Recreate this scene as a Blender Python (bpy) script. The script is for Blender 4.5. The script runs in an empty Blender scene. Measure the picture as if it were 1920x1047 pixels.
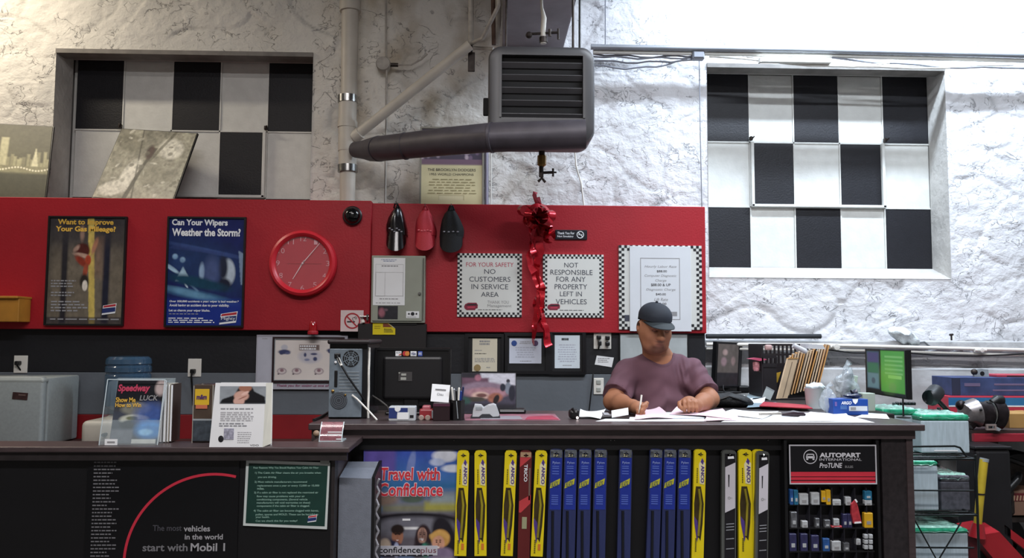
import bpy, bmesh, math, random
import numpy as np
from mathutils import Vector, Matrix, noise, Quaternion
random.seed(7); rng = np.random.RandomState(11)
R = math.radians
SC = bpy.context.scene
COL = SC.collection

# ------------------------------------------------------------------ camera
FPX = 1507.0
YAW, PITCH, ROLL, EYE = R(1.85), R(4.0), R(0.3), 1.45
cf = Vector((math.sin(YAW)*math.cos(PITCH), math.cos(YAW)*math.cos(PITCH), math.sin(PITCH)))
cr = Vector((math.cos(YAW), -math.sin(YAW), 0))
cu = cr.cross(cf)
r2 = cr*math.cos(ROLL) + cu*math.sin(ROLL)
u2 = cu*math.cos(ROLL) - cr*math.sin(ROLL)
cam_data = bpy.data.cameras.new('camera'); cam = bpy.data.objects.new('camera', cam_data); COL.objects.link(cam)
cam_data.sensor_width = 36; cam_data.lens = 36*FPX/1920; cam_data.clip_end = 60
M = Matrix((r2, u2, -cf)).transposed().to_4x4(); M.translation = Vector((0, 0, EYE))
cam.matrix_world = M
SC.camera = cam
def V(px, py, Y):
    d = cf*FPX + r2*(px-960) - u2*(py-523.5)
    return Vector((0, 0, EYE)) + d*(Y/d.y)
def VZ(px, py, Z):
    d = cf*FPX + r2*(px-960) - u2*(py-523.5)
    return Vector((0, 0, EYE)) + d*((Z-EYE)/d.z)
# ------------------------------------------------------------------ world, light, exposure
w = bpy.data.worlds.new('world'); SC.world = w; w.use_nodes = True
w.node_tree.nodes['Background'].inputs[0].default_value = (.6, .65, .75, 1)
w.node_tree.nodes['Background'].inputs[1].default_value = .15
def area(name, loc, rot, sx, sy, power, color):
    l = bpy.data.lights.new(name, 'AREA'); l.shape = 'RECTANGLE'; l.size = sx; l.size_y = sy
    l.energy = power; l.color = color
    o = bpy.data.objects.new(name, l); COL.objects.link(o); o.location = loc; o.rotation_euler = rot
    return o
area('tube_light_right', (2.75, 4.84, 4.16), (R(14), 0, 0), 2.6, .10, 60, (.74, .86, 1))
area('tube_light_left', (-3.9, 4.7, 4.2), (R(16), 0, 0), 1.5, .12, 20, (1, .88, .70))
area('tube_light_counter', (2.2, 2.9, 4.3), (0, 0, 0), 2.4, .15, 60, (.84, .91, 1))
area('tube_light_counter_left', (-1.5, 2.4, 4.3), (0, 0, 0), 2.4, .15, 13, (1, .93, .9))
area('fill_light_hall', (0, .2, 4.3), (0, 0, 0), 3.0, .3, 108, (1, .965, .97))  # unseen lamp on the camera side, added as fill for the counter front
SC.view_settings.view_transform = 'Standard'; SC.view_settings.look = 'None'
SC.view_settings.gamma = 1; SC.view_settings.use_curve_mapping = False
SC.view_settings.exposure = 1.22
SC.cycles.use_denoising = True
SC.cycles.max_bounces = 6
# ------------------------------------------------------------------ materials
def lin(c):
    if isinstance(c, str):
        c = c.lstrip('#'); c = tuple(int(c[i:i+2], 16)/255 for i in (0, 2, 4))
    return tuple((x/12.92 if x <= .04045 else ((x+.055)/1.055)**2.4) for x in c)
_m = {}
def mat(name, col='#808080', rough=.6, metal=0, var=.08, vs=6, bump=0, bs=40, spec=.4, alpha=1, trans=0, emit=0, sheen=0, stretch=None):
    if name in _m: return _m[name]
    m = bpy.data.materials.new(name); m.use_nodes = True; nt = m.node_tree; b = nt.nodes['Principled BSDF']
    c = lin(col)
    b.inputs['Roughness'].default_value = rough; b.inputs['Metallic'].default_value = metal
    b.inputs['Specular IOR Level'].default_value = spec
    b.inputs['Alpha'].default_value = alpha; b.inputs['Transmission Weight'].default_value = trans
    b.inputs['Base Color'].default_value = (*c, 1)
    tc = nt.nodes.new('ShaderNodeTexCoord'); src = tc.outputs['Object']
    if stretch:
        mp = nt.nodes.new('ShaderNodeMapping'); mp.inputs['Scale'].default_value = stretch
        nt.links.new(src, mp.inputs[0]); src = mp.outputs[0]
    if var:
        n = nt.nodes.new('ShaderNodeTexNoise'); n.inputs['Scale'].default_value = vs; n.inputs['Detail'].default_value = 6
        nt.links.new(src, n.inputs['Vector'])
        r = nt.nodes.new('ShaderNodeValToRGB')
        r.color_ramp.elements[0].position = .3; r.color_ramp.elements[1].position = .7
        r.color_ramp.elements[0].color = (*[x*(1-var*1.6) for x in c], 1)
        r.color_ramp.elements[1].color = (*[min(1, x*(1+var)) for x in c], 1)
        nt.links.new(n.outputs[0], r.inputs[0]); nt.links.new(r.outputs[0], b.inputs['Base Color'])
        if emit: nt.links.new(r.outputs[0], b.inputs['Emission Color'])
    if bump:
        n2 = nt.nodes.new('ShaderNodeTexNoise'); n2.inputs['Scale'].default_value = bs; n2.inputs['Detail'].default_value = 8
        nt.links.new(src, n2.inputs['Vector'])
        bp = nt.nodes.new('ShaderNodeBump'); bp.inputs['Strength'].default_value = bump; bp.inputs['Distance'].default_value = .01
        nt.links.new(n2.outputs[0], bp.inputs['Height']); nt.links.new(bp.outputs[0], b.inputs['Normal'])
    if emit: b.inputs['Emission Strength'].default_value = emit
    _m[name] = m
    return m
def printmat(name='printed_paper', rough=.45, emit=0, bump=0):
    if name in _m: return _m[name]
    m = bpy.data.materials.new(name); m.use_nodes = True; nt = m.node_tree; b = nt.nodes['Principled BSDF']
    a = nt.nodes.new('ShaderNodeAttribute'); a.attribute_name = 'Col'
    nt.links.new(a.outputs['Color'], b.inputs['Base Color'])
    b.inputs['Roughness'].default_value = rough; b.inputs['Specular IOR Level'].default_value = .3
    if emit:
        nt.links.new(a.outputs['Color'], b.inputs['Emission Color']); b.inputs['Emission Strength'].default_value = emit
    if bump:
        n2 = nt.nodes.new('ShaderNodeTexNoise'); n2.inputs['Scale'].default_value = 520
        bp = nt.nodes.new('ShaderNodeBump'); bp.inputs['Strength'].default_value = bump; bp.inputs['Distance'].default_value = .003
        nt.links.new(n2.outputs[0], bp.inputs['Height']); nt.links.new(bp.outputs[0], b.inputs['Normal'])
    _m[name] = m
    return m
# ------------------------------------------------------------------ mesh builder
class MB:
    def __init__(s): s.v = []; s.f = []
    def add(s, vs, fs):
        n = len(s.v); s.v += [tuple(v) for v in vs]; s.f += [tuple(i+n for i in f) for f in fs]; return s
    def box(s, c, d, bev=0, rot=None, seg=2):
        hx, hy, hz = d[0]/2, d[1]/2, d[2]/2
        if bev > 0:
            bm = bmesh.new(); bmesh.ops.create_cube(bm, size=1)
            for v in bm.verts: v.co = Vector((v.co.x*d[0], v.co.y*d[1], v.co.z*d[2]))
            bmesh.ops.bevel(bm, geom=bm.edges[:], offset=min(bev, .49*min(d)), segments=seg, profile=.5, affect='EDGES')
            vs = [v.co.copy() for v in bm.verts]; bm.verts.index_update(); fs = [[v.index for v in f.verts] for f in bm.faces]; bm.free()
        else:
            vs = [Vector((x*hx, y*hy, z*hz)) for x in (-1, 1) for y in (-1, 1) for z in (-1, 1)]
            fs = [(0, 1, 3, 2), (4, 6, 7, 5), (0, 4, 5, 1), (2, 3, 7, 6), (0, 2, 6, 4), (1, 5, 7, 3)]
        if rot: 
            rm = rot if isinstance(rot, Matrix) else Matrix.Rotation(rot[0], 3, 'X') @ Matrix.Rotation(rot[1], 3, 'Y') @ Matrix.Rotation(rot[2], 3, 'Z')
            vs = [rm @ v for v in vs]
        c = Vector(c); return s.add([v+c for v in vs], fs)
    def tube(s, pts, r, seg=12, caps=True, closed=False):
        pts = [Vector(p) for p in pts]; n = len(pts)
        rs = r if isinstance(r, (list, tuple)) else [r]*n
        vs = []; fs = []; up = None
        for i, p in enumerate(pts):
            if closed: t = (pts[(i+1) % n]-pts[i-1]).normalized()
            else: t = (pts[min(i+1, n-1)]-pts[max(i-1, 0)]).normalized()
            if up is None:
                up = Vector((0, 0, 1)) if abs(t.z) < .9 else Vector((0, 1, 0))
            a = (up - t*up.dot(t)).normalized(); b = t.cross(a); up = a
            for k in range(seg):
                g = 2*math.pi*k/seg; vs.append(p + (a*math.cos(g)+b*math.sin(g))*rs[i])
        m = n if closed else n-1
        for i in range(m):
            for k in range(seg):
                j = (i+1) % n
                fs.append((i*seg+k, i*seg+(k+1) % seg, j*seg+(k+1) % seg, j*seg+k))
        if caps and not closed:
            fs.append(tuple(range(seg-1, -1, -1))); fs.append(tuple((n-1)*seg+k for k in range(seg)))
        return s.add(vs, fs)
    def lathe(s, prof, c=(0, 0, 0), seg=24, axis='Z', caps=True):
        c = Vector(c); vs = []; n = len(prof)
        for r, z in prof:
            for k in range(seg):
                g = 2*math.pi*k/seg; a, b = r*math.cos(g), r*math.sin(g)
                vs.append(c + (Vector((a, b, z)) if axis == 'Z' else Vector((a, -z, b)) if axis == 'Y' else Vector((z, a, b))))
        fs = [(i*seg+k, i*seg+(k+1) % seg, (i+1)*seg+(k+1) % seg, (i+1)*seg+k) for i in range(n-1) for k in range(seg)]
        if caps: fs.append(tuple(range(seg-1, -1, -1))); fs.append(tuple((n-1)*seg+k for k in range(seg)))
        return s.add(vs, fs)
    def prism(s, pts, y0, y1):           # pts in x,z
        n = len(pts); vs = [(p[0], y0, p[1]) for p in pts] + [(p[0], y1, p[1]) for p in pts]
        fs = [tuple(range(n)), tuple(range(2*n-1, n-1, -1))] + [(i, i+n, (i+1) % n+n, (i+1) % n) for i in range(n)]
        return s.add(vs, fs)
    def slab(s, o, u, v, t):             # corner, edge vectors, thickness vector
        o, u, v, t = map(Vector, (o, u, v, t))
        return s.add([o, o+u, o+u+v, o+v, o+t, o+u+t, o+u+v+t, o+v+t],
                     [(3, 2, 1, 0), (4, 5, 6, 7), (0, 1, 5, 4), (1, 2, 6, 5), (2, 3, 7, 6), (3, 0, 4, 7)])
    def sphere(s, c, r, seg=16, rings=10, sq=(1, 1, 1)):
        c = Vector(c); vs = []; fs = []
        for i in range(rings+1):
            t = math.pi*i/rings
            for k in range(seg):
                g = 2*math.pi*k/seg
                vs.append(c+Vector((r*sq[0]*math.sin(t)*math.cos(g), r*sq[1]*math.sin(t)*math.sin(g), r*sq[2]*math.cos(t))))
        for i in range(rings):
            for k in range(seg): fs.append((i*seg+k, (i+1)*seg+k, (i+1)*seg+(k+1) % seg, i*seg+(k+1) % seg))
        return s.add(vs, fs)
    def frame(s, w_, h_, b, t, y=0, cx=0, cz=0):   # rectangular frame in xz, outer w,h border b
        for (x, z, a, c) in ((0, h_/2-b/2, w_, b), (0, -h_/2+b/2, w_, b), (-w_/2+b/2, 0, b, h_-2*b), (w_/2-b/2, 0, b, h_-2*b)):
            s.box((cx+x, y, cz+z), (a, t, c))
        return s
def mesh_obj(name, mb, m, smooth=False):
    me = bpy.data.meshes.new(name); me.from_pydata(mb.v, [], mb.f)
    bm = bmesh.new(); bm.from_mesh(me)
    bmesh.ops.remove_doubles(bm, verts=bm.verts, dist=1e-6)
    bmesh.ops.recalc_face_normals(bm, faces=bm.faces); bm.to_mesh(me); bm.free()
    if m: me.materials.append(m)
    if smooth:
        me.shade_smooth()
        try: me.set_sharp_from_angle(angle=R(38))
        except Exception: pass
    o = bpy.data.objects.new(name, me); COL.objects.link(o); return o
class T:
    """a top-level thing: Empty with parts; Y remembered so pixels convert to local x,z"""
    def __init__(s, name, label, cat, loc, rot=(0, 0, 0), group=None, Y=None, kind=None):
        s.o = bpy.data.objects.new(name, None); COL.objects.link(s.o); s.o.empty_display_size = .05
        s.loc = Vector(loc); s.o.location = s.loc; s.o.rotation_euler = rot
        if kind: s.o['kind'] = kind
        if label: s.o['label'] = label
        if cat: s.o['category'] = cat
        if group: s.o['group'] = group
        s.Y = Y if Y is not None else s.loc.y
    def p(s, name, mb, m, parent=None, label=None, smooth=False, kind=None):
        o = mesh_obj(name, mb, m, smooth); o.parent = parent or s.o
        if label: o['label'] = label
        if kind: o['kind'] = kind
        return o
    def L(s, px, py, Y=None):
        return V(px, py, Y or s.Y) - s.loc
    def xz(s, px, py): l = s.L(px, py); return l.x, l.z
def solo(name, mb, m, label, cat, group=None, smooth=False, kind=None):
    o = mesh_obj(name, mb, m, smooth)
    if o.data.vertices:
        c = sum((v.co for v in o.data.vertices), Vector())/len(o.data.vertices)
        c.z = min(v.co.z for v in o.data.vertices)
        o.data.transform(Matrix.Translation(-c)); o.location = c
    if label: o['label'] = label
    if cat: o['category'] = cat
    if group: o['group'] = group
    if kind: o['kind'] = kind
    return o
def struct(name, mb, m, smooth=False, parent=None):
    o = mesh_obj(name, mb, m, smooth)
    if parent: o.parent = parent
    else: o['kind'] = 'structure'
    return o
def wallthing(name, label, cat, px0, py0, px1, py1, Y, group=None):
    return T(name, label, cat, V((px0+px1)/2, (py0+py1)/2, Y), group=group)
# ---- text, fitted to a box in local x,z
_texts = []
def text(th, s, box, m, y=-.002, name='lettering', rot90=False, bold=0, shear=0, parent=None, depth=0, fitw=True):
    cu_ = bpy.data.curves.new('txt', 'FONT'); cu_.body = s; cu_.size = 1; cu_.offset = bold; cu_.shear = shear
    cu_.align_x = 'CENTER'; cu_.resolution_u = 3
    o = bpy.data.objects.new('txt', cu_); COL.objects.link(o)
    _texts.append((o, th, box, m, y, name, rot90, parent, fitw))
def ptext(th, s, px0, py0, px1, py1, m, **k):   # pixel box
    a = th.L(px0, py0); b = th.L(px1, py1)
    text(th, s, (min(a.x, b.x), min(a.z, b.z), max(a.x, b.x), max(a.z, b.z)), m, **k)
def bake_texts():
    bpy.context.view_layer.update()
    dg = bpy.context.evaluated_depsgraph_get(); acc = {}
    for (o, th, box, m, y, name, r90, parent, fitw) in _texts:
        me = bpy.data.meshes.new_from_object(o.evaluated_get(dg))
        vs = [v.co.copy() for v in me.vertices]; fs = [tuple(p.vertices) for p in me.polygons]
        bpy.data.meshes.remove(me)
        if not vs: continue
        if r90: vs = [Vector((v.y, -v.x, 0)) for v in vs]
        x0 = min(v.x for v in vs); x1 = max(v.x for v in vs); z0 = min(v.y for v in vs); z1 = max(v.y for v in vs)
        bx0, bz0, bx1, bz1 = box
        sx = (bx1-bx0)/max(x1-x0, 1e-6); sz = (bz1-bz0)/max(z1-z0, 1e-6)
        out = [Vector((bx0+(v.x-x0)*sx, y, bz0+(v.y-z0)*sz)) for v in vs]
        key = (id(th), name, m.name, id(parent) if parent else 0)
        if key not in acc: acc[key] = (th, name, m, parent, MB())
        acc[key][4].add(out, fs)
    for (th, name, m, parent, mb) in acc.values():
        me = bpy.data.meshes.new(name); me.from_pydata(mb.v, [], mb.f); me.materials.append(m)
        ob = bpy.data.objects.new(name, me); COL.objects.link(ob); ob.parent = parent or th.o
    for t in _texts: bpy.data.objects.remove(t[0])
def fine(th, px0, py0, px1, py1, n, m, y=-.0018, h=.45, ragged=.3, name='fine_print', center=False, parent=None, fill=1):
    mb = MB(); a = th.L(px0, py0); b = th.L(px1, py1); w_ = b.x-a.x; hh = a.z-b.z
    for i in range(n):
        z = a.z - hh*(i+.5)/n; t = hh/n*h; L = w_*(1-random.random()*ragged); x = a.x + ((w_-L)/2 if center else 0); e = x+L
        while x < e-.002:
            wd = min(random.uniform(.012, .035)*w_/.2, e-x)
            mb.add([(x, y, z-t/2), (x+wd, y, z-t/2), (x+wd, y, z+t/2), (x, y, z+t/2)], [(0, 1, 2, 3)])
            x += wd + .006*w_/.2
    return th.p(name, mb, m, parent=parent, kind=None)
# ---- printed pictures: flat print as colours on a fine grid
class Paint:
    def __init__(s, nx, ny, bg='#000000'):
        s.nx, s.ny = nx, ny
        s.u, s.v = np.meshgrid(np.linspace(0, 1, nx), np.linspace(0, 1, ny))   # v: 0 at TOP
        s.c = np.ones((ny, nx, 3))*np.array(lin(bg))
        s.asp = 1.0
    def mix(s, a, col): a = np.clip(a, 0, 1)[..., None]; s.c = s.c*(1-a)+np.array(lin(col))*a; return s
    def grad(s, c0, c1, v0=0, v1=1, axis='v'):
        t = np.clip(((s.v if axis == 'v' else s.u)-v0)/(v1-v0), 0, 1)[..., None]
        msk = 1
        s.c = np.array(lin(c0))*(1-t)+np.array(lin(c1))*t; return s
    def ell(s, cx, cy, rx, ry, col, soft=.15, ang=0, a=1):
        x = s.u-cx; y = s.v-cy; c, n = math.cos(R(ang)), math.sin(R(ang))
        d = np.sqrt(((x*c+y*n)/rx)**2+((-x*n+y*c)/ry)**2)
        return s.mix(a*np.clip((1-d)/max(soft, 1e-3)+.5, 0, 1), col)
    def rect(s, x0, y0, x1, y1, col, soft=.01, a=1):
        m_ = np.minimum(np.minimum(s.u-x0, x1-s.u), np.minimum(s.v-y0, y1-s.v))
        return s.mix(a*np.clip(m_/soft+.5, 0, 1), col)
    def poly(s, pts, col, a=1):
        ins = np.zeros(s.u.shape, bool); n = len(pts)
        for i in range(n):
            x0, y0 = pts[i]; x1, y1 = pts[(i+1) % n]
            if y0 == y1: continue
            ins ^= ((s.v >= min(y0, y1)) & (s.v < max(y0, y1))) & (s.u < x0+(s.v-y0)*(x1-x0)/(y1-y0))
        f = ins.astype(float); g = np.pad(f, 1, mode='edge'); f = sum(g[i:i+f.shape[0], j:j+f.shape[1]] for i in range(3) for j in range(3))/9
        return s.mix(f*a, col)
    def noise(s, amp=.2, k=6, seed=0, col=None):
        r_ = np.random.RandomState(seed); f = np.zeros(s.u.shape)
        for o in range(4):
            n = k*2**o+2; g = r_.rand(n, n)
            X = s.u*(n-1.001); Yy = s.v*(n-1.001); i = X.astype(int); j = Yy.astype(int); fx = X-i; fy = Yy-j
            fx = fx*fx*(3-2*fx); fy = fy*fy*(3-2*fy)
            f += ((g[j, i]*(1-fx)+g[j, i+1]*fx)*(1-fy)+(g[j+1, i]*(1-fx)+g[j+1, i+1]*fx)*fy)/2**o
        f = (f/1.875-.5)*2
        if col: return s.mix(np.clip(f*2.5, 0, 1)*amp, col)
        s.c = np.clip(s.c*(1+f[..., None]*amp*2), 0, 1); return s
    def obj(s, th, name, w_, h_, y=-.001, cx=0, cz=0, mat_=None, parent=None, o=None, u=None, v=None, label=None):
        # o/u/v: optional top-left corner, u vector (right) and v vector (down), local
        if o is None: o = Vector((cx-w_/2, y, cz+h_/2)); u = Vector((w_, 0, 0)); v = Vector((0, 0, -h_))
        U = s.u.ravel()[:, None]; W_ = s.v.ravel()[:, None]
        P = np.array(o)[None]+U*np.array(u)[None]+W_*np.array(v)[None]
        i = np.arange(s.nx*s.ny).reshape(s.ny, s.nx)
        F = np.stack([i[:-1, :-1], i[1:, :-1], i[1:, 1:], i[:-1, 1:]], -1).reshape(-1, 4)
        me = bpy.data.meshes.new(name); me.from_pydata(P.tolist(), [], F.tolist())
        at = me.color_attributes.new('Col', 'FLOAT_COLOR', 'POINT')
        cc = np.ones((s.nx*s.ny, 4), np.float32); cc[:, :3] = s.c.reshape(-1, 3); at.data.foreach_set('color', cc.ravel())
        me.materials.append(mat_ or printmat())
        ob = bpy.data.objects.new(name, me); COL.objects.link(ob); ob.parent = parent or th.o
        if label: ob['label'] = label
        return ob
# ---- signed distance bodies, meshed by surface nets
class SDF:
    def __init__(s, lo, hi, h, k=.02):
        s.lo = np.array(lo, float); s.h = h; s.k = k
        s.n = [int(math.ceil((hi[i]-lo[i])/h))+1 for i in range(3)]
        s.D = np.full(s.n, .3, np.float32)
    def _win(s, a, b, pad):
        i0 = [max(0, int((a[i]-pad-s.lo[i])/s.h)) for i in range(3)]
        i1 = [min(s.n[i], int((b[i]+pad-s.lo[i])/s.h)+2) for i in range(3)]
        if any(i1[i] <= i0[i] for i in range(3)): return None
        sl = tuple(slice(i0[i], i1[i]) for i in range(3))
        g = np.meshgrid(*[s.lo[i]+np.arange(i0[i], i1[i])*s.h for i in range(3)], indexing='ij')
        return sl, g
    def _comb(s, sl, d, k, op):
        k = s.k if k is None else k; D = s.D[sl]
        if op == 'u':
            h = np.clip(.5+.5*(D-d)/k, 0, 1); s.D[sl] = D*(1-h)+d*h-k*h*(1-h)
        else:
            h = np.clip(.5-.5*(D+d)/k, 0, 1); s.D[sl] = D*(1-h)-d*h+k*h*(1-h)
    def cone(s, a, b, r0, r1=None, k=None, op='u', plane=None):
        r1 = r0 if r1 is None else r1; a = np.array(a); b = np.array(b); rm = max(r0, r1)
        wn = s._win(np.minimum(a, b)-rm, np.maximum(a, b)+rm, .06)
        if wn is None: return s
        sl, (X, Y, Z) = wn; ab = b-a; L2 = max((ab**2).sum(), 1e-9)
        t = np.clip(((X-a[0])*ab[0]+(Y-a[1])*ab[1]+(Z-a[2])*ab[2])/L2, 0, 1)
        d = np.sqrt((X-a[0]-t*ab[0])**2+(Y-a[1]-t*ab[1])**2+(Z-a[2]-t*ab[2])**2)-(r0+(r1-r0)*t)
        if plane is not None:
            p, n = np.array(plane[0]), np.array(plane[1]); d = np.maximum(d, (X-p[0])*n[0]+(Y-p[1])*n[1]+(Z-p[2])*n[2])
        s._comb(sl, d, k, op); return s
    def ell(s, c, r, rot=None, k=None, op='u'):
        c = np.array(c); r = np.array(r); rm = r.max()
        wn = s._win(c-rm, c+rm, .06)
        if wn is None: return s
        sl, (X, Y, Z) = wn; x, y, z = X-c[0], Y-c[1], Z-c[2]
        if rot is not None:
            m_ = np.array(rot).T; x, y, z = (m_[0, 0]*x+m_[0, 1]*y+m_[0, 2]*z, m_[1, 0]*x+m_[1, 1]*y+m_[1, 2]*z, m_[2, 0]*x+m_[2, 1]*y+m_[2, 2]*z)
        k0 = np.sqrt((x/r[0])**2+(y/r[1])**2+(z/r[2])**2); k1 = np.sqrt((x/r[0]**2)**2+(y/r[1]**2)**2+(z/r[2]**2)**2)
        d = np.where(k1 > 1e-6, k0*(k0-1)/np.maximum(k1, 1e-6), -r.min())
        s._comb(sl, d, k, op); return s
    def mesh(s):
        D = s.D; S = D < 0; n = np.array(D.shape)
        C = np.zeros(n-1, int); P = np.zeros((*(n-1), 3)); cnt = np.zeros(n-1)
        base = np.stack(np.meshgrid(*[np.arange(k) for k in n], indexing='ij'), -1).astype(float)
        edges = []
        for ax in range(3):
            a = [slice(None)]*3; b = [slice(None)]*3; a[ax] = slice(0, -1); b[ax] = slice(1, None); a, b = tuple(a), tuple(b)
            cr_ = S[a] != S[b]; idx = np.argwhere(cr_)
            d0 = D[a][cr_]; d1 = D[b][cr_]; t = d0/(d0-d1); p = idx.astype(float); p[:, ax] += t
            o = [k for k in range(3) if k != ax]; cells = []
            for da in (0, 1):
                for db in (0, 1):
                    ci = idx.copy(); ci[:, o[0]] -= da; ci[:, o[1]] -= db; cells.append(ci)
            ok = np.ones(len(idx), bool)
            for ci in cells: ok &= ((ci >= 0) & (ci < n-1)).all(1)
            for ci in cells:
                c2 = ci[ok]; np.add.at(P, tuple(c2.T), p[ok]); np.add.at(cnt, tuple(c2.T), 1)
            edges.append((ax, S[a][cr_][ok], [ci[ok] for ci in cells]))
        m_ = cnt > 0; ids = np.full(n-1, -1); ids[m_] = np.arange(m_.sum())
        vs = P[m_]/cnt[m_][:, None]*s.h+s.lo; fs = []
        for ax, sg, (c00, c01, c10, c11) in edges:
            q = np.stack([ids[tuple(c.T)] for c in (c00, c01, c11, c10)], -1)
            flip = sg if ax != 1 else ~sg
            q[~flip] = q[~flip][:, ::-1]
            fs.append(q)
        return vs, np.concatenate(fs)
def sdf_obj(name, sdf, m, parent=None, colfn=None):
    vs, fs = sdf.mesh(); me = bpy.data.meshes.new(name)
    off = np.array(parent.location) if parent else np.zeros(3)
    me.from_pydata((vs-off).tolist(), [], fs.tolist()); me.materials.append(m)
    if colfn is not None:
        c = np.ones((len(vs), 4), np.float32); c[:, :3] = colfn(vs)
        at = me.color_attributes.new('Col', 'FLOAT_COLOR', 'POINT'); at.data.foreach_set('color', c.ravel())
    bm = bmesh.new(); bm.from_mesh(me)
    bmesh.ops.recalc_face_normals(bm, faces=bm.faces)
    bm.to_mesh(me); bm.free(); me.shade_smooth()
    o = bpy.data.objects.new(name, me); COL.objects.link(o)
    if parent: o.parent = parent
    return o
# ------------------------------------------------------------------ common materials
WHITE = mat('white_paint', '#d9dcde', .7, var=.05, bump=.15, bs=60)
BLACKP = mat('black_panel_paint', '#15151b', .55, var=.1, vs=20, bump=.2, bs=80)
WPANEL = mat('white_panel_paint', '#cfd0cc', .55, var=.04, vs=15, bump=.15, bs=60)
RED = mat('red_wall_paint', '#9c1a26', .5, var=.06, vs=3, bump=.12, bs=90, spec=.3)
BAND_BLACK = mat('black_wall_paint', '#14151a', .55, var=.08, vs=4, bump=.1)
BAND_GREY = mat('grey_wall_paint', '#5f656c', .55, var=.06, vs=4, bump=.1)
BAND_RED = mat('dark_red_wall_paint', '#7c121a', .5, var=.08, vs=4)
LAM = mat('brown_laminate', '#403536', .38, var=.15, vs=14, stretch=(1, 6, 6), spec=.5)
LAMD = mat('dark_counter_board', '#241f20', .5, var=.2, vs=30)
PANEL = mat('black_display_board', '#0b0b0e', .45, var=.1)
INK = mat('black_ink', '#15151a', .6, var=0)
INKG = mat('grey_ink', '#8a8a8c', .6, var=0)
INKR = mat('red_ink', '#a8232f', .6, var=0)
PAPER = mat('white_paper', '#dfe1e3', .7, var=.02)
PINK = mat('pink_paper', '#d9bdc8', .7, var=.03)
PVC = mat('white_plastic_pipe', '#bdb7ac', .45, var=.06, vs=8)
PVC2 = mat('painted_pipe', '#a9a39a', .55, var=.15, vs=20)
STEEL = mat('steel_band', '#9a9a98', .25, metal=1, var=.15, vs=40)
HEAT = mat('grey_heater_enamel', '#3e3d3f', .38, var=.05, vs=10, spec=.5)
HEATD = mat('dark_cavity', '#0b0a0b', .8, var=0)
DUCT = mat('dull_duct_metal', '#48444a', .48, metal=.2, var=.12, vs=12)
BLK = mat('black_plastic', '#101012', .4, var=.05)
BLKG = mat('gloss_black', '#0b0b0d', .12, var=0, spec=.6)
GREYP = mat('light_grey_metal', '#8d9498', .45, var=.06, vs=30)
WPL = mat('white_plastic', '#d8d6cf', .4, var=.02)
GLASS = mat('clear_plastic', '#cfe0e4', .08, var=0, trans=.0, alpha=.13, spec=.8)
FOIL = mat('red_foil', '#b3202c', .18, metal=.45, var=.1, vs=30)
BRASS = mat('brass', '#9a7a45', .35, metal=.9, var=.1)
BARE = mat('iron', '#3b3431', .5, metal=.6, var=.3, vs=30)
YEL = mat('yellow_card', '#d8c414', .45, var=.04)
MAT_WALL = printmat('painted_stone', .75)
def _stone_detail(m):
    nt = m.node_tree; N = nt.nodes.new; Lk = nt.links.new; b = nt.nodes['Principled BSDF']; at = [n for n in nt.nodes if n.type == 'ATTRIBUTE'][0]
    tc = N('ShaderNodeTexCoord'); mp = N('ShaderNodeMapping'); mp.inputs['Scale'].default_value = (1, 1, 1.25); Lk(tc.outputs['Object'], mp.inputs[0])
    def noi(sc, det, dist=0, off=0):
        n = N('ShaderNodeTexNoise'); n.inputs['Scale'].default_value = sc; n.inputs['Detail'].default_value = det; n.inputs['Distortion'].default_value = dist
        m2 = N('ShaderNodeVectorMath'); m2.operation = 'ADD'; m2.inputs[1].default_value = (off, off, off); Lk(mp.outputs[0], m2.inputs[0]); Lk(m2.outputs[0], n.inputs['Vector']); return n.outputs[0]
    def M(op, a, b_=None, c=None):
        n = N('ShaderNodeMath'); n.operation = op; n.use_clamp = False
        for i, x in enumerate((a, b_, c)):
            if x is None: continue
            if isinstance(x, (int, float)): n.inputs[i].default_value = x
            else: Lk(x, n.inputs[i])
        return n.outputs[0]
    def rng_(x, a, b_, c, d):
        n = N('ShaderNodeMapRange'); n.inputs[1].default_value = a; n.inputs[2].default_value = b_; n.inputs[3].default_value = c; n.inputs[4].default_value = d; Lk(x, n.inputs[0]); return n.outputs[0]
    crack = None
    for sc, wd, off, mk in ((5.5, .010, 0, 4.0), (13, .014, 7, 6.5)):
        a = rng_(M('ABSOLUTE', M('SUBTRACT', noi(sc, 6, .6, off), .5)), 0, wd, 1, 0); k = rng_(noi(mk, 3, 0, off+3), .52, .60, 0, 1); a = M('MULTIPLY', a, k)
        crack = a if crack is None else M('MAXIMUM', crack, a)
    mix = N('ShaderNodeMixRGB'); mix.blend_type = 'MIX'; mix.inputs[2].default_value = (.16, .155, .17, 1); Lk(M('MULTIPLY', crack, .62), mix.inputs[0]); Lk(at.outputs['Color'], mix.inputs[1]); Lk(mix.outputs[0], b.inputs['Base Color'])
    h = M('ADD', M('MULTIPLY', noi(22, 8, .3, 11), .55), M('ADD', M('MULTIPLY', noi(70, 5), .14), M('MULTIPLY', crack, -.35)))
    bp = N('ShaderNodeBump'); bp.inputs['Strength'].default_value = .8; bp.inputs['Distance'].default_value = .018; Lk(h, bp.inputs['Height']); Lk(bp.outputs[0], b.inputs['Normal'])
_stone_detail(MAT_WALL)
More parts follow.
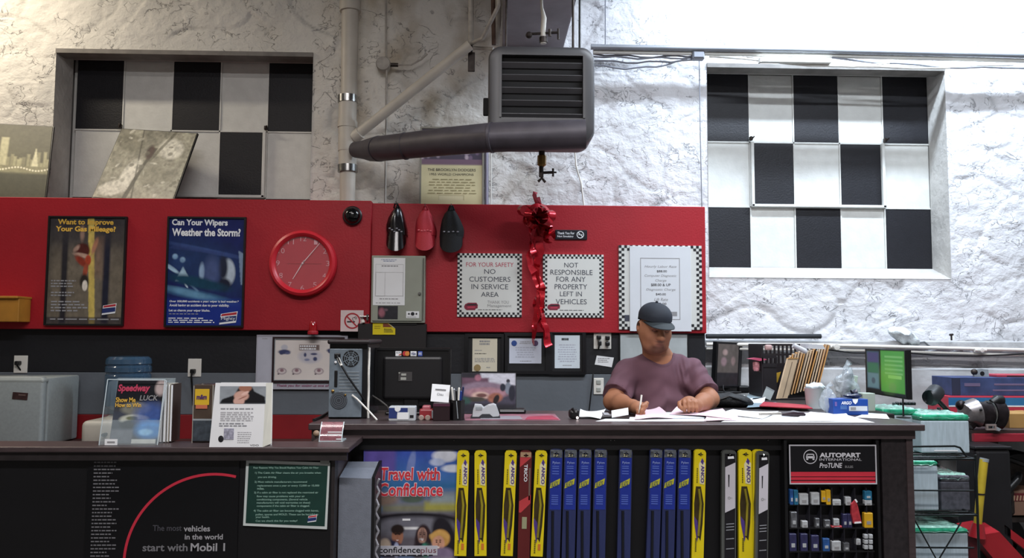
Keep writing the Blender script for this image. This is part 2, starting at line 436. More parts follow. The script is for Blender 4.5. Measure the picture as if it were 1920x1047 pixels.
# ------------------------------------------------------------------ room shell
YS = 5.5; YI = 5.72; YL_ = 5.22; YB = 5.15; YR = 5.19
holes = []
wl = (V(97, 300, YS).x, V(583, 300, YS).x, V(300, 520, YS).z, V(340, 95, YS).z)
wr = (V(1327, 300, YS).x, V(1776, 300, YS).x, V(1540, 522, YS).z, V(1540, 122, YS).z)
holes = [wl, wr]
def axis_pts(lo, hi, dlo, dhi, step, extra):
    p = list(np.arange(dlo, dhi, step)) + extra + [lo, hi] + list(np.linspace(lo, dlo, 6)) + list(np.linspace(dhi, hi, 6))
    p = sorted(set(round(float(x), 4) for x in p)); out = [p[0]]
    ex = set(round(e, 4) for e in extra)
    for x in p[1:]:
        if x-out[-1] < step*.4:
            if x in ex: out[-1] = x
            continue
        out.append(x)
    return out
xs = axis_pts(-4.6, 5.0, -3.7, 3.9, .014, [wl[0], wl[1], wr[0], wr[1]])
zs = axis_pts(0, 4.6, .95, 3.95, .014, [wl[2], wl[3], wr[2], wr[3]])
def build_stone():
    nx, nz = len(xs), len(zs); vs = []; cols = []
    for z in zs:
        for x in xs:
            q = Vector((x*.9, z*1.5, 3.1))
            wv = noise.noise_vector(q*1.7)*.35
            d, _p = noise.voronoi((q+wv)*2.1)
            e = d[1]-d[0]
            crack = max(0, 1-e/.06)
            stone = (noise.cell((_p[0])*7.3) - .5)*.006
            big = noise.fractal(Vector((x*1.3, z*1.8, 7)), 1, 2, 4)*.007
            mid = noise.turbulence(Vector((x*9, z*11, 2)), 4, False)*.0065 + noise.noise(Vector((x*34, z*38, 5)))*.0012
            # flaking ridges
            rg = abs(noise.noise(Vector((x*6+wv.x*5, z*7+wv.y*5, 9.4))))
            flake = max(0, 1-rg/.045)*max(0, noise.noise(Vector((x*2.2, z*2.2, 4)))+.15)*2
            fade = 1
            for (x0, x1, z0, z1) in holes:
                dx = max(x0-x, 0, x-x1); dz = max(z0-z, 0, z-z1); dd = math.hypot(dx, dz)
                edge = .13 if x < 0 and z > z1-.05 or (x < 0 and x > x1) else .03
                fade = min(fade, max(.12, min(1, (dd-edge*.6)/.05+.12)))
            y = YS - fade*(big+stone+mid - crack*.006 - flake*.002)
            vs.append((x, y, z))
            t = 1-.28*min(1, crack)*fade*max(0, min(1, noise.noise(Vector((x*3, z*3, 1)))*2+.4))-.12*min(1, flake)*fade
            g = noise.fractal(Vector((x*2.5, z*2.5, 20)), 1, 2, 5)*.045
            # grime by the flue, deepened to paint in shade beside the heater
            grime_shade = max(0, min(1, noise.fractal(Vector((x*4, z*3, 33)), 1, 2, 4)*.8+.15))*math.exp(-((x+.35)/.8)**2)*.6
            b = (.67+g*1.5)*t
            wrm = 1/(1+math.exp((x-.2)*6))
            cols.append((b*(1-grime_shade*.9), b*(1-grime_shade*1.05)*(1-.03*wrm), b*(1.03-.13*wrm)*(1-grime_shade*1.25), 1))
    fs = []
    for j in range(nz-1):
        zc = (zs[j]+zs[j+1])/2
        for i in range(nx-1):
            xc = (xs[i]+xs[i+1])/2
            if any(x0 < xc < x1 and z0 < zc < z1 for x0, x1, z0, z1 in holes): continue
            a = j*nx+i; fs.append((a, a+1, a+nx+1, a+nx))
    me = bpy.data.meshes.new('wall_back'); me.from_pydata(vs, [], fs); me.materials.append(MAT_WALL)
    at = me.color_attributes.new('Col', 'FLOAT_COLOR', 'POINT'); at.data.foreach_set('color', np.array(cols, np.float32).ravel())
    me.shade_smooth()
    o = bpy.data.objects.new('wall_back', me); COL.objects.link(o); o['kind'] = 'structure'; return o
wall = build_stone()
for (x0, x1, z0, z1) in holes:      # reveals of the two blocked windows
    F_, B_ = YS-.004, YI+.01
    mb = MB()
    for a, b in (((x0, z0), (x1, z0)), ((x0, z1), (x1, z1)), ((x0, z0), (x0, z1)), ((x1, z0), (x1, z1))):
        n_ = 14
        for k in range(n_):
            t0, t1 = k/n_, (k+1)/n_
            P0 = (a[0]+(b[0]-a[0])*t0, a[1]+(b[1]-a[1])*t0); P1 = (a[0]+(b[0]-a[0])*t1, a[1]+(b[1]-a[1])*t1)
            up = .09 if a[1] == b[1] == z0 else 0
            mb.add([(P0[0], F_, P0[1]), (P1[0], F_, P1[1]), (P1[0], B_, P1[1]+up), (P0[0], B_, P0[1]+up)], [(0, 1, 2, 3)])
    o = struct('reveal', mb, mat('reveal_plaster', '#b9b7b3', .75, var=.1, vs=9, bump=.6, bs=30), parent=wall)
    mb = MB()
    mb.box(((x0+x1)/2, YS+.05, z1-.018), (x1-x0, .13, .03))
    struct('lintel', mb, mat('lintel_paint', '#77736f', .6, var=.15, vs=12), parent=wall)
# smooth plaster bands round the left opening
mb = MB()
def plain(name, c, d, m): struct(name, MB().box(c, d), m)
SHELL = mat('dim_wall_paint', '#8d8a86', .8, var=.08, vs=2)
plain('floor', (.2, 1.5, -.05), (9.8, 8.6, .1), mat('concrete_floor', '#5b5856', .7, var=.2, vs=3, bump=.2))
plain('ceiling', (.2, 1.5, 4.65), (9.8, 8.6, .1), mat('ceiling_paint', '#8c8a88', .8, var=.08, vs=2))
plain('wall_left', (-4.65, 1.5, 2.3), (.1, 8.6, 4.6), SHELL); plain('wall_right', (5.05, 1.5, 2.3), (.1, 8.6, 4.6), SHELL)
plain('wall_front', (.2, -2.75, 2.3), (9.8, .1, 4.6), SHELL); plain('wall_outer', (.2, 5.95, 2.3), (9.8, .3, 4.6), SHELL)
# ---- the two openings blocked with a checkerboard of painted panels
def window(n, colpx, rowpx, refrow, refcol, flip, sash, x1max):
    xsn = [V(p, refrow, YI).x for p in colpx]; zsn = [V(refcol, p, YI).z for p in rowpx]
    t = T('window_%d' % n, None, None, (xsn[0], YI, zsn[-1])); t.o['kind'] = 'structure'
    bk = MB().box(((xsn[0]+xsn[-1])/2-xsn[0], .06, (zsn[0]-zsn[-1])/2), (xsn[-1]-xsn[0]+.06, .03, zsn[0]-zsn[-1]+.1)); t.p('backing', bk, WPANEL)
    for j in range(len(zsn)-1):
        for i in range(len(xsn)-1):
            blk = (i+j+flip) % 2 == 0
            x0, x1_, z0, z1 = xsn[i], xsn[i+1], zsn[j+1], zsn[j]
            g = .004
            mb = MB().box(((x0+x1_)/2-xsn[0], .028 if blk else .032, (z0+z1)/2-zsn[-1]), (x1_-x0-2*g, .03, z1-z0-2*g), bev=.003, seg=1)
            t.p('panel', mb, BLACKP if blk else WPANEL)
    # slim glazing bars between panels and the old sash frame
    mb = MB()
    for i in range(1, len(xsn)-1): mb.box((xsn[i]-xsn[0], .02, (zsn[0]-zsn[-1])/2), (.009, .02, zsn[0]-zsn[-1]))
    for j in range(1, len(zsn)-1): mb.box(((xsn[-1]-xsn[0])/2, .02, zsn[j]-zsn[-1]), (xsn[-1]-xsn[0], .02, .010))
    t.p('glazing_bar', mb, WPANEL)
    mb = MB(); X0, X1 = xsn[1]-xsn[0], xsn[4]-xsn[0]; Z0, Z1 = zsn[2]-zsn[-1], zsn[sash]-zsn[-1]
    for x in (X0+.012, X1-.012): mb.box((x, -.004, (Z0+Z1)/2), (.022, .03, Z1-Z0), bev=.003, seg=1)
    mb.box(((X0+X1)/2, -.004, Z0+.008), (X1-X0, .03, .02), bev=.003, seg=1)
    t.p('sash_frame', mb, WPANEL)
    mb = MB()
    for x in (X0, X1): mb.box((x, -.02, Z1+.02), (.02, .03, .03), bev=.004); mb.tube([(x, -.03, Z1+.01), (x+.015, -.05, Z1+.03)], .005, 6)
    t.p('latch', mb, BARE)
    return t
window(1, [138, 228, 320, 411, 500, 592], [112, 245, 370, 495], 240, 360, 0, 1, wl[1])
window(2, [1320, 1407, 1490, 1576, 1658, 1745], [140, 268, 389, 511], 300, 1530, 0, 1, wr[1])
# ---- painted partition below the stonework
def slabpx(name, pxa, pxb, pya, pyb, Y, depth, m, ref=None, xl=None):
    x0 = xl if xl is not None else V(pxa, pya, Y).x; x1 = V(pxb, pya, Y).x
    rx = ref if ref is not None else (max(pxa, 0)+pxb)/2
    z1 = V(rx, pya, Y).z; z0 = 0.0 if pyb is None else V(rx, pyb, Y).z
    mb = MB().box(((x0+x1)/2, Y+depth/2, (z0+z1)/2), (x1-x0, depth, z1-z0), bev=.004, seg=1); struct(name, mb, m); return x0, x1, z0, z1
rl = slabpx('trim_1', 0, 697, 373, 619, YB, .10, RED, xl=-4.59)
rr = slabpx('trim_2', 695, 1322, 384.5, 624, YR, .06, RED)
bb = slabpx('trim_3', 0, 1322, 612, 701, YL_, .06, BAND_BLACK, ref=800, xl=-4.59)
slabpx('trim_4', 0, 1322, 701, 779, YL_, .06, BAND_GREY, ref=800, xl=-4.59)
slabpx('trim_5', 0, 1322, 779, None, YL_, .06, BAND_RED, ref=800, xl=-4.59)
xled = V(612, 373, YB).x
mb = MB().box(((-4.59+xled)/2, 5.37, rl[3]-.02), (xled+4.59, .235, .04)); struct('trim_6', mb, RED)
# low ledge and service pipes on the right-hand stone wall
xa = rr[1]+.002
mb = MB().box(((xa+4.95)/2, 5.44, V(1600, 641, 5.4).z-.02), (4.95-xa, .1, .055), bev=.008); struct('trim_7', mb, mat('dusty_ledge', '#bcbdbf', .7, var=.12, vs=10, bump=.5, bs=20))
mb = MB().box(((xa+4.95)/2, 5.42, .62), (4.95-xa, .06, 1.24), bev=.01); struct('wall_right_lower', mb, mat('grey_plaster', '#c2c4c6', .8, var=.15, vs=5, bump=.8, bs=9))
def pipe(label, pts, r, m, cat='pipe', name='pipe', group=None, seg=12):
    return solo(name, MB().tube(pts, r, seg), m, label, cat, smooth=True, group=group)
def pp(*a): return [V(*q) for q in a]
pipe('upper of two thin white pipes running along the lower right wall', pp((1324, 646, 5.33), (1560, 648, 5.33), (1925, 657, 5.33), (2320, 668, 5.33)), .012, WPL)
pipe('lower of two thin white pipes running along the lower right wall', pp((1324, 654, 5.34), (1640, 658, 5.34), (1925, 667, 5.34), (2320, 679, 5.34)), .009, WPL)
pipe('black foam-sleeved pipe end lying on the ledge right of the red wall', pp((1324, 631, 5.36), (1539, 631, 5.36)), .016, mat('black_foam', '#2a2d31', .8, var=.2))
pipe('black cable drooping below the white pipes on the lower right wall', pp((1680, 660, 5.32), (1760, 667, 5.31), (1830, 668, 5.31), (1925, 664, 5.32)), .005, BLK, cat='cable', name='cable')
pipe('dark cable clipped beneath the thin white pipes behind the desk', pp((1550, 656, 5.32), (1600, 662, 5.31), (1700, 663, 5.31)), .005, BLK, cat='cable', name='cable')
# ------------------------------------------------------------------ flue stack and wall pipes
t = T('drain_stack', 'thick white plastic stack pipe rising from behind red wall', 'pipe', V(652, 376, 5.36))
def yz(px, py, Y=5.36): return V(px, py, Y)-t.loc
zt = 4.6-t.loc.z
t.p('pipe', MB().tube([yz(651, 400), yz(657, 0), Vector((yz(657, 0).x+.01, 0, zt))], [.050, .058, .06], 24), PVC, smooth=True)
for (y0, y1, r, nm) in ((185, 228, .060, 'coupling'), (228, 240, .066, 'coupling'), (240, 284, .062, 'branch_hub'), (284, 310, .060, 'coupling'), (2, 22, .072, 'pipe_hub')):
    t.p(nm, MB().tube([yz(652 if y0 > 100 else 657, y0), yz(651.5 if y0 > 100 else 657, y1)], r, 24), PVC, smooth=True)
for y0 in (186, 316):
    t.p('steel_band', MB().tube([yz(652, y0-6), yz(652, y0+7)], .0665, 24), STEEL, smooth=True, label='shiny steel clamp band')
t.p('branch_pipe', MB().tube([yz(655, 266), yz(676, 248, 5.32), yz(882, 84, 5.1)], [.036, .034, .034], 18), PVC, smooth=True)
t.p('branch_collar', MB().tube([yz(664, 258, 5.34), yz(676, 249, 5.32)], .042, 18), PVC, smooth=True)
pipe('slim vertical conduit above the junction box, right of the stack pipe', pp((723, -270, 5.42), (724, 112, 5.42)), .007, PVC2, cat='conduit', name='conduit')
pipe('slim vertical conduit below the junction box down to the red wall', pp((725, 128, 5.42), (724, 250, 5.42), (722, 384, 5.42)), .007, PVC2, cat='conduit', name='conduit')
t = wallthing('junction_box', 'small round painted junction box on conduit beside the stack pipe', 'junction box', 704, 108, 734, 134, 5.43)
t.p('box', MB().lathe([(.0, .03), (.045, .03), (.05, .02), (.05, -.04)], seg=20, axis='Y'), PVC2, smooth=True)
t.p('connector', MB().tube([(.04, -.0, -.002), (.1, 0, -.002)], .014, 10), BARE)
t.p('wire', MB().tube([(.1, 0, -.002), (.19, .0, .0), (.26, .0, .04), (.3, .0, .08)], .006, 8), PVC2)
pipe('painted vertical pipe at upper centre left of the heater', pp((884, -330, 5.12), (883, 84, 5.12)), .018, PVC2)
pipe('short painted pipe elbow running to the heater top', pp((883, 82, 5.12), (905, 72, 4.95), (935, 10, 4.8), (940, -420, 4.8)), .013, PVC2)
pipe('thin horizontal pipe tucked left of the heater', pp((886, 90, 5.12), (925, 92, 5.05)), .012, PVC2)
pipe('painted thick pipe rising behind the heater top left corner', pp((930, 84, 5.2), (934, 30, 5.2), (930, -320, 5.2)), .022, PVC2)
pipe('rusty brown pipe beside the ceiling beam', pp((926, 84, 5.05), (918, -370, 5.05)), .014, mat('rusty', '#4d372c', .7, var=.3, vs=30))
t = wallthing('pipe_bracket', 'dark iron bracket hanging at the joint of painted pipes', 'bracket', 876, 95, 892, 138, 5.15)
t.p('plate', MB().box((0, 0, 0), (.045, .012, .13), bev=.004), BARE); t.p('hook', MB().tube([(0, -.01, .06), (0, -.05, .08), (0, -.03, .11)], .007, 8), BARE)
# conduits and slack cables on the bright wall
pipe('upper grey conduit running along the top of the bright right wall', pp((1108, 88, 5.33), (1500, 94, 5.33), (1925, 104, 5.33), (2320, 113, 5.33)), .019, mat('grey_conduit', '#8d9096', .45, metal=.3, var=.08))
pipe('lower white conduit along the top of the bright right wall', pp((1112, 97, 5.36), (1500, 103, 5.36), (1925, 114, 5.36), (2310, 123, 5.36)), .016, WPL)
cb = mat('grey_cable', '#7c7f88', .5, var=.1)
def wig(a, b, sag, n=9, ph=0, Y=5.38):
    return [V(a[0]+(b[0]-a[0])*k/n, a[1]+(b[1]-a[1])*k/n+sag*math.sin(math.pi*k/n)+2.0*math.sin(k*1.7+ph)*(0 < k < n), Y) for k in range(n+1)]
for i, (a, b, s_, lab) in enumerate([((1112, 101), (1312, 104), 4, 'straightest grey cable of those left of the right window'), ((1112, 106), (1300, 108), 2, 'second grey cable below the conduits left of the right window'),
        ((1112, 114), (1300, 112), 4, 'third slack cable between heater and right window'), ((1114, 123), (1288, 112), 10, 'lowest sagging cable between heater and right window')]):
    pipe(lab, wig(a, b, s_, ph=i), .006, cb, cat='cable', name='cable')
for i, (a, b, s_, lab) in enumerate([((1330, 106), (1900, 122), 12, 'longest cable sagging under the conduit over the right window'), ((1400, 108), (1700, 118), 10, 'short looping cable over the middle of the right window'),
        ((1560, 108), (1925, 128), 6, 'cable drooping to the right above the right window corner')]):
    pipe(lab, wig(a, b, s_, ph=i+3, Y=5.35), .007, WPL if i < 2 else cb, cat='cable', name='cable')
t = wallthing('cable_cover', 'white plastic cable cover strip above the right window', 'cable cover', 1421, 107, 1562, 122, 5.33)
t.p('strip', MB().box((0, 0, 0), (.49, .04, .03), bev=.004), WPL)
t.p('end_cap', MB().box((-.247, 0, 0), (.012, .046, .036), bev=.003), WPL)
t = wallthing('conduit_junction', 'grey box where cables meet left of the right window', 'junction box', 1296, 98, 1320, 112, 5.36)
t.p('box', MB().box((0, 0, 0), (.085, .06, .055), bev=.006), cb); t.p('cover', MB().box((0, -.033, 0), (.07, .008, .042), bev=.003), cb)
pipe('thin wire hanging down the bright wall beside the right window', pp((1311, 112, 5.44), (1313, 250, 5.44), (1316, 388, 5.44)), .0035, cb, cat='wire', name='wire')
pipe('thin wire running up the bright wall right of the heater', pp((1135, -300, 5.49), (1135, 90, 5.45), (1135, 96, 5.49)), .004, cb, cat='wire', name='wire')
pipe('black cable dropping from above onto the heater top', pp((1090, -440, 4.6), (1087, 40, 4.5), (1087, 92, 4.48)), .007, BLK, cat='cable', name='cable')
pipe('white cable hanging below the heater to the red wall', pp((1078, 280, 5.46), (1080, 310, 5.48), (1090, 345, 5.48), (1095, 386, 5.48)), .006, WPL, cat='cable', name='cable')
pipe('faint vertical cable beside the poster below the heater', pp((921, 285, 5.48), (921, 386, 5.48)), .005, WPL, cat='cable', name='cable')
# ------------------------------------------------------------------ unit heater with its duct
YH = 4.30
t = T('unit_heater', 'large grey hanging unit heater with louvred front above red wall', 'heater', V(1015, 185, YH), Y=YH)
a = t.L(916, 83); b = t.L(1116, 268); cx, cz = (a.x+b.x)/2, (a.z+b.z)/2; W_, H_ = b.x-a.x, a.z-b.z
g0 = t.L(941, 102); g1 = t.L(1093, 222)
def rounded(x0, x1, z0, z1, r, n=6):
    P = []
    for (ox, oz, s0) in ((x1-r, z1-r, 0), (x0+r, z1-r, 90), (x0+r, z0+r, 180), (x1-r, z0+r, 270)):
        for k in range(n+1): g = R(s0+90*k/n); P.append((ox+r*math.cos(g), oz+r*math.sin(g)))
    return P
outer = rounded(a.x, b.x, b.z, a.z, .075, 8)
inner = rounded(g0.x, g1.x, g1.z, g0.z, .004, 8)
def loft(rings):   # rings: lists of (x,y,z) same count
    n = len(rings[0]); vs = [p for r_ in rings for p in r_]; fs = []
    for i in range(len(rings)-1):
        for k in range(n): fs.append((i*n+k, i*n+(k+1) % n, (i+1)*n+(k+1) % n, (i+1)*n+k))
    return vs, fs
def inset(P, d): return [(cx+(x-cx)*(1-d/W_*2), cz+(z-cz)*(1-d/H_*2)) for x, z in P]
rings = [[(x, .03, z) for x, z in inner], [(x, 0, z) for x, z in inner], [(x, 0, z) for x, z in inset(outer, .022)], [(x, .008, z) for x, z in inset(outer, .008)], [(x, .028, z) for x, z in outer],
         [(x, .24, z) for x, z in outer], [(x, .27, z) for x, z in inset(outer, .03)]]
vs, fs = loft(rings); fs.append(tuple(range(len(vs)-len(inner), len(vs))))
t.p('casing', MB().add(vs, fs), HEAT, smooth=True)
t.p('grille_cavity', MB().box(((g0.x+g1.x)/2, .09, (g0.z+g1.z)/2), (g1.x-g0.x+.02, .12, g0.z-g1.z+.02)), HEATD)
for y in (121, 144, 168, 192, 217):
    zz = t.L(1000, y).z
    t.p('louvre', MB().box(((g0.x+g1.x)/2, .016, zz), (g1.x-g0.x, .006, .036), rot=(R(38), 0, 0), bev=.002, seg=1), HEAT)
for x in (g0.x-.006, g1.x+.006): t.p('grille_edge', MB().box((x, -.002, (g0.z+g1.z)/2), (.012, .01, g0.z-g1.z)), HEAT)
t.p('side_handle', MB().box((a.x-.012, .06, t.L(910, 195).z), (.03, .02, .1), bev=.006), HEATD)
for px in (950, 1080):
    q = t.L(px, 86); t.p('hanging_rod', MB().tube([(q.x, .15, q.z-.02), (q.x, .15, 4.6-t.loc.z)], .007, 8), BARE)
YD = 4.22
t = T('exhaust_duct', 'dull grey round duct running from heater left to white stack pipe', 'duct', V(880, 268, YD))
def d_(px, py, Y): return V(px, py, Y)-t.loc
t.p('duct_run', MB().tube([d_(1098, 252, YD), d_(920, 258, 4.26), d_(840, 265, 4.5), d_(712, 279, 5.03)], .079, 28), DUCT, smooth=True)
t.p('elbow', MB().tube([d_(712, 279, 5.03), d_(696, 281, 5.13), d_(684, 281, 5.2), d_(666, 281, 5.27)], [.082, .074, .062, .052], 24), DUCT, smooth=True)
for px, Y in ((922, 4.25), (760, 4.8)):
    c_ = d_(px, 258 if px > 900 else 274, Y); t.p('seam', MB().tube([c_+Vector((.006, 0, 0)), c_-Vector((.006, -.004, 0))], .0825, 28), DUCT, smooth=True)
for px, py in ((676, 273), (690, 268)):
    t.p('screw', MB().sphere(d_(px, py, 5.12), .006, 8, 6), STEEL)
t = T('drain_valve', 'small brass drain valve with tap hanging under the heater', 'valve', V(1016, 286, 4.42), Y=4.42)
t.p('nipple', MB().tube([(0, 0, .03), (0, 0, -.02)], .017, 12), BARE)
t.p('brass_body', MB().tube([(0, 0, -.012), (0, 0, -.02), (0, 0, -.07), (0, 0, -.08)], [.014, .025, .025, .014], 8), BRASS)
t.p('tap_body', MB().tube([(-.003, 0, -.08), (-.003, 0, -.14)], .013, 10).tube([(0, 0, -.115), (.06, 0, -.112)], .008, 8), BARE)
t.p('tap_handle', MB().tube([(.063, 0, -.09), (.063, 0, -.135)], .006, 8).tube([(.05, 0, -.112), (.082, 0, -.112)], .005, 8), BARE)
t.p('spout', MB().tube([(-.02, 0, -.165), (0, 0, -.145), (.02, 0, -.168)], .008, 8), BARE)
struct('trim_8', MB().box((.315, 3.9, 4.028), (.43, 3.25, 1.144), bev=.01), mat('dusky_beam', '#8a858c', .7, var=.12, vs=6))
t = T('supply_valve', 'painted pipe riser with small dark valves on top of the heater', 'valve', V(1020, 80, 4.5), Y=4.5)
t.p('riser', MB().tube([t.L(1019, 82), t.L(1018, 62), t.L(1020, 34), t.L(1016, 14), t.L(1015, -3)], [.018, .015, .015, .008, .008], 12), PVC)
t.p('tee', MB().tube([t.L(1019, 80), t.L(1019, 70)], .024, 12), BARE)
t.p('valve_arm', MB().tube([t.L(990, 64), t.L(1046, 61)], .008, 8).tube([t.L(1047, 54), t.L(1047, 74)], .007, 8).tube([t.L(1031, 55), t.L(1031, 68)], .01, 8), BARE)
t.p('valve_knob', MB().sphere(t.L(992, 66), .02, 10, 8), BARE)
# ------------------------------------------------------------------ pictures standing on the ledge
def leaning(name, label, TL, TR, BL, paint):
    tl, tr, bl = V(*TL), V(*TR), V(*BL); br = tr+bl-tl
    t = T(name, label, 'picture', (bl+br)/2)
    u = tr-tl; v = bl-tl; n = u.cross(v).normalized()
    if n.y > 0: n = -n
    mb = MB().slab(tl-t.loc, u, v, -n*.014); t.p('backing_board', mb, BLK)
    uu, vv = u.normalized()*.006, v.normalized()*.006
    paint.obj(t, 'photo_print', 1, 1, o=tl-t.loc+uu+vv+n*.003, u=u-2*uu, v=v-2*vv)
    return t
p = Paint(160, 130, '#6b6a52'); p.grad('#3c3b2e', '#35342a').noise(.15, 4, 3)
p.ell(.3, .38, 1.2, .42, '#77745a', 1.8, a=.5)
for k in range(26):
    x = k/26+random.random()*.02; h_ = random.uniform(.04, .2); p.rect(x, .56-h_, x+.035, .57, '#b9b48e', .02, a=random.uniform(.3, .8))
for x in (.22, .42): p.rect(x, .18, x+.09, .56, '#c9c49e', .02, a=.75)
p.poly([(.8, .56), (.84, .3), (.88, .56)], '#d8d3b0'); p.rect(0, .57, 1, .66, '#8f8b6c', .03)
for k in range(30): p.ell(k/29, .60+.05*math.cos(k*.5)*.4, .012, .012, '#f0ead0', .6)
p.rect(0, .66, 1, 1, '#3f3f30', .05, a=.8); p.noise(.12, 30, 5)
leaning('city_photograph', 'black and white photograph of a lit city skyline, leaning left on ledge', (-60, 229, 5.45), (101, 237, 5.44), (-84, 370, 5.22), p)
p = Paint(190, 150, '#8e8c7e'); p.noise(.35, 7, 21)
for (a_, b_, c_, d2, an, col) in ((.2, .2, .2, .12, 20, '#6e6c5e'), (.75, .25, .16, .14, 30, '#d8d6ca'), (.35, .62, .10, .2, 15, '#d5d3c8'), (.22, .85, .2, .1, -15, '#cfcdc2'), (.7, .7, .25, .16, 30, '#7d7b6c'), (.85, .85, .18, .13, 0, '#9f9d8f')):
    p.ell(a_, b_, c_, d2, col, .3, an, a=.8)
p.poly([(.52, .25), (.58, .25), (.5, .5), (.42, 1), (.36, 1), (.46, .5)], '#3a382f', a=.9); p.poly([(.3, 0), (.315, 0), (.5, 1), (.48, 1)], '#2f2d26', a=.8)
p.poly([(.72, 0), (.76, 0), (.55, .45), (.5, .45)], '#575547', a=.8); p.ell(.5, .32, .05, .1, '#3b2420', .5)
for k in range(40): p.ell(random.random(), random.random(), random.uniform(.01, .05), random.uniform(.008, .03), random.choice(['#5c5a4e', '#c9c7bb', '#77756a', '#a9a79a']), .5, random.uniform(0, 180), a=.7)
p.noise(.25, 30, 6)
leaning('aerial_photograph', 'black and white aerial photograph with black edge leaning left on the ledge', (228, 241, 5.66), (371, 250, 5.5), (172, 371, 5.37), p)
# Team poster hung on the stone wall behind the duct
YP = 5.40
t = wallthing('team_poster', 'cream framed team poster with purple photo, half hidden by the duct', 'poster', 788, 238, 907, 386, YP)
a = t.L(788, 238); b = t.L(907, 390); w_, h_ = b.x-a.x, a.z-b.z; cx, cz = (a.x+b.x)/2, (a.z+b.z)/2
t.p('frame', MB().frame(w_, h_, .012, .022, cx=cx, cz=cz), mat('pale_grey_frame', '#7d7a70', .5))
p = Paint(70, 90, '#c9c29a'); p.noise(.04, 5, 2); p.rect(0, 0, 1, .47, '#3c3448', .01)
for k in range(60): p.ell(random.random(), random.uniform(.1, .38), .03, .03, random.choice(['#6d5a74', '#8d8090', '#2b2436', '#a99aa6']), .6)
p.rect(0, .4, 1, .47, '#6d5468', .01); p.rect(.28, .86, .7, .93, '#a8a07c', .005); p.rect(.29, .867, .69, .923, '#cdc6a2', .005)
p.obj(t, 'print', w_-.02, h_-.02, y=-.004, cx=cx, cz=cz)
ptext(t, 'THE BROOKLYN DODGERS', 802, 316, 892, 322, INK, y=-.006); ptext(t, '1955 WORLD CHAMPIONS', 806, 325, 888, 330, INK, y=-.006)
fine(t, 800, 334, 895, 366, 6, mat('tan_ink', '#8d8560', .7, var=0), y=-.006, h=.3, center=True)
pipe('purple-grey strip of pipe behind the team poster edge', pp((912, 285, 5.475), (912, 388, 5.475)), .014, mat('violet_pipe', '#8a8696', .5))
# ------------------------------------------------------------------ things on the red wall
YF = YB-.012
def poster(name, label, box, Y, paint, frame=.011, fm=None, dep=.022, cat='poster'):
    t = wallthing(name, label, cat, *box, Y); a = t.L(box[0], box[1]); b = t.L(box[2], box[3]); w_, h_ = b.x-a.x, a.z-b.z
    t.w, t.h = w_, h_
    t.p('frame', MB().frame(w_, h_, frame, dep, y=0), fm or BLK); t.p('backing', MB().box((0, dep*.3, 0), (w_-.004, dep*.3, h_-.004)), BLK)
    paint.obj(t, 'print', w_-2*frame+.002, h_-2*frame+.002, y=0)
    return t
YT = mat('yellow_lettering', '#e0b348', .6, var=0); WT = mat('white_lettering', '#e3e6ea', .6, var=0); DIMW = mat('dim_lettering', '#8d8f95', .7, var=0)
p = Paint(180, 270, '#555049'); p.grad('#3d3a3c', '#6a6256', 0, .5).noise(.06, 9, 4)
p.rect(.17, 0, .25, 1, '#26242a', .03); p.rect(.72, 0, .81, 1, '#1d2030', .03); p.rect(.0, .03, 1, .25, '#343238', .1, a=.6)
p.poly([(.5, 0), (.58, 0), (.64, 1), (.56, 1)], '#c8b25e', a=.95); p.rect(.6, .2, .7, .55, '#8a6a58', .1, a=.5)
p.ell(.43, .15, .028, .07, '#8e7468', .8); p.ell(.44, .31, .1, .07, '#4a1d1a', .3); p.ell(.36, .29, .045, .022, '#a98a7c', .8, -35)
p.ell(.6, .27, .028, .08, '#a9765e', .7, 25); p.ell(.44, .355, .11, .02, '#b89888', .7, 8); p.ell(.43, .41, .09, .035, '#8a3424', .6, 30); p.ell(.52, .4, .04, .05, '#a8422a', .4)
p.ell(.49, .5, .03, .07, '#9c4a34', .4, 10); p.ell(.48, .6, .06, .07, '#2c2622', .5); p.ell(.49, .64, .035, .05, '#ddd6cc', .3)
p.rect(0, .935, 1, 1, '#2a2730', .01, a=.7); p.noise(.16, 22, 41)
t = poster('gas_mileage_poster', 'tall grey motivational poster about gas mileage with climbing figure and yellow heading', (92, 405, 231, 611), YF, p)
ptext(t, 'Want to Improve', 109, 411, 213, 425, YT, bold=.035); ptext(t, 'Your Gas Mileage?', 105, 424, 217, 438, YT, bold=.035)
fine(t, 96, 524, 150, 540, 3, DIMW); fine(t, 96, 546, 148, 557, 2, DIMW); fine(t, 96, 563, 170, 586, 4, DIMW); fine(t, 94, 596, 224, 602, 1, DIMW, ragged=.05)
def badge(t, x0, y0, x1, y1, y=-.003, s=None):
    A = lambda px, py: t.xz(px, py)
    w_, h_ = x1-x0, y1-y0
    t.p('badge', MB().prism([A(x0+.1*w_, y0+.2*h_), A(x1, y0), A(x1-.1*w_, y1-.15*h_), A(x0, y1)], y, y+.001), WT)
    t.p('badge_stripe', MB().prism([A(x0+.15*w_, y0+.22*h_), A(x1-.05*w_, y0+.06*h_), A(x1-.06*w_, y0+.25*h_), A(x0+.1*w_, y0+.38*h_)], y-.0008, y), INKR)
    t.p('badge_stripe', MB().prism([A(x0+.06*w_, y0+.45*h_), A(x1-.07*w_, y0+.33*h_), A(x1-.1*w_, y0+.7*h_), A(x0+.02*w_, y0+.86*h_)], y-.0008, y), mat('blue_ink', '#1b2b63', .6, var=0))
    if s: ptext(t, s, x0+.12*w_, y0+.42*h_, x1-.14*w_, y0+.72*h_, WT, y=y-.0016)
badge(t, 191, 569, 219, 591)
p = Paint(180, 270, '#101d55'); p.noise(.12, 4, 9); p.rect(0, 0, 1, .2, '#0f1b58', .1)
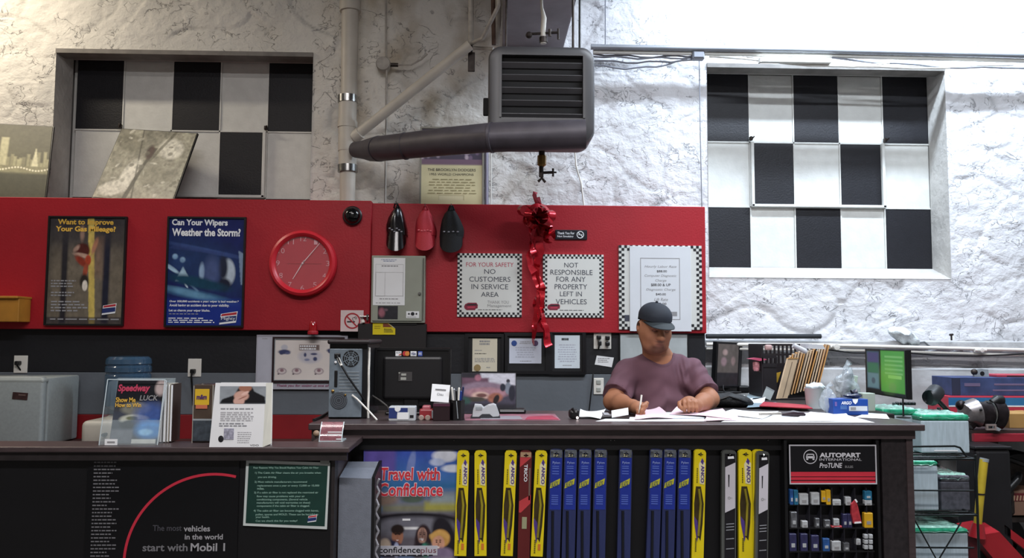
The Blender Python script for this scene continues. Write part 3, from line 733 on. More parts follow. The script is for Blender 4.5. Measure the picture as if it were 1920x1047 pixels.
p.ell(.5, .42, .6, .2, '#1c3560', 1, 15, a=.8); p.ell(.09, .36, .035, .025, '#8fb6d8', .6); p.ell(.19, .39, .035, .025, '#9fc4e0', .6); p.ell(.05, .47, .1, .02, '#a8c8dd', .6, 25)
p.poly([(.2, .45), (.3, .58), (.1, .59)], '#a5c4d6', a=.9); p.ell(.45, .5, .035, .08, '#8ca6c4', .6); p.ell(.5, .6, .08, .02, '#7f9ab5', .7); p.ell(.8, .5, .09, .12, '#a9b6c4', .3, -8); p.ell(.73, .46, .06, .12, '#1b2238', .6)
p.ell(.75, .62, .09, .06, '#141a30', .5); p.ell(.58, .5, .1, .14, '#4c5a86', .8, a=.7); p.ell(.5, .3, .5, .02, '#3c548c', .8, 8, a=.7); p.poly([(.0, .28), (.9, .36), (1, .42), (1, .36), (.1, .24)], '#2c3c70', a=.6); p.ell(.25, .63, .03, .01, '#b9cede', .5, 40); p.poly([(.3, .6), (.42, .68), (.4, .69), (.29, .62)], '#6c8cac', a=.7); p.ell(.14, .42, .12, .06, '#233f70', .8, a=.6); p.poly([(.93, .3), (1, .33), (1, .62), (.97, .62)], '#8fa6c2', a=.7)
p.ell(.4, .6, .4, .05, '#0c3a52', .6, 8); p.ell(.4, .72, .45, .04, '#46779c', .8, 8, a=.8); p.ell(.3, .7, .3, .03, '#6a9ab8', .8, 10, a=.6); p.noise(.1, 20, 8)
p.rect(0, .76, 1, 1, '#16308c', .05, a=.75)
t = poster('wiper_poster', 'tall blue wiper poster with rainy car windscreen photo and white heading', (315, 406, 456, 614), YF, p)
ptext(t, 'Can Your Wipers', 323, 411, 427, 427, WT, bold=.035); ptext(t, 'Weather the Storm?', 323, 428, 451, 444, WT, bold=.035)
ptext(t, 'Over 350,000 accidents a year: wiper is bad weather.*', 318, 563, 448, 569, WT, bold=.02); ptext(t, 'Avoid having an accident due to poor visibility.', 318, 570, 430, 577, WT, bold=.02); ptext(t, 'Let us change your wiper blades.', 317, 580, 394, 586, WT, bold=.02)
fine(t, 317, 587, 380, 591, 1, DIMW); fine(t, 316, 595, 408, 607, 3, WT)
badge(t, 411, 584, 446, 609, s='Mighty')
# wall clock
t = T('wall_clock', 'large round red wall clock with white numerals and thin white hands', 'clock', V(568, 494, YB-.03))
s_ = (YB-.03)/FPX; RC = 62.5*s_
CLK = mat('clock_red', '#c02330', .35, var=.02, spec=.5); CLF = mat('clock_face_red', '#b02030', .45, var=.03)
t.p('rim', MB().lathe([(RC-.045, .006), (RC-.04, .02), (RC-.022, .032), (RC-.006, .022), (RC, 0), (RC, -.03), (RC-.03, -.03)], axis='Y', seg=64, caps=False), CLK, smooth=True)
t.p('face', MB().lathe([(0.001, .0), (RC-.035, .0), (RC-.035, -.028), (.001, -.028)], axis='Y', seg=64), CLF)
CW = mat('clock_white', '#e8c8cc', .5, var=0)
for k in range(1, 13):
    g = R(90-30*k); rr_ = RC*.74; x, z = rr_*math.cos(g), rr_*math.sin(g); hw = .019 if k > 9 else .011
    text(t, str(k), (x-hw, z-.016, x+hw, z+.016), mat('numeral_pink', '#d9a0a8', .5, var=0), y=-.0025, name='numerals', bold=-.01)
def hand(g, L, back, w0, nm):
    dx, dz = math.cos(g), math.sin(g); nx, nz = -dz*w0, dx*w0
    t.p(nm, MB().prism([(-dx*back+nx, -dz*back+nz), (dx*L+nx*.5, dz*L+nz*.5), (dx*L-nx*.5, dz*L-nz*.5), (-dx*back-nx, -dz*back-nz)], -.010, -.008), CW)
hand(math.atan2(496-457, 595-563), .165, .02, .0028, 'minute_hand'); hand(math.atan2(-(530-496), 545-565), .118, .02, .0032, 'hour_hand')
t.p('pin', MB().lathe([(.006, .012), (.006, 0)], axis='Y', seg=12), CW); t.p('second_hand', MB().prism([(-.1, -.001), (.12, -.001), (.12, .001), (-.1, .001)], -.006, -.005), CLK)
t.p('cover_glass', MB().lathe([(0.001, .014), (RC-.04, .013), (RC-.04, .011), (.001, .012)], axis='Y', seg=48), mat('clock_glass', '#ffffff', .03, var=0, alpha=.03, spec=.5))
# dome camera
t = T('dome_camera', 'glossy black domed security camera near top of red wall', 'camera', V(661, 405, YB-.012))
t.p('base', MB().lathe([(.06, -.012), (.062, .01), (.056, .016)], axis='Y', seg=28), BLK, smooth=True); t.p('dome', MB().sphere((0, -.012, 0), .053, 28, 18, sq=(1, .95, 1)), BLKG, smooth=True)
# yellow box on far-left of wall
t = wallthing('wooden_block', 'yellow wooden shelf end at far left of the red wall', 'shelf', -60, 558, 42, 604, YB-.09)
a = t.L(-60, 556); b = t.L(42, 604)
t.p('board', MB().box(((a.x+b.x)/2, .02, (a.z+b.z)/2-.006), (b.x-a.x, .13, a.z-b.z-.012), bev=.004), mat('yellow_wood', '#b07a2c', .55, var=.12, vs=10)); t.p('top_board', MB().box(((a.x+b.x)/2, .01, a.z-.006), (b.x-a.x+.006, .16, .014), bev=.003), _m['yellow_wood'])
# no smoking square
t = wallthing('no_smoking_sign', 'square white no-smoking sticker with red ring beside metal cabinet', 'sign', 639, 582, 681, 622, YB-.002)
a = t.L(639, 582); b = t.L(681, 622); t.p('plate', MB().box((0, .001, 0), (b.x-a.x, .003, a.z-b.z)), mat('pinkish_white', '#d8c4c4', .5, var=.02))
ring = MB()
def ringz(mb, cx, cz, r0, r1, y, n=32, g0=0, g1=360):
    vs = []; fs = []
    for k in range(n+1):
        g = R(g0+(g1-g0)*k/n); vs += [(cx+r0*math.cos(g), y, cz+r0*math.sin(g)), (cx+r1*math.cos(g), y, cz+r1*math.sin(g))]
    for k in range(n): fs.append((2*k, 2*k+1, 2*k+3, 2*k+2))
    return mb.add(vs, fs)
ringz(ring, .002, 0, .042, .051, -.0025); ring.slab((-.037, -.0028, .027), (.064, 0, -.064), (.006, 0, .006), (0, .0004, 0)); t.p('red_ring', ring, INKR)
cig = MB().box((-.006, -.0018, -.006), (.05, .0006, .008)); ringz(cig, .012, .012, .008, .011, -.0018, 12, 0, 270); ringz(cig, .022, .018, .006, .009, -.0018, 12, -90, 160); t.p('cigarette', cig, INK)
# red signal lamp
t = T('alarm_light', 'small red glass beacon at bottom edge of the red wall', 'lamp', V(587, 614, YB-.03))
t.p('base', MB().lathe([(.032, -.045), (.034, -.03), (.03, -.022)], seg=18), RED, smooth=True); t.p('lens', MB().lathe([(.024, -.022), (.024, .02), (.015, .036), (.001, .04)], seg=18), mat('red_glass', '#a01018', .08, var=0, alpha=.85, spec=.8), smooth=True)
# electrical cabinet and black section below it
x0, z1 = V(697, 478, YR-.06).x, V(697, 478, YR-.06).z
t = wallthing('breaker_cabinet', 'grey-green metal electrical cabinet with taped form, right of the clock', 'cabinet', 697, 479, 796, 606, YR-.07)
a = t.L(697, 479); b = t.L(796, 606); W_, H_ = b.x-a.x, a.z-b.z
GG = mat('grey_green_enamel', '#8f9387', .45, var=.05, vs=6)
t.p('body', MB().box((0, .036, 0), (W_, .07, H_), bev=.004), GG); t.p('door', MB().box((-.004, -.003, .0), (W_-.03, .012, H_-.024), bev=.002), GG)
t.p('latch', MB().lathe([(.008, .018), (.01, .008), (.01, 0)], c=(t.xz(787, 551)[0], -.008, t.xz(787, 551)[1]), axis='Y', seg=12), STEEL, smooth=True)
t.p('hinge_edge', MB().box((W_/2-.011, -.002, 0), (.003, .014, H_-.03)), BARE)
a = t.L(701, 484); b = t.L(759, 573); f = t.p('paper_form', MB().box(((a.x+b.x)/2, -.0105, (a.z+b.z)/2), (b.x-a.x, .001, a.z-b.z)), PAPER)
def outline(t, boxes, m, y, w=.0012, name='ruled_lines'):
    mb = MB()
    for (x0, y0, x1, y1) in boxes:
        a = t.L(x0, y0); b = t.L(x1, y1); mb.frame(b.x-a.x, a.z-b.z, w, .0004, y=y, cx=(a.x+b.x)/2, cz=(a.z+b.z)/2)
    return t.p(name, mb, m)
outline(t, [(705, 511, 756, 556), (705, 496, 756, 556), (705, 511, 722, 556)], INKG, -.0113)
fine(t, 715, 486, 745, 492, 2, mat('blue_grey_ink', '#7a86a4', .6, var=0), y=-.0113, center=True); fine(t, 716, 497, 748, 502, 1, INKG, y=-.0113); fine(t, 712, 559, 752, 563, 1, INKG, y=-.0113); fine(t, 705, 567, 757, 570, 1, INKG, y=-.0113)
p = Paint(30, 24, '#27262c'); p.ell(.2, .5, .16, .35, '#8f5864', .6); p.ell(.4, .3, .1, .1, '#67505a', .6); p.noise(.2, 6, 3)
a = t.L(709, 574); b = t.L(746, 599); p.obj(t, 'sticker', b.x-a.x, a.z-b.z, y=-.0112, cx=(a.x+b.x)/2, cz=(a.z+b.z)/2, label='dark photo sticker')
a = t.L(762, 584); b = t.L(786, 597); t.p('sticker', MB().box(((a.x+b.x)/2, -.0105, (a.z+b.z)/2), (b.x-a.x, .001, a.z-b.z)), PAPER, label='small white warning sticker')
mb = MB()
for px, r in ((767, .006), (774, .012), (781, .006)): c_ = t.L(px, 589); mb.lathe([(r, .001), (r, 0)], c=(c_.x, -.0112, c_.z), axis='Y', seg=10)
t.p('sticker_symbols', mb, INK); fine(t, 764, 594, 784, 596, 1, INK, y=-.0113)
t = wallthing('cable_trunking', 'black boxed-in wall section below the metal cabinet', 'panel', 671, 606, 797, 790, YR-.05)
a = t.L(671, 607); b = t.L(797, 790); t.p('board', MB().box((0, .03, 0), (b.x-a.x, .06, a.z-b.z), bev=.004), mat('warm_black', '#1b1718', .6, var=.1))
c_ = t.L(740, 612); t.p('edge_strip', MB().box((c_.x+.02, -.002, t.L(740, 608).z), (.24, .006, .012)), BLK)
t = wallthing('yellow_sticker', 'yellow warning label with folded corner under the metal cabinet', 'sticker', 699, 606, 741, 628, YR-.056)
x0, z1 = t.xz(699, 606); x1, z0 = t.xz(741, 628)
t.p('label', MB().prism([(x0, z0), (x1, z0), (x1, z1-.034), (x1-.045, z1), (x0, z1)], 0, .0015), YEL)
t.p('fold', MB().prism([(x1-.045, z1), (x1, z1-.034), (x1-.012, z1-.028)], -.003, 0), PAPER)
t.p('brown_patch', MB().prism([(x1-.078, z1-.002), (x1-.05, z1-.002), (x1-.02, z1-.026), (x1-.078, z1-.026)], -.001, 0), mat('brown_ink', '#7a3a20', .6)); fine(t, 720, 616, 738, 624, 3, INK); fine(t, 702, 610, 716, 618, 2, mat('ochre_ink', '#a8930a', .6, var=0))
# tiny lock box with bell
t = wallthing('door_chime', 'small metal bell fitting at edge of the no-smoking sticker', 'bell', 674, 592, 694, 606, YB-.02)
t.p('arm', MB().tube([t.L(675, 594), t.L(692, 594)], .006, 8).tube([t.L(689, 590), t.L(689, 601)], .008, 8), STEEL, smooth=True); t.p('bell', MB().lathe([(.012, -.014), (.011, -.004), (.004, .006)], c=t.L(681, 601), seg=12), WPL, smooth=True)
# caps hanging on hooks
def cap(label, px, pyt, pyb, wpx, m, seed, brimm=None, logo=None):
    Y = YR-.055; t = T('baseball_cap', label, 'cap', V(px, (pyt+pyb)/2, Y), group='caps on the red wall')
    H = (pyb-pyt)*Y/FPX; w_ = wpx*Y/FPX/2; n = 20; r_ = random.Random(seed)
    prof = [(0.10, 0), (.3, .08), (.55, .18), (.78, .32), (.95, .48), (1, .6), (.98, .72), (.85, .86), (.55, .97), (.15, 1.0)]
    rings = []
    for i, (ww, tt) in enumerate(prof[:7]):
        rr_ = []
        for k in range(n+1):
            g = math.pi*k/n; dep = .055*math.sin(g)**.7*min(1, .35+ww)*(1+.06*math.sin(5*g+seed))
            rr_.append((-w_*ww*math.cos(g)+.004*math.sin(tt*9+seed), .05-dep*1.5 if k not in (0, n) else .05, H/2-tt*H))
        rings.append(rr_)
    vs = [q for a_ in rings for q in a_]; m_ = n+1
    fs = [(i*m_+k, i*m_+k+1, (i+1)*m_+k+1, (i+1)*m_+k) for i in range(len(rings)-1) for k in range(n)] + [tuple(range(m_)), tuple((len(rings)-1)*m_+k for k in range(m_-1, -1, -1))]
    t.p('crown', MB().add(vs, fs), m, smooth=True)
    br = []; N = 16
    for i in range(7):
        q = i/6
        for k in range(N+1):
            g = math.pi*k/N; x = -w_*.93*math.cos(g)*(1-.0*q); dz = -(.05+H*.27*math.sin(g)**.8)*q
            br.append((x, .03-.065*math.sin(g)-.02*q, H/2-.66*H+dz))
    fs = [(i*(N+1)+k, i*(N+1)+k+1, (i+1)*(N+1)+k+1, (i+1)*(N+1)+k) for i in range(6) for k in range(N)]
    top = len(br); br2 = br+[(x, y+.006, z) for x, y, z in br]; fs += [tuple(i+top for i in f)[::-1] for f in fs]
    t.p('brim', MB().add(br2, fs), brimm or m, smooth=True)
    t.p('strap', MB().tube([(-w_*.25, -.0, H/2-.1*H), (-w_*.12, -.02, H/2-.01*H), (w_*.12, -.02, H/2-.01*H), (w_*.25, 0, H/2-.1*H)], .005, 8), m)
    t.p('hook', MB().tube([(0, .05, H/2), (0, -.02, H/2-.006), (0, -.028, H/2+.01)], .003, 6), STEEL)
    lg = MB(); zz = H/2-.62*H
    for k in range(logo[0]): lg.sphere(((k/(max(1, logo[0]-1))-.5)*w_*1.1, .048-.082-.002*1, zz+.012*math.sin(k*2.1+seed)*logo[2]), .0075, 8, 6, sq=(1, .25, .6))
    t.p('embroidery', lg, logo[1], label='pale stitched logo')
cap('black glossy cap with grey stitching, leftmost of three on the wall', 743, 382, 464, 40, mat('black_satin', '#0e0c0e', .22, var=.1, spec=.6), 1, logo=(6, mat('grey_thread', '#807f88', .6), 1))
cap('red cap hanging between the two black caps', 797, 386, 463, 40, mat('red_cloth', '#a82230', .6, var=.08, bump=.3, bs=300), 2, logo=(5, mat('pink_thread', '#c85a62', .6), .2))
cap('matte black cap, rightmost of three hanging caps', 846, 386, 467, 46, mat('black_cloth', '#0e0f12', .8, var=.08, bump=.3, bs=300), 3, logo=(4, _m['grey_thread'], .1))
# ---- square notice signs with checkered border
def checks(t, x0, y0, x1, y1, n, rows=2, m=None, y=-.0012, sides='LRTB', ncol=None):
    a = t.L(x0, y0); b = t.L(x1, y1); W_, H_ = b.x-a.x, a.z-b.z; q = W_/n; nz = int(round(H_/q)); qz = H_/nz; mb = MB()
    for i in range(n):
        for j in range(nz):
            inb = ('L' in sides and i < rows) or ('R' in sides and i >= n-rows) or ('T' in sides and j < rows) or ('B' in sides and j >= nz-rows)
            if inb and (i+j) % 2 == 0:
                X = a.x+i*q; Z = a.z-j*qz; mb.add([(X, y, Z), (X+q, y, Z), (X+q, y, Z-qz), (X, y, Z-qz)], [(0, 1, 2, 3)])
    t.p('checkered_border', mb, m or INK)
def notice(label, box, lines, rot=0):
    t = wallthing('notice_sign', label, 'sign', *box, YR-.008); a = t.L(box[0], box[1]); b = t.L(box[2], box[3])
    t.p('board', MB().box((0, .003, 0), (b.x-a.x, .008, a.z-b.z), bev=.001, seg=1), mat('sign_white', '#cfd1cd', .35, var=.02, spec=.5)); checks(t, *box, 28)
    for (s, x0, y0, x1, y1, m) in lines: ptext(t, s, x0, y0, x1, y1, m)
    return t
IB = mat('slate_ink', '#3b3f4c', .6, var=0); IR = mat('crimson_ink', '#b0354c', .6, var=0)
t = notice('square checkered-border sign saying no customers in service area', (858, 475, 978, 595), [('FOR YOUR SAFETY', 874, 492, 963, 501, IR), ('NO', 908, 505, 929, 514, IB), ('CUSTOMERS', 880, 519, 957, 529, IB), ('IN SERVICE', 884, 533, 953, 543, IB), ('AREA', 902, 548, 935, 557, IB), ('THANK YOU', 914, 564, 954, 570, INKG), ('Management', 914, 571, 959, 578, INKG)])
def carlogo(t, x0, y0, x1, y1):
    w_, h_ = x1-x0, y1-y0; A = lambda u, v: t.xz(x0+u*w_, y0+v*h_)
    t.p('car_logo', MB().prism([A(0, .5), A(.08, .2), A(.3, 0), (A(.9, .0)), A(1, .3), A(.98, .75), A(.85, .8), A(.8, 1), A(.2, 1), A(.05, .8)], -.0016, -.001), mat('maroon_ink', '#7d2338', .6, var=0))
    t.p('car_logo_window', MB().prism([A(.12, .35), A(.3, .18), A(.88, .18), A(.94, .35)], -.0022, -.0016), INK); t.p('car_logo_bumper', MB().prism([A(.25, .5), A(.8, .48), A(.8, .72), A(.25, .74)], -.0022, -.0016), IR)
carlogo(t, 870, 568, 896, 582); fine(t, 896, 580, 942, 582.5, 1, INK, ragged=.02)
t = notice('square checkered-border sign saying not responsible for property left in vehicles', (1018, 477, 1132, 596), [('NOT', 1058, 493, 1084, 502, IB), ('RESPONSIBLE', 1032, 506, 1111, 516, IB), ('FOR ANY', 1043, 519, 1098, 529, IB), ('PROPERTY', 1040, 533, 1101, 543, IB), ('LEFT IN', 1050, 547, 1091, 556, IB), ('VEHICLES', 1042, 561, 1100, 571, IB)])
carlogo(t, 1026, 570, 1050, 582); fine(t, 1049, 581, 1095, 583.5, 1, INK, ragged=.02)
t = wallthing('thank_you_sign', 'small black plaque thanking for not smoking, right of the bow', 'sign', 1041, 431, 1101, 450, YR-.008)
a = t.L(1041, 431); b = t.L(1101, 450); t.p('plaque', MB().box((0, .002, 0), (b.x-a.x, .008, a.z-b.z), bev=.003), mat('navy_black', '#14151f', .3)); ptext(t, 'Thank You For', 1045, 435, 1077, 440, WT, bold=.02, y=-.003); ptext(t, 'Not Smoking', 1045, 441.5, 1075, 446.5, WT, bold=.02, y=-.003)
mb = MB(); cx, cz = t.xz(1088, 440.5); ringz(mb, cx, cz, .019, .024, -.003, 24); mb.slab((cx-.016, -.0032, cz+.013), (.03, 0, -.03), (.004, 0, .004), (0, .0002, 0)); mb.box((cx, -.003, cz), (.026, .0004, .005)); t.p('symbol', mb, WT)
# big price board with overlay
t = wallthing('price_board', 'large white labour-rate board with checkered edges behind the seated man', 'sign', 1160, 460, 1317, 622, YR-.010)
a = t.L(1160, 460); b = t.L(1317, 619); t.p('board', MB().box(((a.x+b.x)/2, .004, (a.z+b.z)/2), (b.x-a.x, .012, a.z-b.z), bev=.001, seg=1), _m['sign_white']); checks(t, 1160, 460, 1317, 619, 30, y=-.0026)
a = t.L(1180, 462); b = t.L(1296, 622); t.p('overlay_sheet', MB().box(((a.x+b.x)/2, -.0055, (a.z+b.z)/2), (b.x-a.x, .005, a.z-b.z), bev=.001, seg=1), mat('glossy_white', '#d3d7dc', .22, var=.02, spec=.6))
outline(t, [(1200, 484, 1275, 600)], INKG, -.0085, w=.004, name='border_line')
for (s, x0, y0, x1, y1, m) in [('Hourly Labor Rate', 1208, 498, 1268, 504, INKG), ('$88.00', 1231, 507, 1250, 512, INK), ('Computer Diagnostic', 1208, 515, 1268, 521, INKG), ('Charge', 1228, 524, 1249, 530, INKG), ('$88.00 & UP', 1220, 532, 1257, 538, INK), ('Diagnostic Charge', 1211, 541, 1266, 547, INKG), ('$40.00', 1229, 550, 1248, 555, INK), ('Lift Rate', 1226, 559, 1252, 565, INKG), ('$25.00', 1227, 568, 1249, 573, INK)]:
    ptext(t, s, x0, y0, x1, y1, m, y=-.0084, shear=.25 if m is INKG else 0, bold=.01)
a = t.L(1255, 585); b = t.L(1269, 593); t.p('grey_bar', MB().box(((a.x+b.x)/2, -.0084, (a.z+b.z)/2), (b.x-a.x, .0008, a.z-b.z)), INKG)
a = t.L(1171, 591); b = t.L(1180, 603); t.p('grey_block', MB().box(((a.x+b.x)/2, -.003, (a.z+b.z)/2), (b.x-a.x, .0008, a.z-b.z)), IB)
# ---- red foil bow with long tails
t = T('ribbon_bow', 'shiny red foil bow with long curled tails between the two signs', 'bow', V(1007, 408, YR-.09), Y=YR-.09)
def strip(mb, pts, w0, tw=0, ph=0, side=None):
    pts = [Vector(p_) for p_ in pts]; n = len(pts); vs = []
    for i, p_ in enumerate(pts):
        d = (pts[min(i+1, n-1)]-pts[max(i-1, 0)]).normalized(); s0 = side or Vector((0, 1, 0)); s1 = (s0-d*s0.dot(d)).normalized(); s2 = d.cross(s1)
        g = ph+tw*i/n; q = s1*math.cos(g)+s2*math.sin(g); vs += [p_-q*w0/2, p_+q*w0/2]
    mb.add(vs, [(2*i, 2*i+1, 2*i+3, 2*i+2) for i in range(n-1)])
rb = random.Random(5)
for k in range(15):
    g = 2*math.pi*k/15+rb.uniform(-.2, .2); L = rb.uniform(.085, .145); el = rb.uniform(.1, .9); mb = MB()
    d = Vector((math.cos(g)*math.cos(el), -math.sin(el), math.sin(g)*math.cos(el))); s0 = Vector((-math.sin(g), 0, math.cos(g)))
    pts = [d*L*math.sin(math.pi*q/10)*1.0 + s0*.035*math.sin(2*math.pi*q/10) for q in range(11)]
    strip(mb, pts, rb.uniform(.035, .055), tw=rb.uniform(-.8, .8), side=s0.cross(d)); t.p('loop', mb, FOIL, smooth=True)
mb = MB(); strip(mb, [t.L(1003, 400), t.L(1006, 382), t.L(1002, 366), t.L(1004, 360)], .03, 2.2); strip(mb, [t.L(1010, 398), t.L(1012, 384), t.L(1008, 370)], .03, 1.5, .5); t.p('top_tail', mb, mat('pale_foil', '#b0505c', .2, metal=.3))
def tail(pts, w0, tw, ph):
    P = []
    q = [t.L(*z) for z in pts]
    for i in range(len(q)-1):
        for k in range(7): P.append(q[i].lerp(q[i+1], k/7)+Vector((.007*math.sin(i*1.3+k*.45+ph), -.012*math.cos(i*1.1+k*.5+ph), 0)))
    P.append(q[-1]); mb = MB(); strip(mb, P, w0, tw, ph); t.p('tail', mb, FOIL, smooth=True)
t.p('hook', MB().tube([(0, .01, 0), (0, .092, .0)], .004, 8), STEEL)
tail([(1006, 420), (998, 460), (992, 485), (1006, 515), (1016, 545), (1008, 580), (1000, 610), (1002, 645)], .055, 3, 0)
tail([(1010, 420), (1013, 470), (1008, 500), (1010, 540), (1012, 575), (1020, 610), (1030, 650)], .05, 3.4, 1.2)
tail([(1012, 415), (1028, 430), (1024, 450), (1038, 456)], .05, 3, .6); tail([(995, 415), (996, 450), (1003, 480)], .04, 3, 2); tail([(1009, 540), (1004, 575), (1014, 600), (1024, 635)], .03, 9, 2)
tail([(1022, 400), (1036, 410), (1032, 428), (1036, 445)], .04, 4, 1.8); tail([(1012, 560), (1018, 585), (1010, 600), (1001, 620)], .03, 9, .2)
# ---- frames on the black band
YC = YL_-.014
def cert(label, box, inner, paper, extra=None, tilt=0, nm='certificate_frame'):
    t = wallthing(nm, label, 'picture frame', *box, YC); a = t.L(box[0], box[1]); b = t.L(box[2], box[3]); W_, H_ = b.x-a.x, a.z-b.z
    ia = t.L(inner[0], inner[1]); ib = t.L(inner[2], inner[3])
    mb = MB(); mb.box((0, .006, 0), (W_, .016, H_)); t.p('mount', mb, mat('black_mount', '#0d0d11', .6, var=.05))
    t.p('frame', MB().frame(W_, H_, .022, .03), mat('black_frame', '#111114', .3, spec=.5))
    t.p('paper', MB().box(((ia.x+ib.x)/2, -.003, (ia.z+ib.z)/2), (ib.x-ia.x, .002, ia.z-ib.z)), paper); return t
t = cert('black-framed cream certificate with gold seal, left of three', (872, 626, 946, 707), (886, 635, 932, 697), mat('cream_paper', '#cfc8b4', .6, var=.02))
fine(t, 899, 638, 919, 648, 2, INKG, y=-.0045, h=.7, center=True, ragged=.1); fine(t, 890, 656, 906, 659, 1, INKG, y=-.0045); fine(t, 890, 662, 920, 665, 1, INK, y=-.0045); fine(t, 890, 671, 928, 680, 3, INKG, y=-.0045, ragged=.05); fine(t, 912, 685, 922, 694, 1, INKG, y=-.0045, h=.2)
c_ = t.L(895, 690); t.p('gold_seal', MB().lathe([(.022, .003), (.02, 0)], c=(c_.x, -.0045, c_.z), axis='Y', seg=20), mat('dull_gold', '#8e7a52', .5, var=.1))
t = cert('black-framed wide certificate with two round blue emblems, middle of three', (945, 624, 1029, 702), (955, 635, 1015, 682), mat('pale_blue_paper', '#c4c9d6', .6, var=.02))
fine(t, 972, 640, 998, 646, 2, INKG, y=-.0045, center=True); fine(t, 965, 650, 1005, 672, 5, mat('faint_ink', '#a9adba', .6, var=0), y=-.0045, center=True)
for px, m in ((964, mat('emblem_blue', '#2b4a8c', .5)), (1004, mat('emblem_purple', '#5a4668', .5))):
    c_ = t.L(px, 644); t.p('emblem', MB().lathe([(.018, .002), (.018, 0)], c=(c_.x, -.0045, c_.z), axis='Y', seg=20), m)
fine(t, 975, 676, 1000, 679, 1, INKG, y=-.0045)
t = cert('black-framed upright white certificate, right of three', (1029, 619, 1098, 703), (1040, 629, 1087, 691), mat('bluish_paper', '#c9d3da', .6, var=.02))
fine(t, 1053, 634, 1066, 639, 1, INK, y=-.0045, h=.9, ragged=.01); fine(t, 1045, 645, 1082, 680, 8, _m['faint_ink'], y=-.0045, center=True); fine(t, 1055, 684, 1072, 687, 1, INKG, y=-.0045)
t = wallthing('pale_whiteboard', 'pale grey framed sheet on the black band behind the man', 'board', 1161, 625, 1291, 690, YC)
a = t.L(1163, 627); b = t.L(1289, 690); t.p('sheet', MB().box(((a.x+b.x)/2, .004, (a.z+b.z)/2), (b.x-a.x, .006, a.z-b.z)), mat('pale_sheet', '#aeb6b8', .3, var=.1, vs=8)); a = t.L(1161, 625); b = t.L(1291, 692); t.p('edge', MB().frame(b.x-a.x, a.z-b.z, .006, .012, cx=(a.x+b.x)/2, cz=(a.z+b.z)/2), BLK)
# power plates and cords
def outlet(label, box, plugs, Y=YL_-.004, hinge=True, nm='outlet'):
    t = wallthing(nm, label, 'power outlet', *box, Y); a = t.L(box[0], box[1]); b = t.L(box[2], box[3])
    t.p('plate', MB().box((0, 0, 0), (b.x-a.x, .008, a.z-b.z), bev=.003), WPL)
    for (px, py) in plugs:
        c_ = t.L(px, py); t.p('plug', MB().box((c_.x, -.02, c_.z), (.028, .04, .026), bev=.006), BLK)
    return t
t = outlet('double outlet crowded with four black adapters beside the man', (1113, 622, 1146, 655), [(1122, 633), (1138, 634), (1138, 645)])
c_ = t.L(1123, 644); t.p('plug', MB().box((c_.x, -.025, c_.z), (.022, .05, .03), bev=.006), BLK); t.p('cord', MB().tube([c_+Vector((0, -.03, 0)), t.L(1122, 655)], .005, 8), BLK)
t = outlet('single white outlet on the grey band left of the man', (1113, 709, 1132, 740), []); mb = MB()
for py in (717, 731):
    c_ = t.L(1122, py); mb.box((c_.x, -.006, c_.z), (.03, .006, .028), bev=.004)
t.p('socket', mb, mat('greyed_plastic', '#9a9c96', .5))
pipe('thin black cord hanging from the outlet left of the man', pp((1112, 700, 5.2), (1111, 715, 5.19), (1108, 740, 5.2), (1104, 775, 5.2)), .004, BLK, cat='cord', name='power_cord')
t = wallthing('pinned_note', 'small white crooked note pinned below the double outlet', 'note', 1116, 667, 1150, 689, YL_-.003)
x0, z1 = t.xz(1119, 667); t.p('sheet', MB().prism([t.xz(1119, 667), t.xz(1151, 671), t.xz(1147, 689), t.xz(1115, 684)], -.001, .001), PAPER); fine(t, 1121, 671, 1145, 681, 3, INKG)
t = outlet('white outlet with black plug on the wall above the left counter', (353, 673, 377, 707), [(364, 696)]); t.p('cord', MB().tube([t.L(364, 696)+Vector((0, -.04, 0)), t.L(363, 706)+Vector((0, -.04, 0)), t.L(362, 722)+Vector((0, -.02, 0)), t.L(362, 760)], .006, 8), BLK)
t = outlet('white outlet with plug just behind the small fridge', (27, 667, 51, 700), [(37, 681)]); t.p('cord', MB().tube([t.L(37, 685)+Vector((0, -.03, 0)), t.L(39, 695)], .005, 8), BLK)
# thank-you certificate left of the computer tower
t = wallthing('award_plaque', 'wide white plaque with black-framed award left of the computer tower', 'plaque', 481, 628, 650, 731, YC-.01)
a = t.L(481, 628); b = t.L(650, 731); t.p('board', MB().box((0, .008, 0), (b.x-a.x, .012, a.z-b.z), bev=.002), mat('lilac_white', '#a9a9b4', .4, var=.03))
a = t.L(512, 632); b = t.L(645, 718); cx, cz = (a.x+b.x)/2, (a.z+b.z)/2; t.p('inner_frame', MB().frame(b.x-a.x, a.z-b.z, .011, .014, cx=cx, cz=cz, y=-.004), mat('dark_brown_frame', '#2a1a1e', .35)); t.p('fillet', MB().frame(b.x-a.x-.026, a.z-b.z-.026, .004, .012, cx=cx, cz=cz, y=-.004), GREYP)
p = Paint(110, 72, '#d6cfcb'); p.noise(.02, 4, 5); ib = '#3c4266'
for (cx_, cy_) in ((.14, .26), (.86, .22)):
    p.ell(cx_, cy_-.06, .05, .07, '#b8b8c2', .4); p.ell(cx_, cy_+.05, .09, .055, ib, .4); p.ell(cx_-.04, cy_+.09, .03, .03, ib, .4); p.ell(cx_+.05, cy_+.08, .04, .03, '#565c80', .4)
p.rect(.36, .13, .66, .27, '#7a6a66', .01); p.ell(.52, .42, .17, .17, '#b5b4c0', .4, a=.8); p.ell(.45, .38, .02, .05, ib, .5); p.ell(.58, .36, .05, .025, ib, .5); p.ell(.6, .48, .03, .05, ib, .5); p.ell(.48, .5, .04, .03, '#7f84a0', .5)
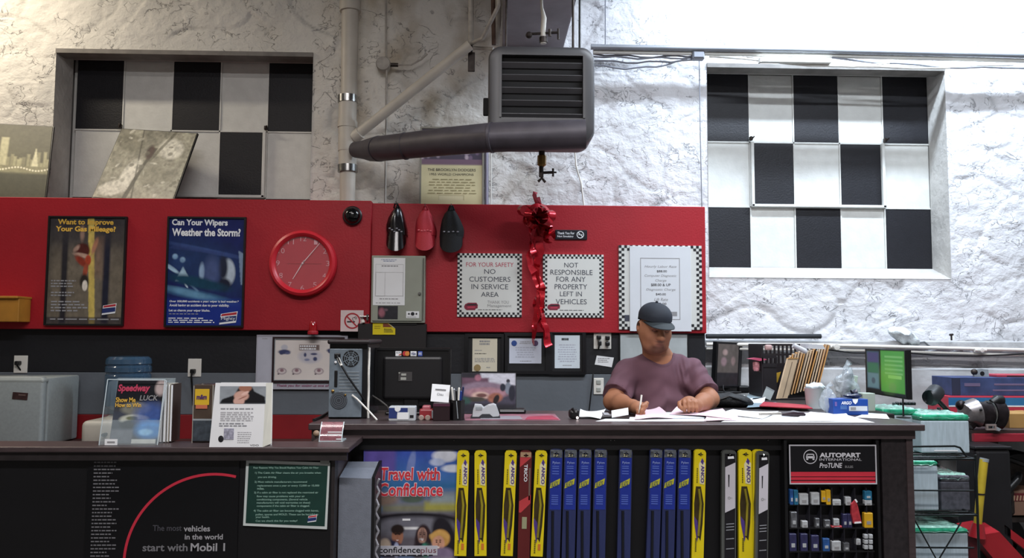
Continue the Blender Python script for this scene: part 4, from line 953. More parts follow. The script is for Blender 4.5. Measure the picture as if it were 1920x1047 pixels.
for cx_ in (.11, .33, .66): p.ell(cx_, .78, .07, .08, '#8f8088', .25); p.ell(cx_, .78, .055, .06, '#d0c6c6', .25); p.ell(cx_, .76, .03, .04, '#8a6c74', .6); p.ell(cx_-.05, .85, .015, .015, '#3a3038', .5)
p.obj(t, 'print', b.x-a.x-.03, a.z-b.z-.03, y=-.004, cx=cx, cz=cz)
fine(t, 562, 647, 594, 657, 2, WT, y=-.006, h=.6, center=True, ragged=.05)
ptext(t, 'Thank you for voting us one of the best', 519, 721, 644, 727, mat('plum_ink', '#8a4668', .6, var=0), y=-.002, shear=.2, bold=.02); a = t.L(484, 632); b = t.L(510, 722); t.p('side_sheet', MB().box(((a.x+b.x)/2, .001, (a.z+b.z)/2), (b.x-a.x, .002, a.z-b.z)), mat('lilac_sheet', '#b6b8c4', .5)); fine(t, 492, 634, 503, 637, 1, INKG, y=-.0005); fine(t, 485, 718, 508, 721, 1, INKG, y=-.0005)
# ------------------------------------------------------------------ counters
YCF = 3.30
zc = V(1200, 796, YCF).z
x0 = V(578, 796, YCF).x; x1 = V(1735, 796, YCF).x; xr = V(1706, 900, 3.36).x; xl = V(640, 900, 3.36).x
t = T('service_counter', 'long dark brown service counter the man leans on', 'counter', ((x0+x1)/2, 3.6, 0))
ox = t.loc.x; oy = 3.6
def lb(mb, xa, xb, ya, yb, za, zb, bev=0): return mb.box(((xa+xb)/2-ox, (ya+yb)/2-oy, (za+zb)/2), (xb-xa, yb-ya, zb-za), bev=bev)
t.p('counter_top', lb(MB(), x0, x1, YCF, 3.88, zc-.026, zc, .004), LAM); t.p('apron', lb(MB(), x0+.03, x1-.03, YCF+.025, YCF+.05, zc-.062, zc-.026), LAM)
t.p('front_panel', lb(MB(), xl, xr-.14, YCF+.08, YCF+.10, 0, zc-.026), PANEL)
t.p('header_rail', lb(MB(), xl, xr, YCF+.055, YCF+.08, zc-.112, zc-.026), PANEL)
t.p('end_post', lb(MB(), V(1652, 900, YCF+.05).x, V(1702, 900, YCF+.05).x, YCF+.04, YCF+.11, 0, zc-.026), mat('speckled_brown_board', '#252022', .5, var=.25, vs=60))
t.p('end_post_edge', lb(MB(), V(1698, 900, YCF+.05).x, V(1710, 900, YCF+.05).x, YCF+.035, YCF+.12, 0, zc-.026), LAM)
t.p('side_panel', lb(MB(), xr-.03, xr, YCF+.12, 3.84, 0, zc-.026), LAM); t.p('left_block', lb(MB(), x0+.01, V(640, 800, YCF).x, YCF+.02, YCF+.16, zc-.12, zc-.026), LAM)
t.p('back_panel', lb(MB(), xl, xr-.03, 3.62, 3.64, 0, zc-.026), LAMD)
mb = MB()
for px in (851, 1145, 1152, 1440):
    c_ = V(px, 826, YCF+.052)-t.loc; mb.sphere(c_, .003, 8, 6)
t.p('screw', mb, STEEL); SCNT = t
YLF = 3.0
zl = V(300, 839, YLF).z; xe = V(655, 839, YLF).x; xp = V(629, 900, 3.05).x
t = T('front_counter', 'black lower counter at left with narrow brown ledge', 'counter', (xe-1.2, 3.1, 0)); ox, oy = t.loc.x, 3.1
t.p('counter_top', lb(MB(), -3.2, xe, YLF, YLF+.17, zl-.02, zl, .004), LAM); t.p('counter_top_return', lb(MB(), V(590, 820, 3.2).x, xe+.0, YLF+.17, 3.325, zl-.02, zl), LAM)
t.p('edge_strip', lb(MB(), -3.2, xe-.01, YLF+.012, YLF+.03, zl-.05, zl-.02), LAMD)
t.p('front_board', lb(MB(), -3.2, V(622, 900, YLF+.04).x, YLF+.04, YLF+.06, 0, zl-.02), PANEL); t.p('end_post', lb(MB(), V(622, 900, YLF+.04).x, xp, YLF+.035, YLF+.1, 0, zl-.02), LAMD); t.p('end_panel', lb(MB(), xp-.03, xp, YLF+.1, 3.38, 0, zl-.02), LAM)
t.p('rear_panel', lb(MB(), -3.2, xp-.03, YLF+.13, YLF+.15, 0, zl-.02), LAMD)
mb = MB()
for px in (171, 309, 429): mb.sphere(V(px, 854, YLF+.038)-t.loc, .0035, 8, 6)
t.p('screw', mb, GREYP)
# oil advertising board on the lower counter front
YM = YLF+.034
t = wallthing('oil_advert_board', 'black advertising board with red arc and pale vehicle list, front counter', 'advert', 165, 845, 440, 1075, YM)
a = t.L(165, 850); b = t.L(442, 1110); t.p('board', MB().box(((a.x+b.x)/2, .003, (a.z+b.z)/2), (b.x-a.x, .005, a.z-b.z)), mat('satin_black', '#0a0b0e', .3))
c_ = t.L(398, 1047+8); r_ = 160*YM/FPX; mb = MB(); ringz(mb, c_.x, c_.z, r_-.016*.6, r_+.0, -.001, 60, 76, 186); t.p('red_arc', mb, mat('arc_red', '#b8283c', .5, var=.02))
GT = mat('silver_lettering', '#6c6c70', .5, var=0); GT2 = mat('dull_lettering', '#3c3c42', .6, var=0); GT3 = mat('bright_lettering', '#97979b', .5, var=0)
ptext(t, 'The most', 287, 985, 341, 996, GT2, bold=.02); ptext(t, 'vehicles', 345, 986, 394, 997, GT3, bold=.02); ptext(t, 'in the world', 347, 1002, 418, 1012, GT3, bold=.02)
ptext(t, 'start with', 268, 1020, 352, 1034, GT, bold=.02); ptext(t, 'Mobil 1', 358, 1019, 422, 1034, GT3, bold=.02)
fine(t, 177, 864, 222, 1060, 29, GT, h=.35, ragged=.45)
# tilted green notice
t = wallthing('green_notice', 'dark green notice with white border and text about cabin filters, tilted', 'notice', 455, 862, 620, 993, YM)
cs = [(462, 863), (619, 868), (613, 993), (456, 986)]
t.p('white_border', MB().prism([t.xz(*q) for q in cs], -.002, .002), mat('border_white', '#b9c0be', .5))
cs = [(467, 869), (615, 874), (609, 987), (461, 981)]; GRN = mat('bottle_green', '#10332c', .5, var=.15, vs=9); t.p('green_sheet', MB().prism([t.xz(*q) for q in cs], -.0032, -.002), GRN)
MINT = mat('mint_lettering', '#8fb3a6', .6, var=0)
rows = [(476, 598, 875.5, 'Four Reasons Why You Should Replace Your Cabin Air Filter'), (479, 602, 885, '1) The Cabin Air Filter cleans the air you breathe when'), (484, 519, 893, 'you are driving.'), (478, 576, 902, '2) Most vehicle manufacturers recommend'), (483, 599, 909, 'replacement once a year or every 12,000 or 15,000'), (483, 496, 914, 'miles.'),
        (477, 597, 922, '3) If a cabin air filter is not replaced the restricted air'), (482, 572, 929, 'flow may cause problems with your air'), (482, 577, 935, 'conditioning components. (Several vehicle'), (482, 582, 941, 'manufacturers will void warranties on these)'), (482, 581, 947, 'components if the cabin air filter is clogged.'), (476, 598, 956, '4) The cabin air filter can become clogged with leaves,'), (480, 597, 963, 'pollen, spores and MOLD. These can be harmful to'), (480, 506, 968, 'your health.'), (480, 558, 975, 'Can we check this for you today?')]
for (a_, b_, y_, s) in rows: ptext(t, s, a_, y_, b_, y_+4.4, MINT, y=-.0042, bold=.01)
badge(t, 577, 965, 595, 980, y=-.0045)
t.p('tape', MB().prism([t.xz(601, 864), t.xz(618, 864), t.xz(618, 871), t.xz(601, 870)], -.004, -.0025), mat('dull_tape', '#8f938f', .4))
# grey cabinet-like box standing in the corner
t = T('metal_case', 'tall grey metal case with sloped top standing before the counter', 'case', (V(667, 980, 3.10).x, 3.2, 0)); A = lambda px, py, Y: V(px, py, Y)-t.loc
f0, f1 = A(636, 896, 3.10), A(697, 898, 3.10); k0, k1 = A(649, 866, 3.30), A(708, 866, 3.30); k0.x = f0.x; k1.x = f1.x
vs = [Vector((f0.x, f0.y, 0)), Vector((f1.x, f1.y, 0)), f1, f0, Vector((k0.x, k0.y, 0)), Vector((k1.x, k1.y, 0)), k1, k0]
t.p('casing', MB().add(vs, [(0, 1, 2, 3), (5, 4, 7, 6), (3, 2, 6, 7), (0, 3, 7, 4), (1, 5, 6, 2), (0, 4, 5, 1)]), mat('case_grey', '#6c717b', .5, var=.06, vs=40, bump=.1, bs=200))
t.p('side_rim', MB().slab(f1+Vector((0, .004, .004)), k1-f1, Vector((.012, 0, 0)), Vector((0, 0, -f1.z+.02))), BLK)
P_ = [f1+Vector((.016, .05+.006*math.sin(k), -.01-.025*k)) for k in range(32)]; mb = MB()
for k in range(0, 31): mb.tube([P_[k]+Vector((.006*(-1)**k, 0, 0)), P_[k+1]+Vector((-.006*(-1)**k, 0, 0))], .005, 6)
t.p('chain_cord', mb, mat('pale_cord', '#8d8c92', .6))
# travel poster
YQ = YCF+.062
p = Paint(200, 260, '#3a4a7c'); p.grad('#33459c', '#3f74a8', 0, .35); p.rect(0, 0, .34, .2, '#5a4a92', .05, a=.9)
p.ell(.86, .06, .13, .05, '#c8cbd6', .4); p.ell(.95, .16, .12, .03, '#c0c6d4', .5); p.ell(.78, .11, .08, .03, '#a9b4d0', .5); p.ell(.5, .14, .04, .12, '#6c7cb0', .4, 15); p.rect(0, .27, 1, .33, '#245a86', .05, a=.7); p.rect(.0, .33, 1, .46, '#6a6672', .05, a=.7)
p.rect(.2, .44, 1, .52, '#7c7446', .05, a=.8); p.rect(.65, .42, 1, .5, '#a09c3a', .04, a=.7); p.rect(.0, .5, 1, .85, '#5b565e', .04); p.ell(.55, .57, .48, .06, '#18151c', .25); p.ell(.55, .62, .45, .08, '#6a6a74', .4); p.ell(.86, .72, .12, .2, '#1d1a22', .3, -20)
p.rect(.42, .62, .62, .64, '#cfd0d2', .01); p.ell(.37, .69, .06, .075, '#9a6a54', .2); p.ell(.37, .64, .07, .04, '#241a18', .3); p.ell(.3, .8, .12, .08, '#23243e', .3); p.ell(.36, .8, .03, .06, '#9fa6c4', .3); p.ell(.24, .76, .06, .05, '#b3a292', .4)
p.ell(.64, .71, .085, .11, '#2c1d22', .2); p.ell(.63, .69, .05, .065, '#c69a88', .2); p.ell(.62, .81, .1, .07, '#1d1c26', .3); p.ell(.67, .8, .05, .06, '#2f7462', .4); p.ell(.62, .715, .025, .008, '#e8e0e0', .5)
p.ell(.82, .71, .1, .07, '#b98c4c', .25); p.ell(.8, .75, .065, .065, '#c9957c', .25); p.ell(.84, .84, .13, .06, '#7a6c86', .4); p.ell(.79, .78, .025, .01, '#e8e0e0', .5)
p.rect(.72, .36, .98, .43, '#8d9a9c', .05, a=.8); p.ell(.2, .4, .18, .05, '#7c6a60', .5); p.ell(.52, .4, .12, .03, '#4c5a50', .5)
for (fx, fy, q_) in ((.37, .69, 1), (.63, .69, 1), (.8, .75, .95)):
    for e_ in (-1, 1): p.ell(fx+e_*.02*q_, fy-.012, .009, .005, '#2c1a18', .5); p.ell(fx+e_*.02*q_, fy-.026, .013, .003, '#4a2c22', .5)
    p.ell(fx, fy+.008, .007, .014, '#8a5a48', .8, a=.6); p.ell(fx, fy+.034*q_, .02, .006, '#7c3030', .5); p.ell(fx, fy+.033*q_, .015, .003, '#ece4e0', .4)
for k in range(9): p.ell(.56+.018*k, .66+.09*abs(k-4)/4, .018, .05, '#2c1d22', .6, a=.5); p.ell(.72+.022*k, .665+.03*abs(k-4)/4, .02, .02, '#c79c58', .7, a=.7)
p.rect(.0, .86, 1, 1.0, '#8c8a94', .03, a=.9); p.rect(.85, .9, 1, 1, '#8a5a40', .03, a=.6); p.noise(.12, 10, 12)
t = wallthing('travel_poster', 'colourful travel poster with smiling family in car on the counter front', 'poster', 682, 840, 858, 1062, YQ)
a = t.L(682, 841); b = t.L(857, 1080); t.p('card', MB().box(((a.x+b.x)/2, .003, (a.z+b.z)/2), (b.x-a.x, .004, a.z-b.z)), mat('card_edge', '#b9b9c0', .5)); p.obj(t, 'print', b.x-a.x, a.z-b.z, y=0, cx=(a.x+b.x)/2, cz=(a.z+b.z)/2)
TR_ = mat('poster_red', '#c8323e', .5, var=0); TW = mat('poster_outline', '#e0cdd6', .5, var=0)
for (s, x0_, y0_, x1_, y1_) in (('Travel with', 712, 876, 826, 902), ('Confidence', 710, 905, 831, 932)):
    ptext(t, s, x0_, y0_, x1_, y1_, TW, y=-.0022, bold=.055, shear=.05, name='lettering_outline'); ptext(t, s, x0_+1.2, y0_+1.2, x1_-1.2, y1_-1.2, TR_, y=-.0035, bold=.02, shear=.05)
a = t.L(706, 1024); b = t.L(820, 1042); t.p('label_strip', MB().box(((a.x+b.x)/2, -.001, (a.z+b.z)/2), (b.x-a.x, .001, a.z-b.z)), mat('strip_white', '#b9b9c2', .5)); ptext(t, 'confidence', 711, 1026, 788, 1037, INK, y=-.0025, bold=.01); ptext(t, 'plus', 789, 1027, 818, 1040, mat('plus_grey', '#77434f', .5, var=0), y=-.0025); fine(t, 711, 1040, 815, 1043, 1, INK, y=-.0025, ragged=.02)
t.p('name_badge', MB().box((t.L(762, 975).x, -.001, t.L(762, 975).z), (.032, .001, .008)), PAPER)
# ------------------------------------------------------------------ wiper blade packs
YW = YCF+.05
PUR = mat('purple_ink', '#4a3580', .5, var=0); CRM = mat('cream_label', '#d9d2a8', .5, var=0); BLU = mat('blue_card', '#1c2f8c', .4, var=.08); SLV = mat('blue_sleeve', '#232c58', .2, var=.15, vs=30, stretch=(1, 1, .1), spec=.7); DKW = mat('dark_window', '#3a3018', .35, var=.3, vs=20)
def pack(kind, pxt, pxb, pyt, pyb, label, wpx=22, dy=0):
    Y = YW-dy; top = V(pxt, pyt, Y); bot = V(pxb, pyb, Y); H = top.z-bot.z; w_ = wpx*Y/FPX
    t = T('wiper_blade_pack', label, 'wiper blade', ((top.x+bot.x)/2, Y, (top.z+bot.z)/2), rot=(0, math.atan2(top.x-bot.x, H), 0), group='wiper blade packs hanging on the counter front')
    h = H/2; q = lambda x, z: (x*w_, h-z)     # x -.5...5, z metres below the top
    def pl(nm, pts, m, y=-.001, th=.0008, par=None): return t.p(nm, MB().prism([q(*p_) for p_ in pts], y-.0095, y-.0095+th), m, parent=par)
    hook = MB().tube([(0, .02, h-.018), (0, -.016, h-.018), (0, -.022, h-.012)], .003, 8); t.p('peg', hook, STEEL)
    out = [(-.5, .012), (-.4, .003), (-.2, 0), (.2, 0), (.4, .003), (.5, .012), (.5, H), (-.5, H)]
    bodym = {'y': YEL, 'r': mat('maroon_card', '#5a1c1c', .4, var=.08), 'b': SLV, 'w': mat('grey_sleeve', '#4c4f4c', .2, var=.15, spec=.7)}[kind]
    t.p('card', MB().prism([q(*p_) for p_ in out], -.0095, .009), bodym)
    pl('hang_hole', [(-.22, .02), (0, .014), (.28, .02), (0, .024)], HEATD)
    if kind == 'y':
        pl('window', [(-.3, .15), (.12, .15), (.4, .22), (.34, .3), (.2, .37), (-.1, .345), (-.38, .29), (-.42, .22)], DKW)
        L = .0; mb = MB()
        t.p('blade', MB().tube([(q(-.05, .16)[0], -.013, q(0, .16)[1]), (q(.12, .22)[0], -.014, q(0, .22)[1]), (q(.05, .3)[0], -.014, q(0, .3)[1]), (q(.0, .35)[0], -.012, q(0, .35)[1])], .005, 8), mat('olive_rubber', '#8a7f22', .4, var=.3))
        pl('name_strip', [(-.1, .06), (.1, .04), (.42, .055), (.38, .142), (.0, .138)], CRM, y=-.0015)
        pl('diamond', [(.16, .034), (.32, .046), (.24, .062), (.04, .05)], PUR, y=-.002)
        x_, z_ = q(.02, .137); text(t, 'ANCO', (q(.08, 0)[0], q(0, .134)[1], q(.37, 0)[0], q(0, .064)[1]), PUR, y=-.0125, rot90=True, bold=.03)
        pl('purple_swoosh', [(-.4, .27), (-.1, .29), (.02, .34), (-.1, .375), (-.36, .3)], PUR, y=-.002)
        mb = MB()
        for k in range(7):
            z = .075+k*.009; mb.prism([q(-.26, z), (q(-.18, z)), q(-.18, z+.006), q(-.26, z+.006)], -.0116, -.011)
            z = .36+k*.008; mb.prism([q(-.26, z), (q(-.14, z)), q(-.14, z+.005), q(-.26, z+.005)], -.0116, -.011)
        t.p('fine_print', mb, mat('olive_ink', '#5c5416', .6, var=0)); pl('price_tag', [(.05, H-.05), (.28, H-.05), (.28, H-.025), (.05, H-.025)], mat('orange_tag', '#c8742a', .6))
    if kind == 'r':
        pl('cream_top', [(-.45, .006), (.45, .006), (.45, .026), (-.45, .026)], mat('tan_card', '#a88a6c', .5)); pl('red_flash', [(-.48, .027), (.48, .027), (-.48, .068)], mat('flash_red', '#b43a3e', .5)); pl('red_flash', [(-.48, .205), (.48, .178), (.48, .212), (-.3, .25), (-.48, .25)], _m['flash_red'])
        text(t, 'TRICO', (q(-.12, 0)[0], q(0, .125)[1], q(.16, 0)[0], q(0, .055)[1]), WT, y=-.0125, rot90=True, bold=.02); pl('barcode', [(-.2, .268), (.2, .268), (.2, .315), (-.2, .315)], mat('khaki_label', '#8f8f70', .6)); pl('window', [(.28, .07), (.42, .07), (.42, .2), (.3, .2)], mat('blade_grey', '#6a5a50', .4))
    if kind == 'b':
        pl('sleeve_top', [(-.46, .003), (.46, .003), (.46, .034), (-.46, .034)], mat('clear_sleeve', '#5a5f66', .1, var=.5, vs=60, spec=.9)); pl('blue_card', [(-.4, .035), (.44, .035), (.44, .245), (-.4, .245)], BLU)
        text(t, random.choice(['22', '19', '21', '18', '20']), (q(-.2, 0)[0], q(0, .03)[1], q(.12, 0)[0], q(0, .02)[1]), CRM, y=-.0125)
        text(t, 'Pylon', (q(-.26, 0)[0], q(0, .062)[1], q(.3, 0)[0], q(0, .05)[1]), mat('pale_blue_ink', '#93a4d8', .6, var=0), y=-.0125)
        pl('yellow_patch', [(-.36, .138), (.36, .118), (.3, .142), (-.42, .16)], mat('patch_yellow', '#b8b62c', .5, var=.1), y=-.002); text(t, 'BLADE', (q(-.3, 0)[0], q(0, .153)[1], q(.2, 0)[0], q(0, .13)[1]), mat('dark_blue_ink', '#1a3a6a', .5, var=0), y=-.0128)
        mb = MB()
        for z in (.068, .076, .088, .098, .186, .194, .203, .211, .22): mb.prism([q(-.28, z), q(.24, z), q(.24, z+.004), q(-.28, z+.004)], -.0116, -.011)
        t.p('fine_print', mb, mat('dim_blue_ink', '#4c62b4', .6, var=0)); t.p('blade', MB().tube([(q(-.15, .25)[0], -.012, q(0, .25)[1]), (q(-.05, H)[0], -.012, q(0, H-.01)[1])], .006, 8), mat('dark_rubber', '#14161e', .3))
    if kind == 'w':
        pl('dark_card', [(-.3, .015), (.42, .015), (.42, H-.01), (-.3, H-.01)], mat('charcoal_card', '#1a191d', .3)); pl('white_label', [(-.28, .105-.035), (.42, .085-.035), (.42, .27-.035), (-.28, .29-.035)], mat('white_label', '#c3c0c8', .5), y=-.002)
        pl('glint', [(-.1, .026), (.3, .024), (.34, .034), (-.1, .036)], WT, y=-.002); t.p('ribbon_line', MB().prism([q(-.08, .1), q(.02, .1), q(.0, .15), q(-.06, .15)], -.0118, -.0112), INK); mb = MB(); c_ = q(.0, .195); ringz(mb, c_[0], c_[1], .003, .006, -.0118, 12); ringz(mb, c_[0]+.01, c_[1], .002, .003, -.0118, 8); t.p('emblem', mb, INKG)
        mb = MB()
        for z in (.3, .312, .324, .36, .4): mb.prism([q(-.2, z), q(.35, z-.003), q(.35, z), q(-.2, z+.003)], -.0112, -.0105)
        t.p('fine_print', mb, DIMW)
YLb = 'yellow wiper blade pack, '
pack('y', 869, 863, 845, 1042, YLb+'nearest the travel poster'); pack('y', 901, 901, 845, 1042, YLb+'second to the right of the travel poster'); pack('y', 958, 950, 845, 1042, YLb+'touching the left of the maroon pack')
pack('r', 986, 981, 845, 1062, 'maroon wiper blade pack with red diagonal flash, only one of its colour'); pack('y', 1015, 1006, 845, 1043, YLb+'between the maroon pack and first blue pack')
for i, (a_, b_, l_) in enumerate([(1043, 1036, 'first blue-sleeved wiper pack from the left, next to yellow pack'), (1070, 1064, 'second blue-sleeved wiper pack from the left'), (1097, 1092, 'third blue-sleeved wiper pack from the left, with glinting top'), (1126, 1121, 'fourth blue-sleeved wiper pack, last of the left-hand four'), (1173, 1168, 'blue-sleeved wiper pack hanging alone between two gaps'), (1230, 1222, 'blue-sleeved wiper pack, left one of the right-hand three'), (1256, 1250, 'blue-sleeved wiper pack, middle one of the right-hand three'), (1283, 1279, 'blue-sleeved wiper pack, right one of three beside long yellow pack')]):
    pack('b', a_, b_, 842, 1075, l_, wpx=24)
pack('y', 1312, 1306, 843, 1085, YLb+'long one right of the blue packs'); pack('w', 1366, 1365, 844, 1085, 'grey sleeved wiper pack with white label, left of the pair', wpx=27); pack('y', 1421, 1420, 843, 1085, YLb+'half hidden behind the right white-labelled pack', wpx=22, dy=-.004); pack('y', 1396, 1397, 843, 1085, YLb+'hanging between the two white-labelled packs', wpx=25)
pack('w', 1429, 1426, 846, 1085, 'grey sleeved wiper pack with white label, rightmost of all packs', wpx=24, dy=.022)
# ------------------------------------------------------------------ small-parts rack with header sign
YK = YCF+.03
t = wallthing('parts_rack', 'black small-parts rack with black and red header sign under counter', 'display rack', 1475, 828, 1648, 1075, YK)
a = t.L(1470, 826); b = t.L(1650, 1120); W_, H_ = b.x-a.x, a.z-b.z; t.p('back', MB().box(((a.x+b.x)/2, .045, (a.z+b.z)/2), (W_, .008, H_)), mat('rack_dark', '#18171c', .5))
for px in (1474, 1647): c_ = t.L(px, 960); t.p('side', MB().box((c_.x, .02, (a.z+b.z)/2), (.012, .05, H_)), BLK)
a = t.L(1478, 834); b = t.L(1643, 908); cx, cz = (a.x+b.x)/2, (a.z+b.z)/2; hs = t.p('header_sign', MB().box((cx, 0, cz), (b.x-a.x, .012, a.z-b.z)), mat('header_black', '#101014', .35)); t.p('header_border', MB().frame(b.x-a.x, a.z-b.z, .005, .003, y=-.0065, cx=cx, cz=cz), mat('border_grey', '#b4b4ba', .4), parent=hs)
for (y0, y1) in ((885, 893.5), (895, 900), (902, 906)):
    a = t.L(1481, y0); b = t.L(1640, y1); t.p('red_stripe', MB().box(((a.x+b.x)/2, -.0062, (a.z+b.z)/2), (b.x-a.x, .001, a.z-b.z)), mat('stripe_red', '#c23040', .4), parent=hs)
ptext(t, 'AUTOPART', 1535, 849, 1612, 858, mat('sign_lettering', '#c6c6cc', .5, var=0), y=-.0075, bold=.045, parent=hs); ptext(t, 'INTERNATIONAL', 1535, 859.5, 1614, 864, _m['sign_lettering'], y=-.0075, parent=hs); ptext(t, 'ProTUNE', 1535, 868, 1578, 877.5, _m['sign_lettering'], y=-.0075, shear=.2, bold=.02, parent=hs); ptext(t, 'BULBS', 1583, 873, 1598, 877.5, INKG, y=-.0075, parent=hs)
mb = MB(); c_ = t.L(1518, 856.5); ringz(mb, c_.x, c_.z, .026, .029, -.0075, 32)
for (x_, z_, w_, h_) in ((0, .010, .026, .004), (-.014, .005, .004, .01), (.014, .005, .004, .01), (0, -.002, .036, .009), (-.013, -.009, .008, .008), (.013, -.009, .008, .008)): mb.box((c_.x+x_, -.0075, c_.z+z_), (w_, .0005, h_))
t.p('car_emblem', mb, _m['sign_lettering'], parent=hs)
for (py) in (947, 991, 1035): c_ = t.L(1560, py); t.p('shelf', MB().box((c_.x, .022, c_.z), (.355, .045, .006)), BLK)
mb = MB()
for k in range(1, 8):
    c_ = t.L(1475+21.6*k, 985); mb.box((c_.x, .02, c_.z-.03), (.002, .04, .36))
t.p('divider', mb, mat('smoky_plastic', '#34343c', .2, alpha=.6))
RK = t
cols = {'w': mat('small_white_box', '#a9adb0', .5, var=.1, vs=90), 'y': mat('small_yellow_box', '#c89c1c', .5, var=.1), 'b': mat('small_blue_box', '#24508c', .5, var=.2, vs=60), 'r': mat('small_red_pouch', '#a8343c', .35, var=.2, vs=60), 't': mat('small_teal_box', '#23688a', .5, var=.2, vs=60), 'n': mat('small_navy_box', '#2c2c50', .45, var=.2, vs=60), 'g': mat('small_grey_packet', '#5a5c60', .3, var=.3, vs=60)}
items = [('b', 1480, 918, 1487, 947, 'blue carded part at the left end of the top rack shelf'), ('t', 1488, 919, 1496, 947, 'teal carded part, second on the top rack shelf'), ('w', 1498, 926, 1515, 947, 'white packet on top rack shelf beside teal part'), ('w', 1520, 924, 1536, 947, 'taller white packet left of the yellow boxes'), ('y', 1539, 921, 1548, 942, 'narrow yellow box, left of two on the top rack shelf'), ('y', 1548, 919, 1557, 947, 'taller yellow box, right of two on the top rack shelf'), ('w', 1560, 937, 1576, 948, 'low white box right of the yellow boxes'), ('w', 1584, 932, 1595, 948, 'upright white box above the red pouch'), ('t', 1620, 921, 1634, 938, 'dark blue packet at right end of the top shelf'), ('w', 1620, 938, 1634, 948, 'small white box under the dark blue packet'),
         ('w', 1503, 977, 1514, 990, 'small white box alone at left of the second rack shelf'), ('g', 1482, 960, 1494, 990, 'clear grey packet at left end of second rack shelf'), ('g', 1528, 972, 1536, 990, 'dark bulb packet with pale tips on the second rack shelf'), ('g', 1545, 975, 1556, 990, 'grey bulb packet beside the small white box, second shelf'), ('w', 1562, 973, 1573, 986, 'small white box standing on the red strip'), ('r', 1558, 986, 1578, 990, 'flat red packet beneath a small white box'), ('n', 1579, 964, 1588, 990, 'navy blister pack, left of pair on the second shelf'), ('n', 1588, 964, 1597, 990, 'navy blister pack, right of pair on the second shelf'), ('y', 1619, 962, 1636, 990, 'big bright yellow box at right end of second shelf'),
         ('n', 1479, 1001, 1493, 1034, 'purple-navy packet at left end of the third rack shelf'), ('n', 1500, 1001, 1514, 1034, 'purple-navy packet second from left on third shelf'), ('n', 1520, 1004, 1535, 1034, 'dull navy packet third from left on third shelf'), ('b', 1542, 1010, 1555, 1034, 'bright blue pouch in the middle of the third shelf'), ('w', 1559, 1015, 1576, 1033, 'white box right of the bright blue pouch'), ('g', 1581, 1018, 1592, 1034, 'clear bulb packet right of the white box, third shelf'), ('w', 1604, 1011, 1613, 1022, 'tiny white box on a dark card, right part of the third shelf')]
for (k, x0_, y0_, x1_, y1_, l_) in items:
    q = wallthing('small_parts_packet', l_, 'packet', x0_, y0_, x1_, y1_, YK+.005, group='small parts on the rack'); a = q.L(x0_, y0_); b = q.L(x1_, y1_)
    q.p('box', MB().box((0, .004, 0), (b.x-a.x, .022, a.z-b.z), bev=.002, seg=1), cols[k]); mb = MB().box((0, -.0075, -(a.z-b.z)*.15), ((b.x-a.x)*.5, .001, (a.z-b.z)*.22)); q.p('print_patch', mb, INKG if k in 'wy' else cols['w'])
t = wallthing('red_pouch', 'shiny red pouch leaning across the second rack shelf', 'packet', 1594, 938, 1616, 983, YK-.012)
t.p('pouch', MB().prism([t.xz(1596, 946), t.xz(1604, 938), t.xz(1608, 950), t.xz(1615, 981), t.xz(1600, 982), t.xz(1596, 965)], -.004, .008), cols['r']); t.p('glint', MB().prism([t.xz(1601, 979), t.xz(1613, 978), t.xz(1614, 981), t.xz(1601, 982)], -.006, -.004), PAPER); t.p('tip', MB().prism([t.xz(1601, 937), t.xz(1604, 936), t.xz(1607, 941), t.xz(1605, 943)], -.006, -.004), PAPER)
for j in range(3):
    for i in range(2):
        q = wallthing('bulb_box', ['top', 'middle', 'bottom'][j]+[' left', ' right'][i]+' pale box of the six-box block on the parts rack', 'box', 1619+9*i, 1002+10*j, 1626+9*i, 1010+10*j, YK+.005, group='six pale bulb boxes'); a = q.L(1619+9*i, 1002+10*j); b = q.L(1626+9*i, 1010+10*j); q.p('box', MB().box((0, 0, 0), (b.x-a.x, .02, a.z-b.z), bev=.002, seg=1), cols['w'])
# ------------------------------------------------------------------ things on the service counter
def on(name, label, cat, px, py, Z=None, group=None, rotz=0, rot=None):
    return T(name, label, cat, VZ(px, py, (zc if Z is None else Z)), rot=rot or (0, 0, rotz), group=group)
def S(t): return t.loc.y/FPX
t = on('computer_tower', 'open-backed black and grey computer tower standing on the counter', 'computer', 648, 786); s = S(t); W_, H_ = 66*s, 140*s
t.p('case', MB().box((.006, .20, H_/2), (W_+.012, .38, H_), bev=.006), BLK); t.p('top_cover', MB().box((.01, .18, H_+.004), (W_+.03, .40, .02), bev=.008), mat('brown_black_plastic', '#1d1618', .5))
bpx = lambda px, py, y=-.006: Vector(((px-648)*s, y, (786-py)*s))
t.p('back_plate', MB().box((bpx(648, 0).x-.004, .004, (786-720)*s), (60*s, .012, 126*s), bev=.002), mat('zinc_plate', '#76828c', .4, metal=.3, var=.12, vs=25))
fan = MB(); c_ = bpx(656, 675)
for r0, r1 in ((.0, .010), (.0135, .018), (.0215, .026), (.0295, .034)):
    if r0: ringz(fan, c_.x, c_.z, r0, r1, -.003, 28)
t.p('fan_opening', MB().lathe([(.035, .002), (.035, 0)], c=(c_.x, -.003, c_.z), axis='Y', seg=28), HEATD); g_ = MB()
for r0, r1 in ((.0, .012), (.018, .0205), (.026, .0285)): ringz(g_, c_.x, c_.z, r0, r1, -.0055, 28)
for k in range(4): g_.box((c_.x, -.0057, c_.z), (.068, .0008, .003), rot=(0, R(45*k+22), 0))
t.p('fan_grille', g_, _m['zinc_plate']); c_ = bpx(631, 670); t.p('power_socket', MB().box((c_.x, -.005, c_.z), (.026, .01, .022), bev=.004), BLK)
c_ = bpx(635, 752); t.p('round_vent', MB().lathe([(.036, .003), (.036, 0)], c=(c_.x, -.003, c_.z), axis='Y', seg=28), mat('vent_dark', '#30343a', .5)); g_ = MB()
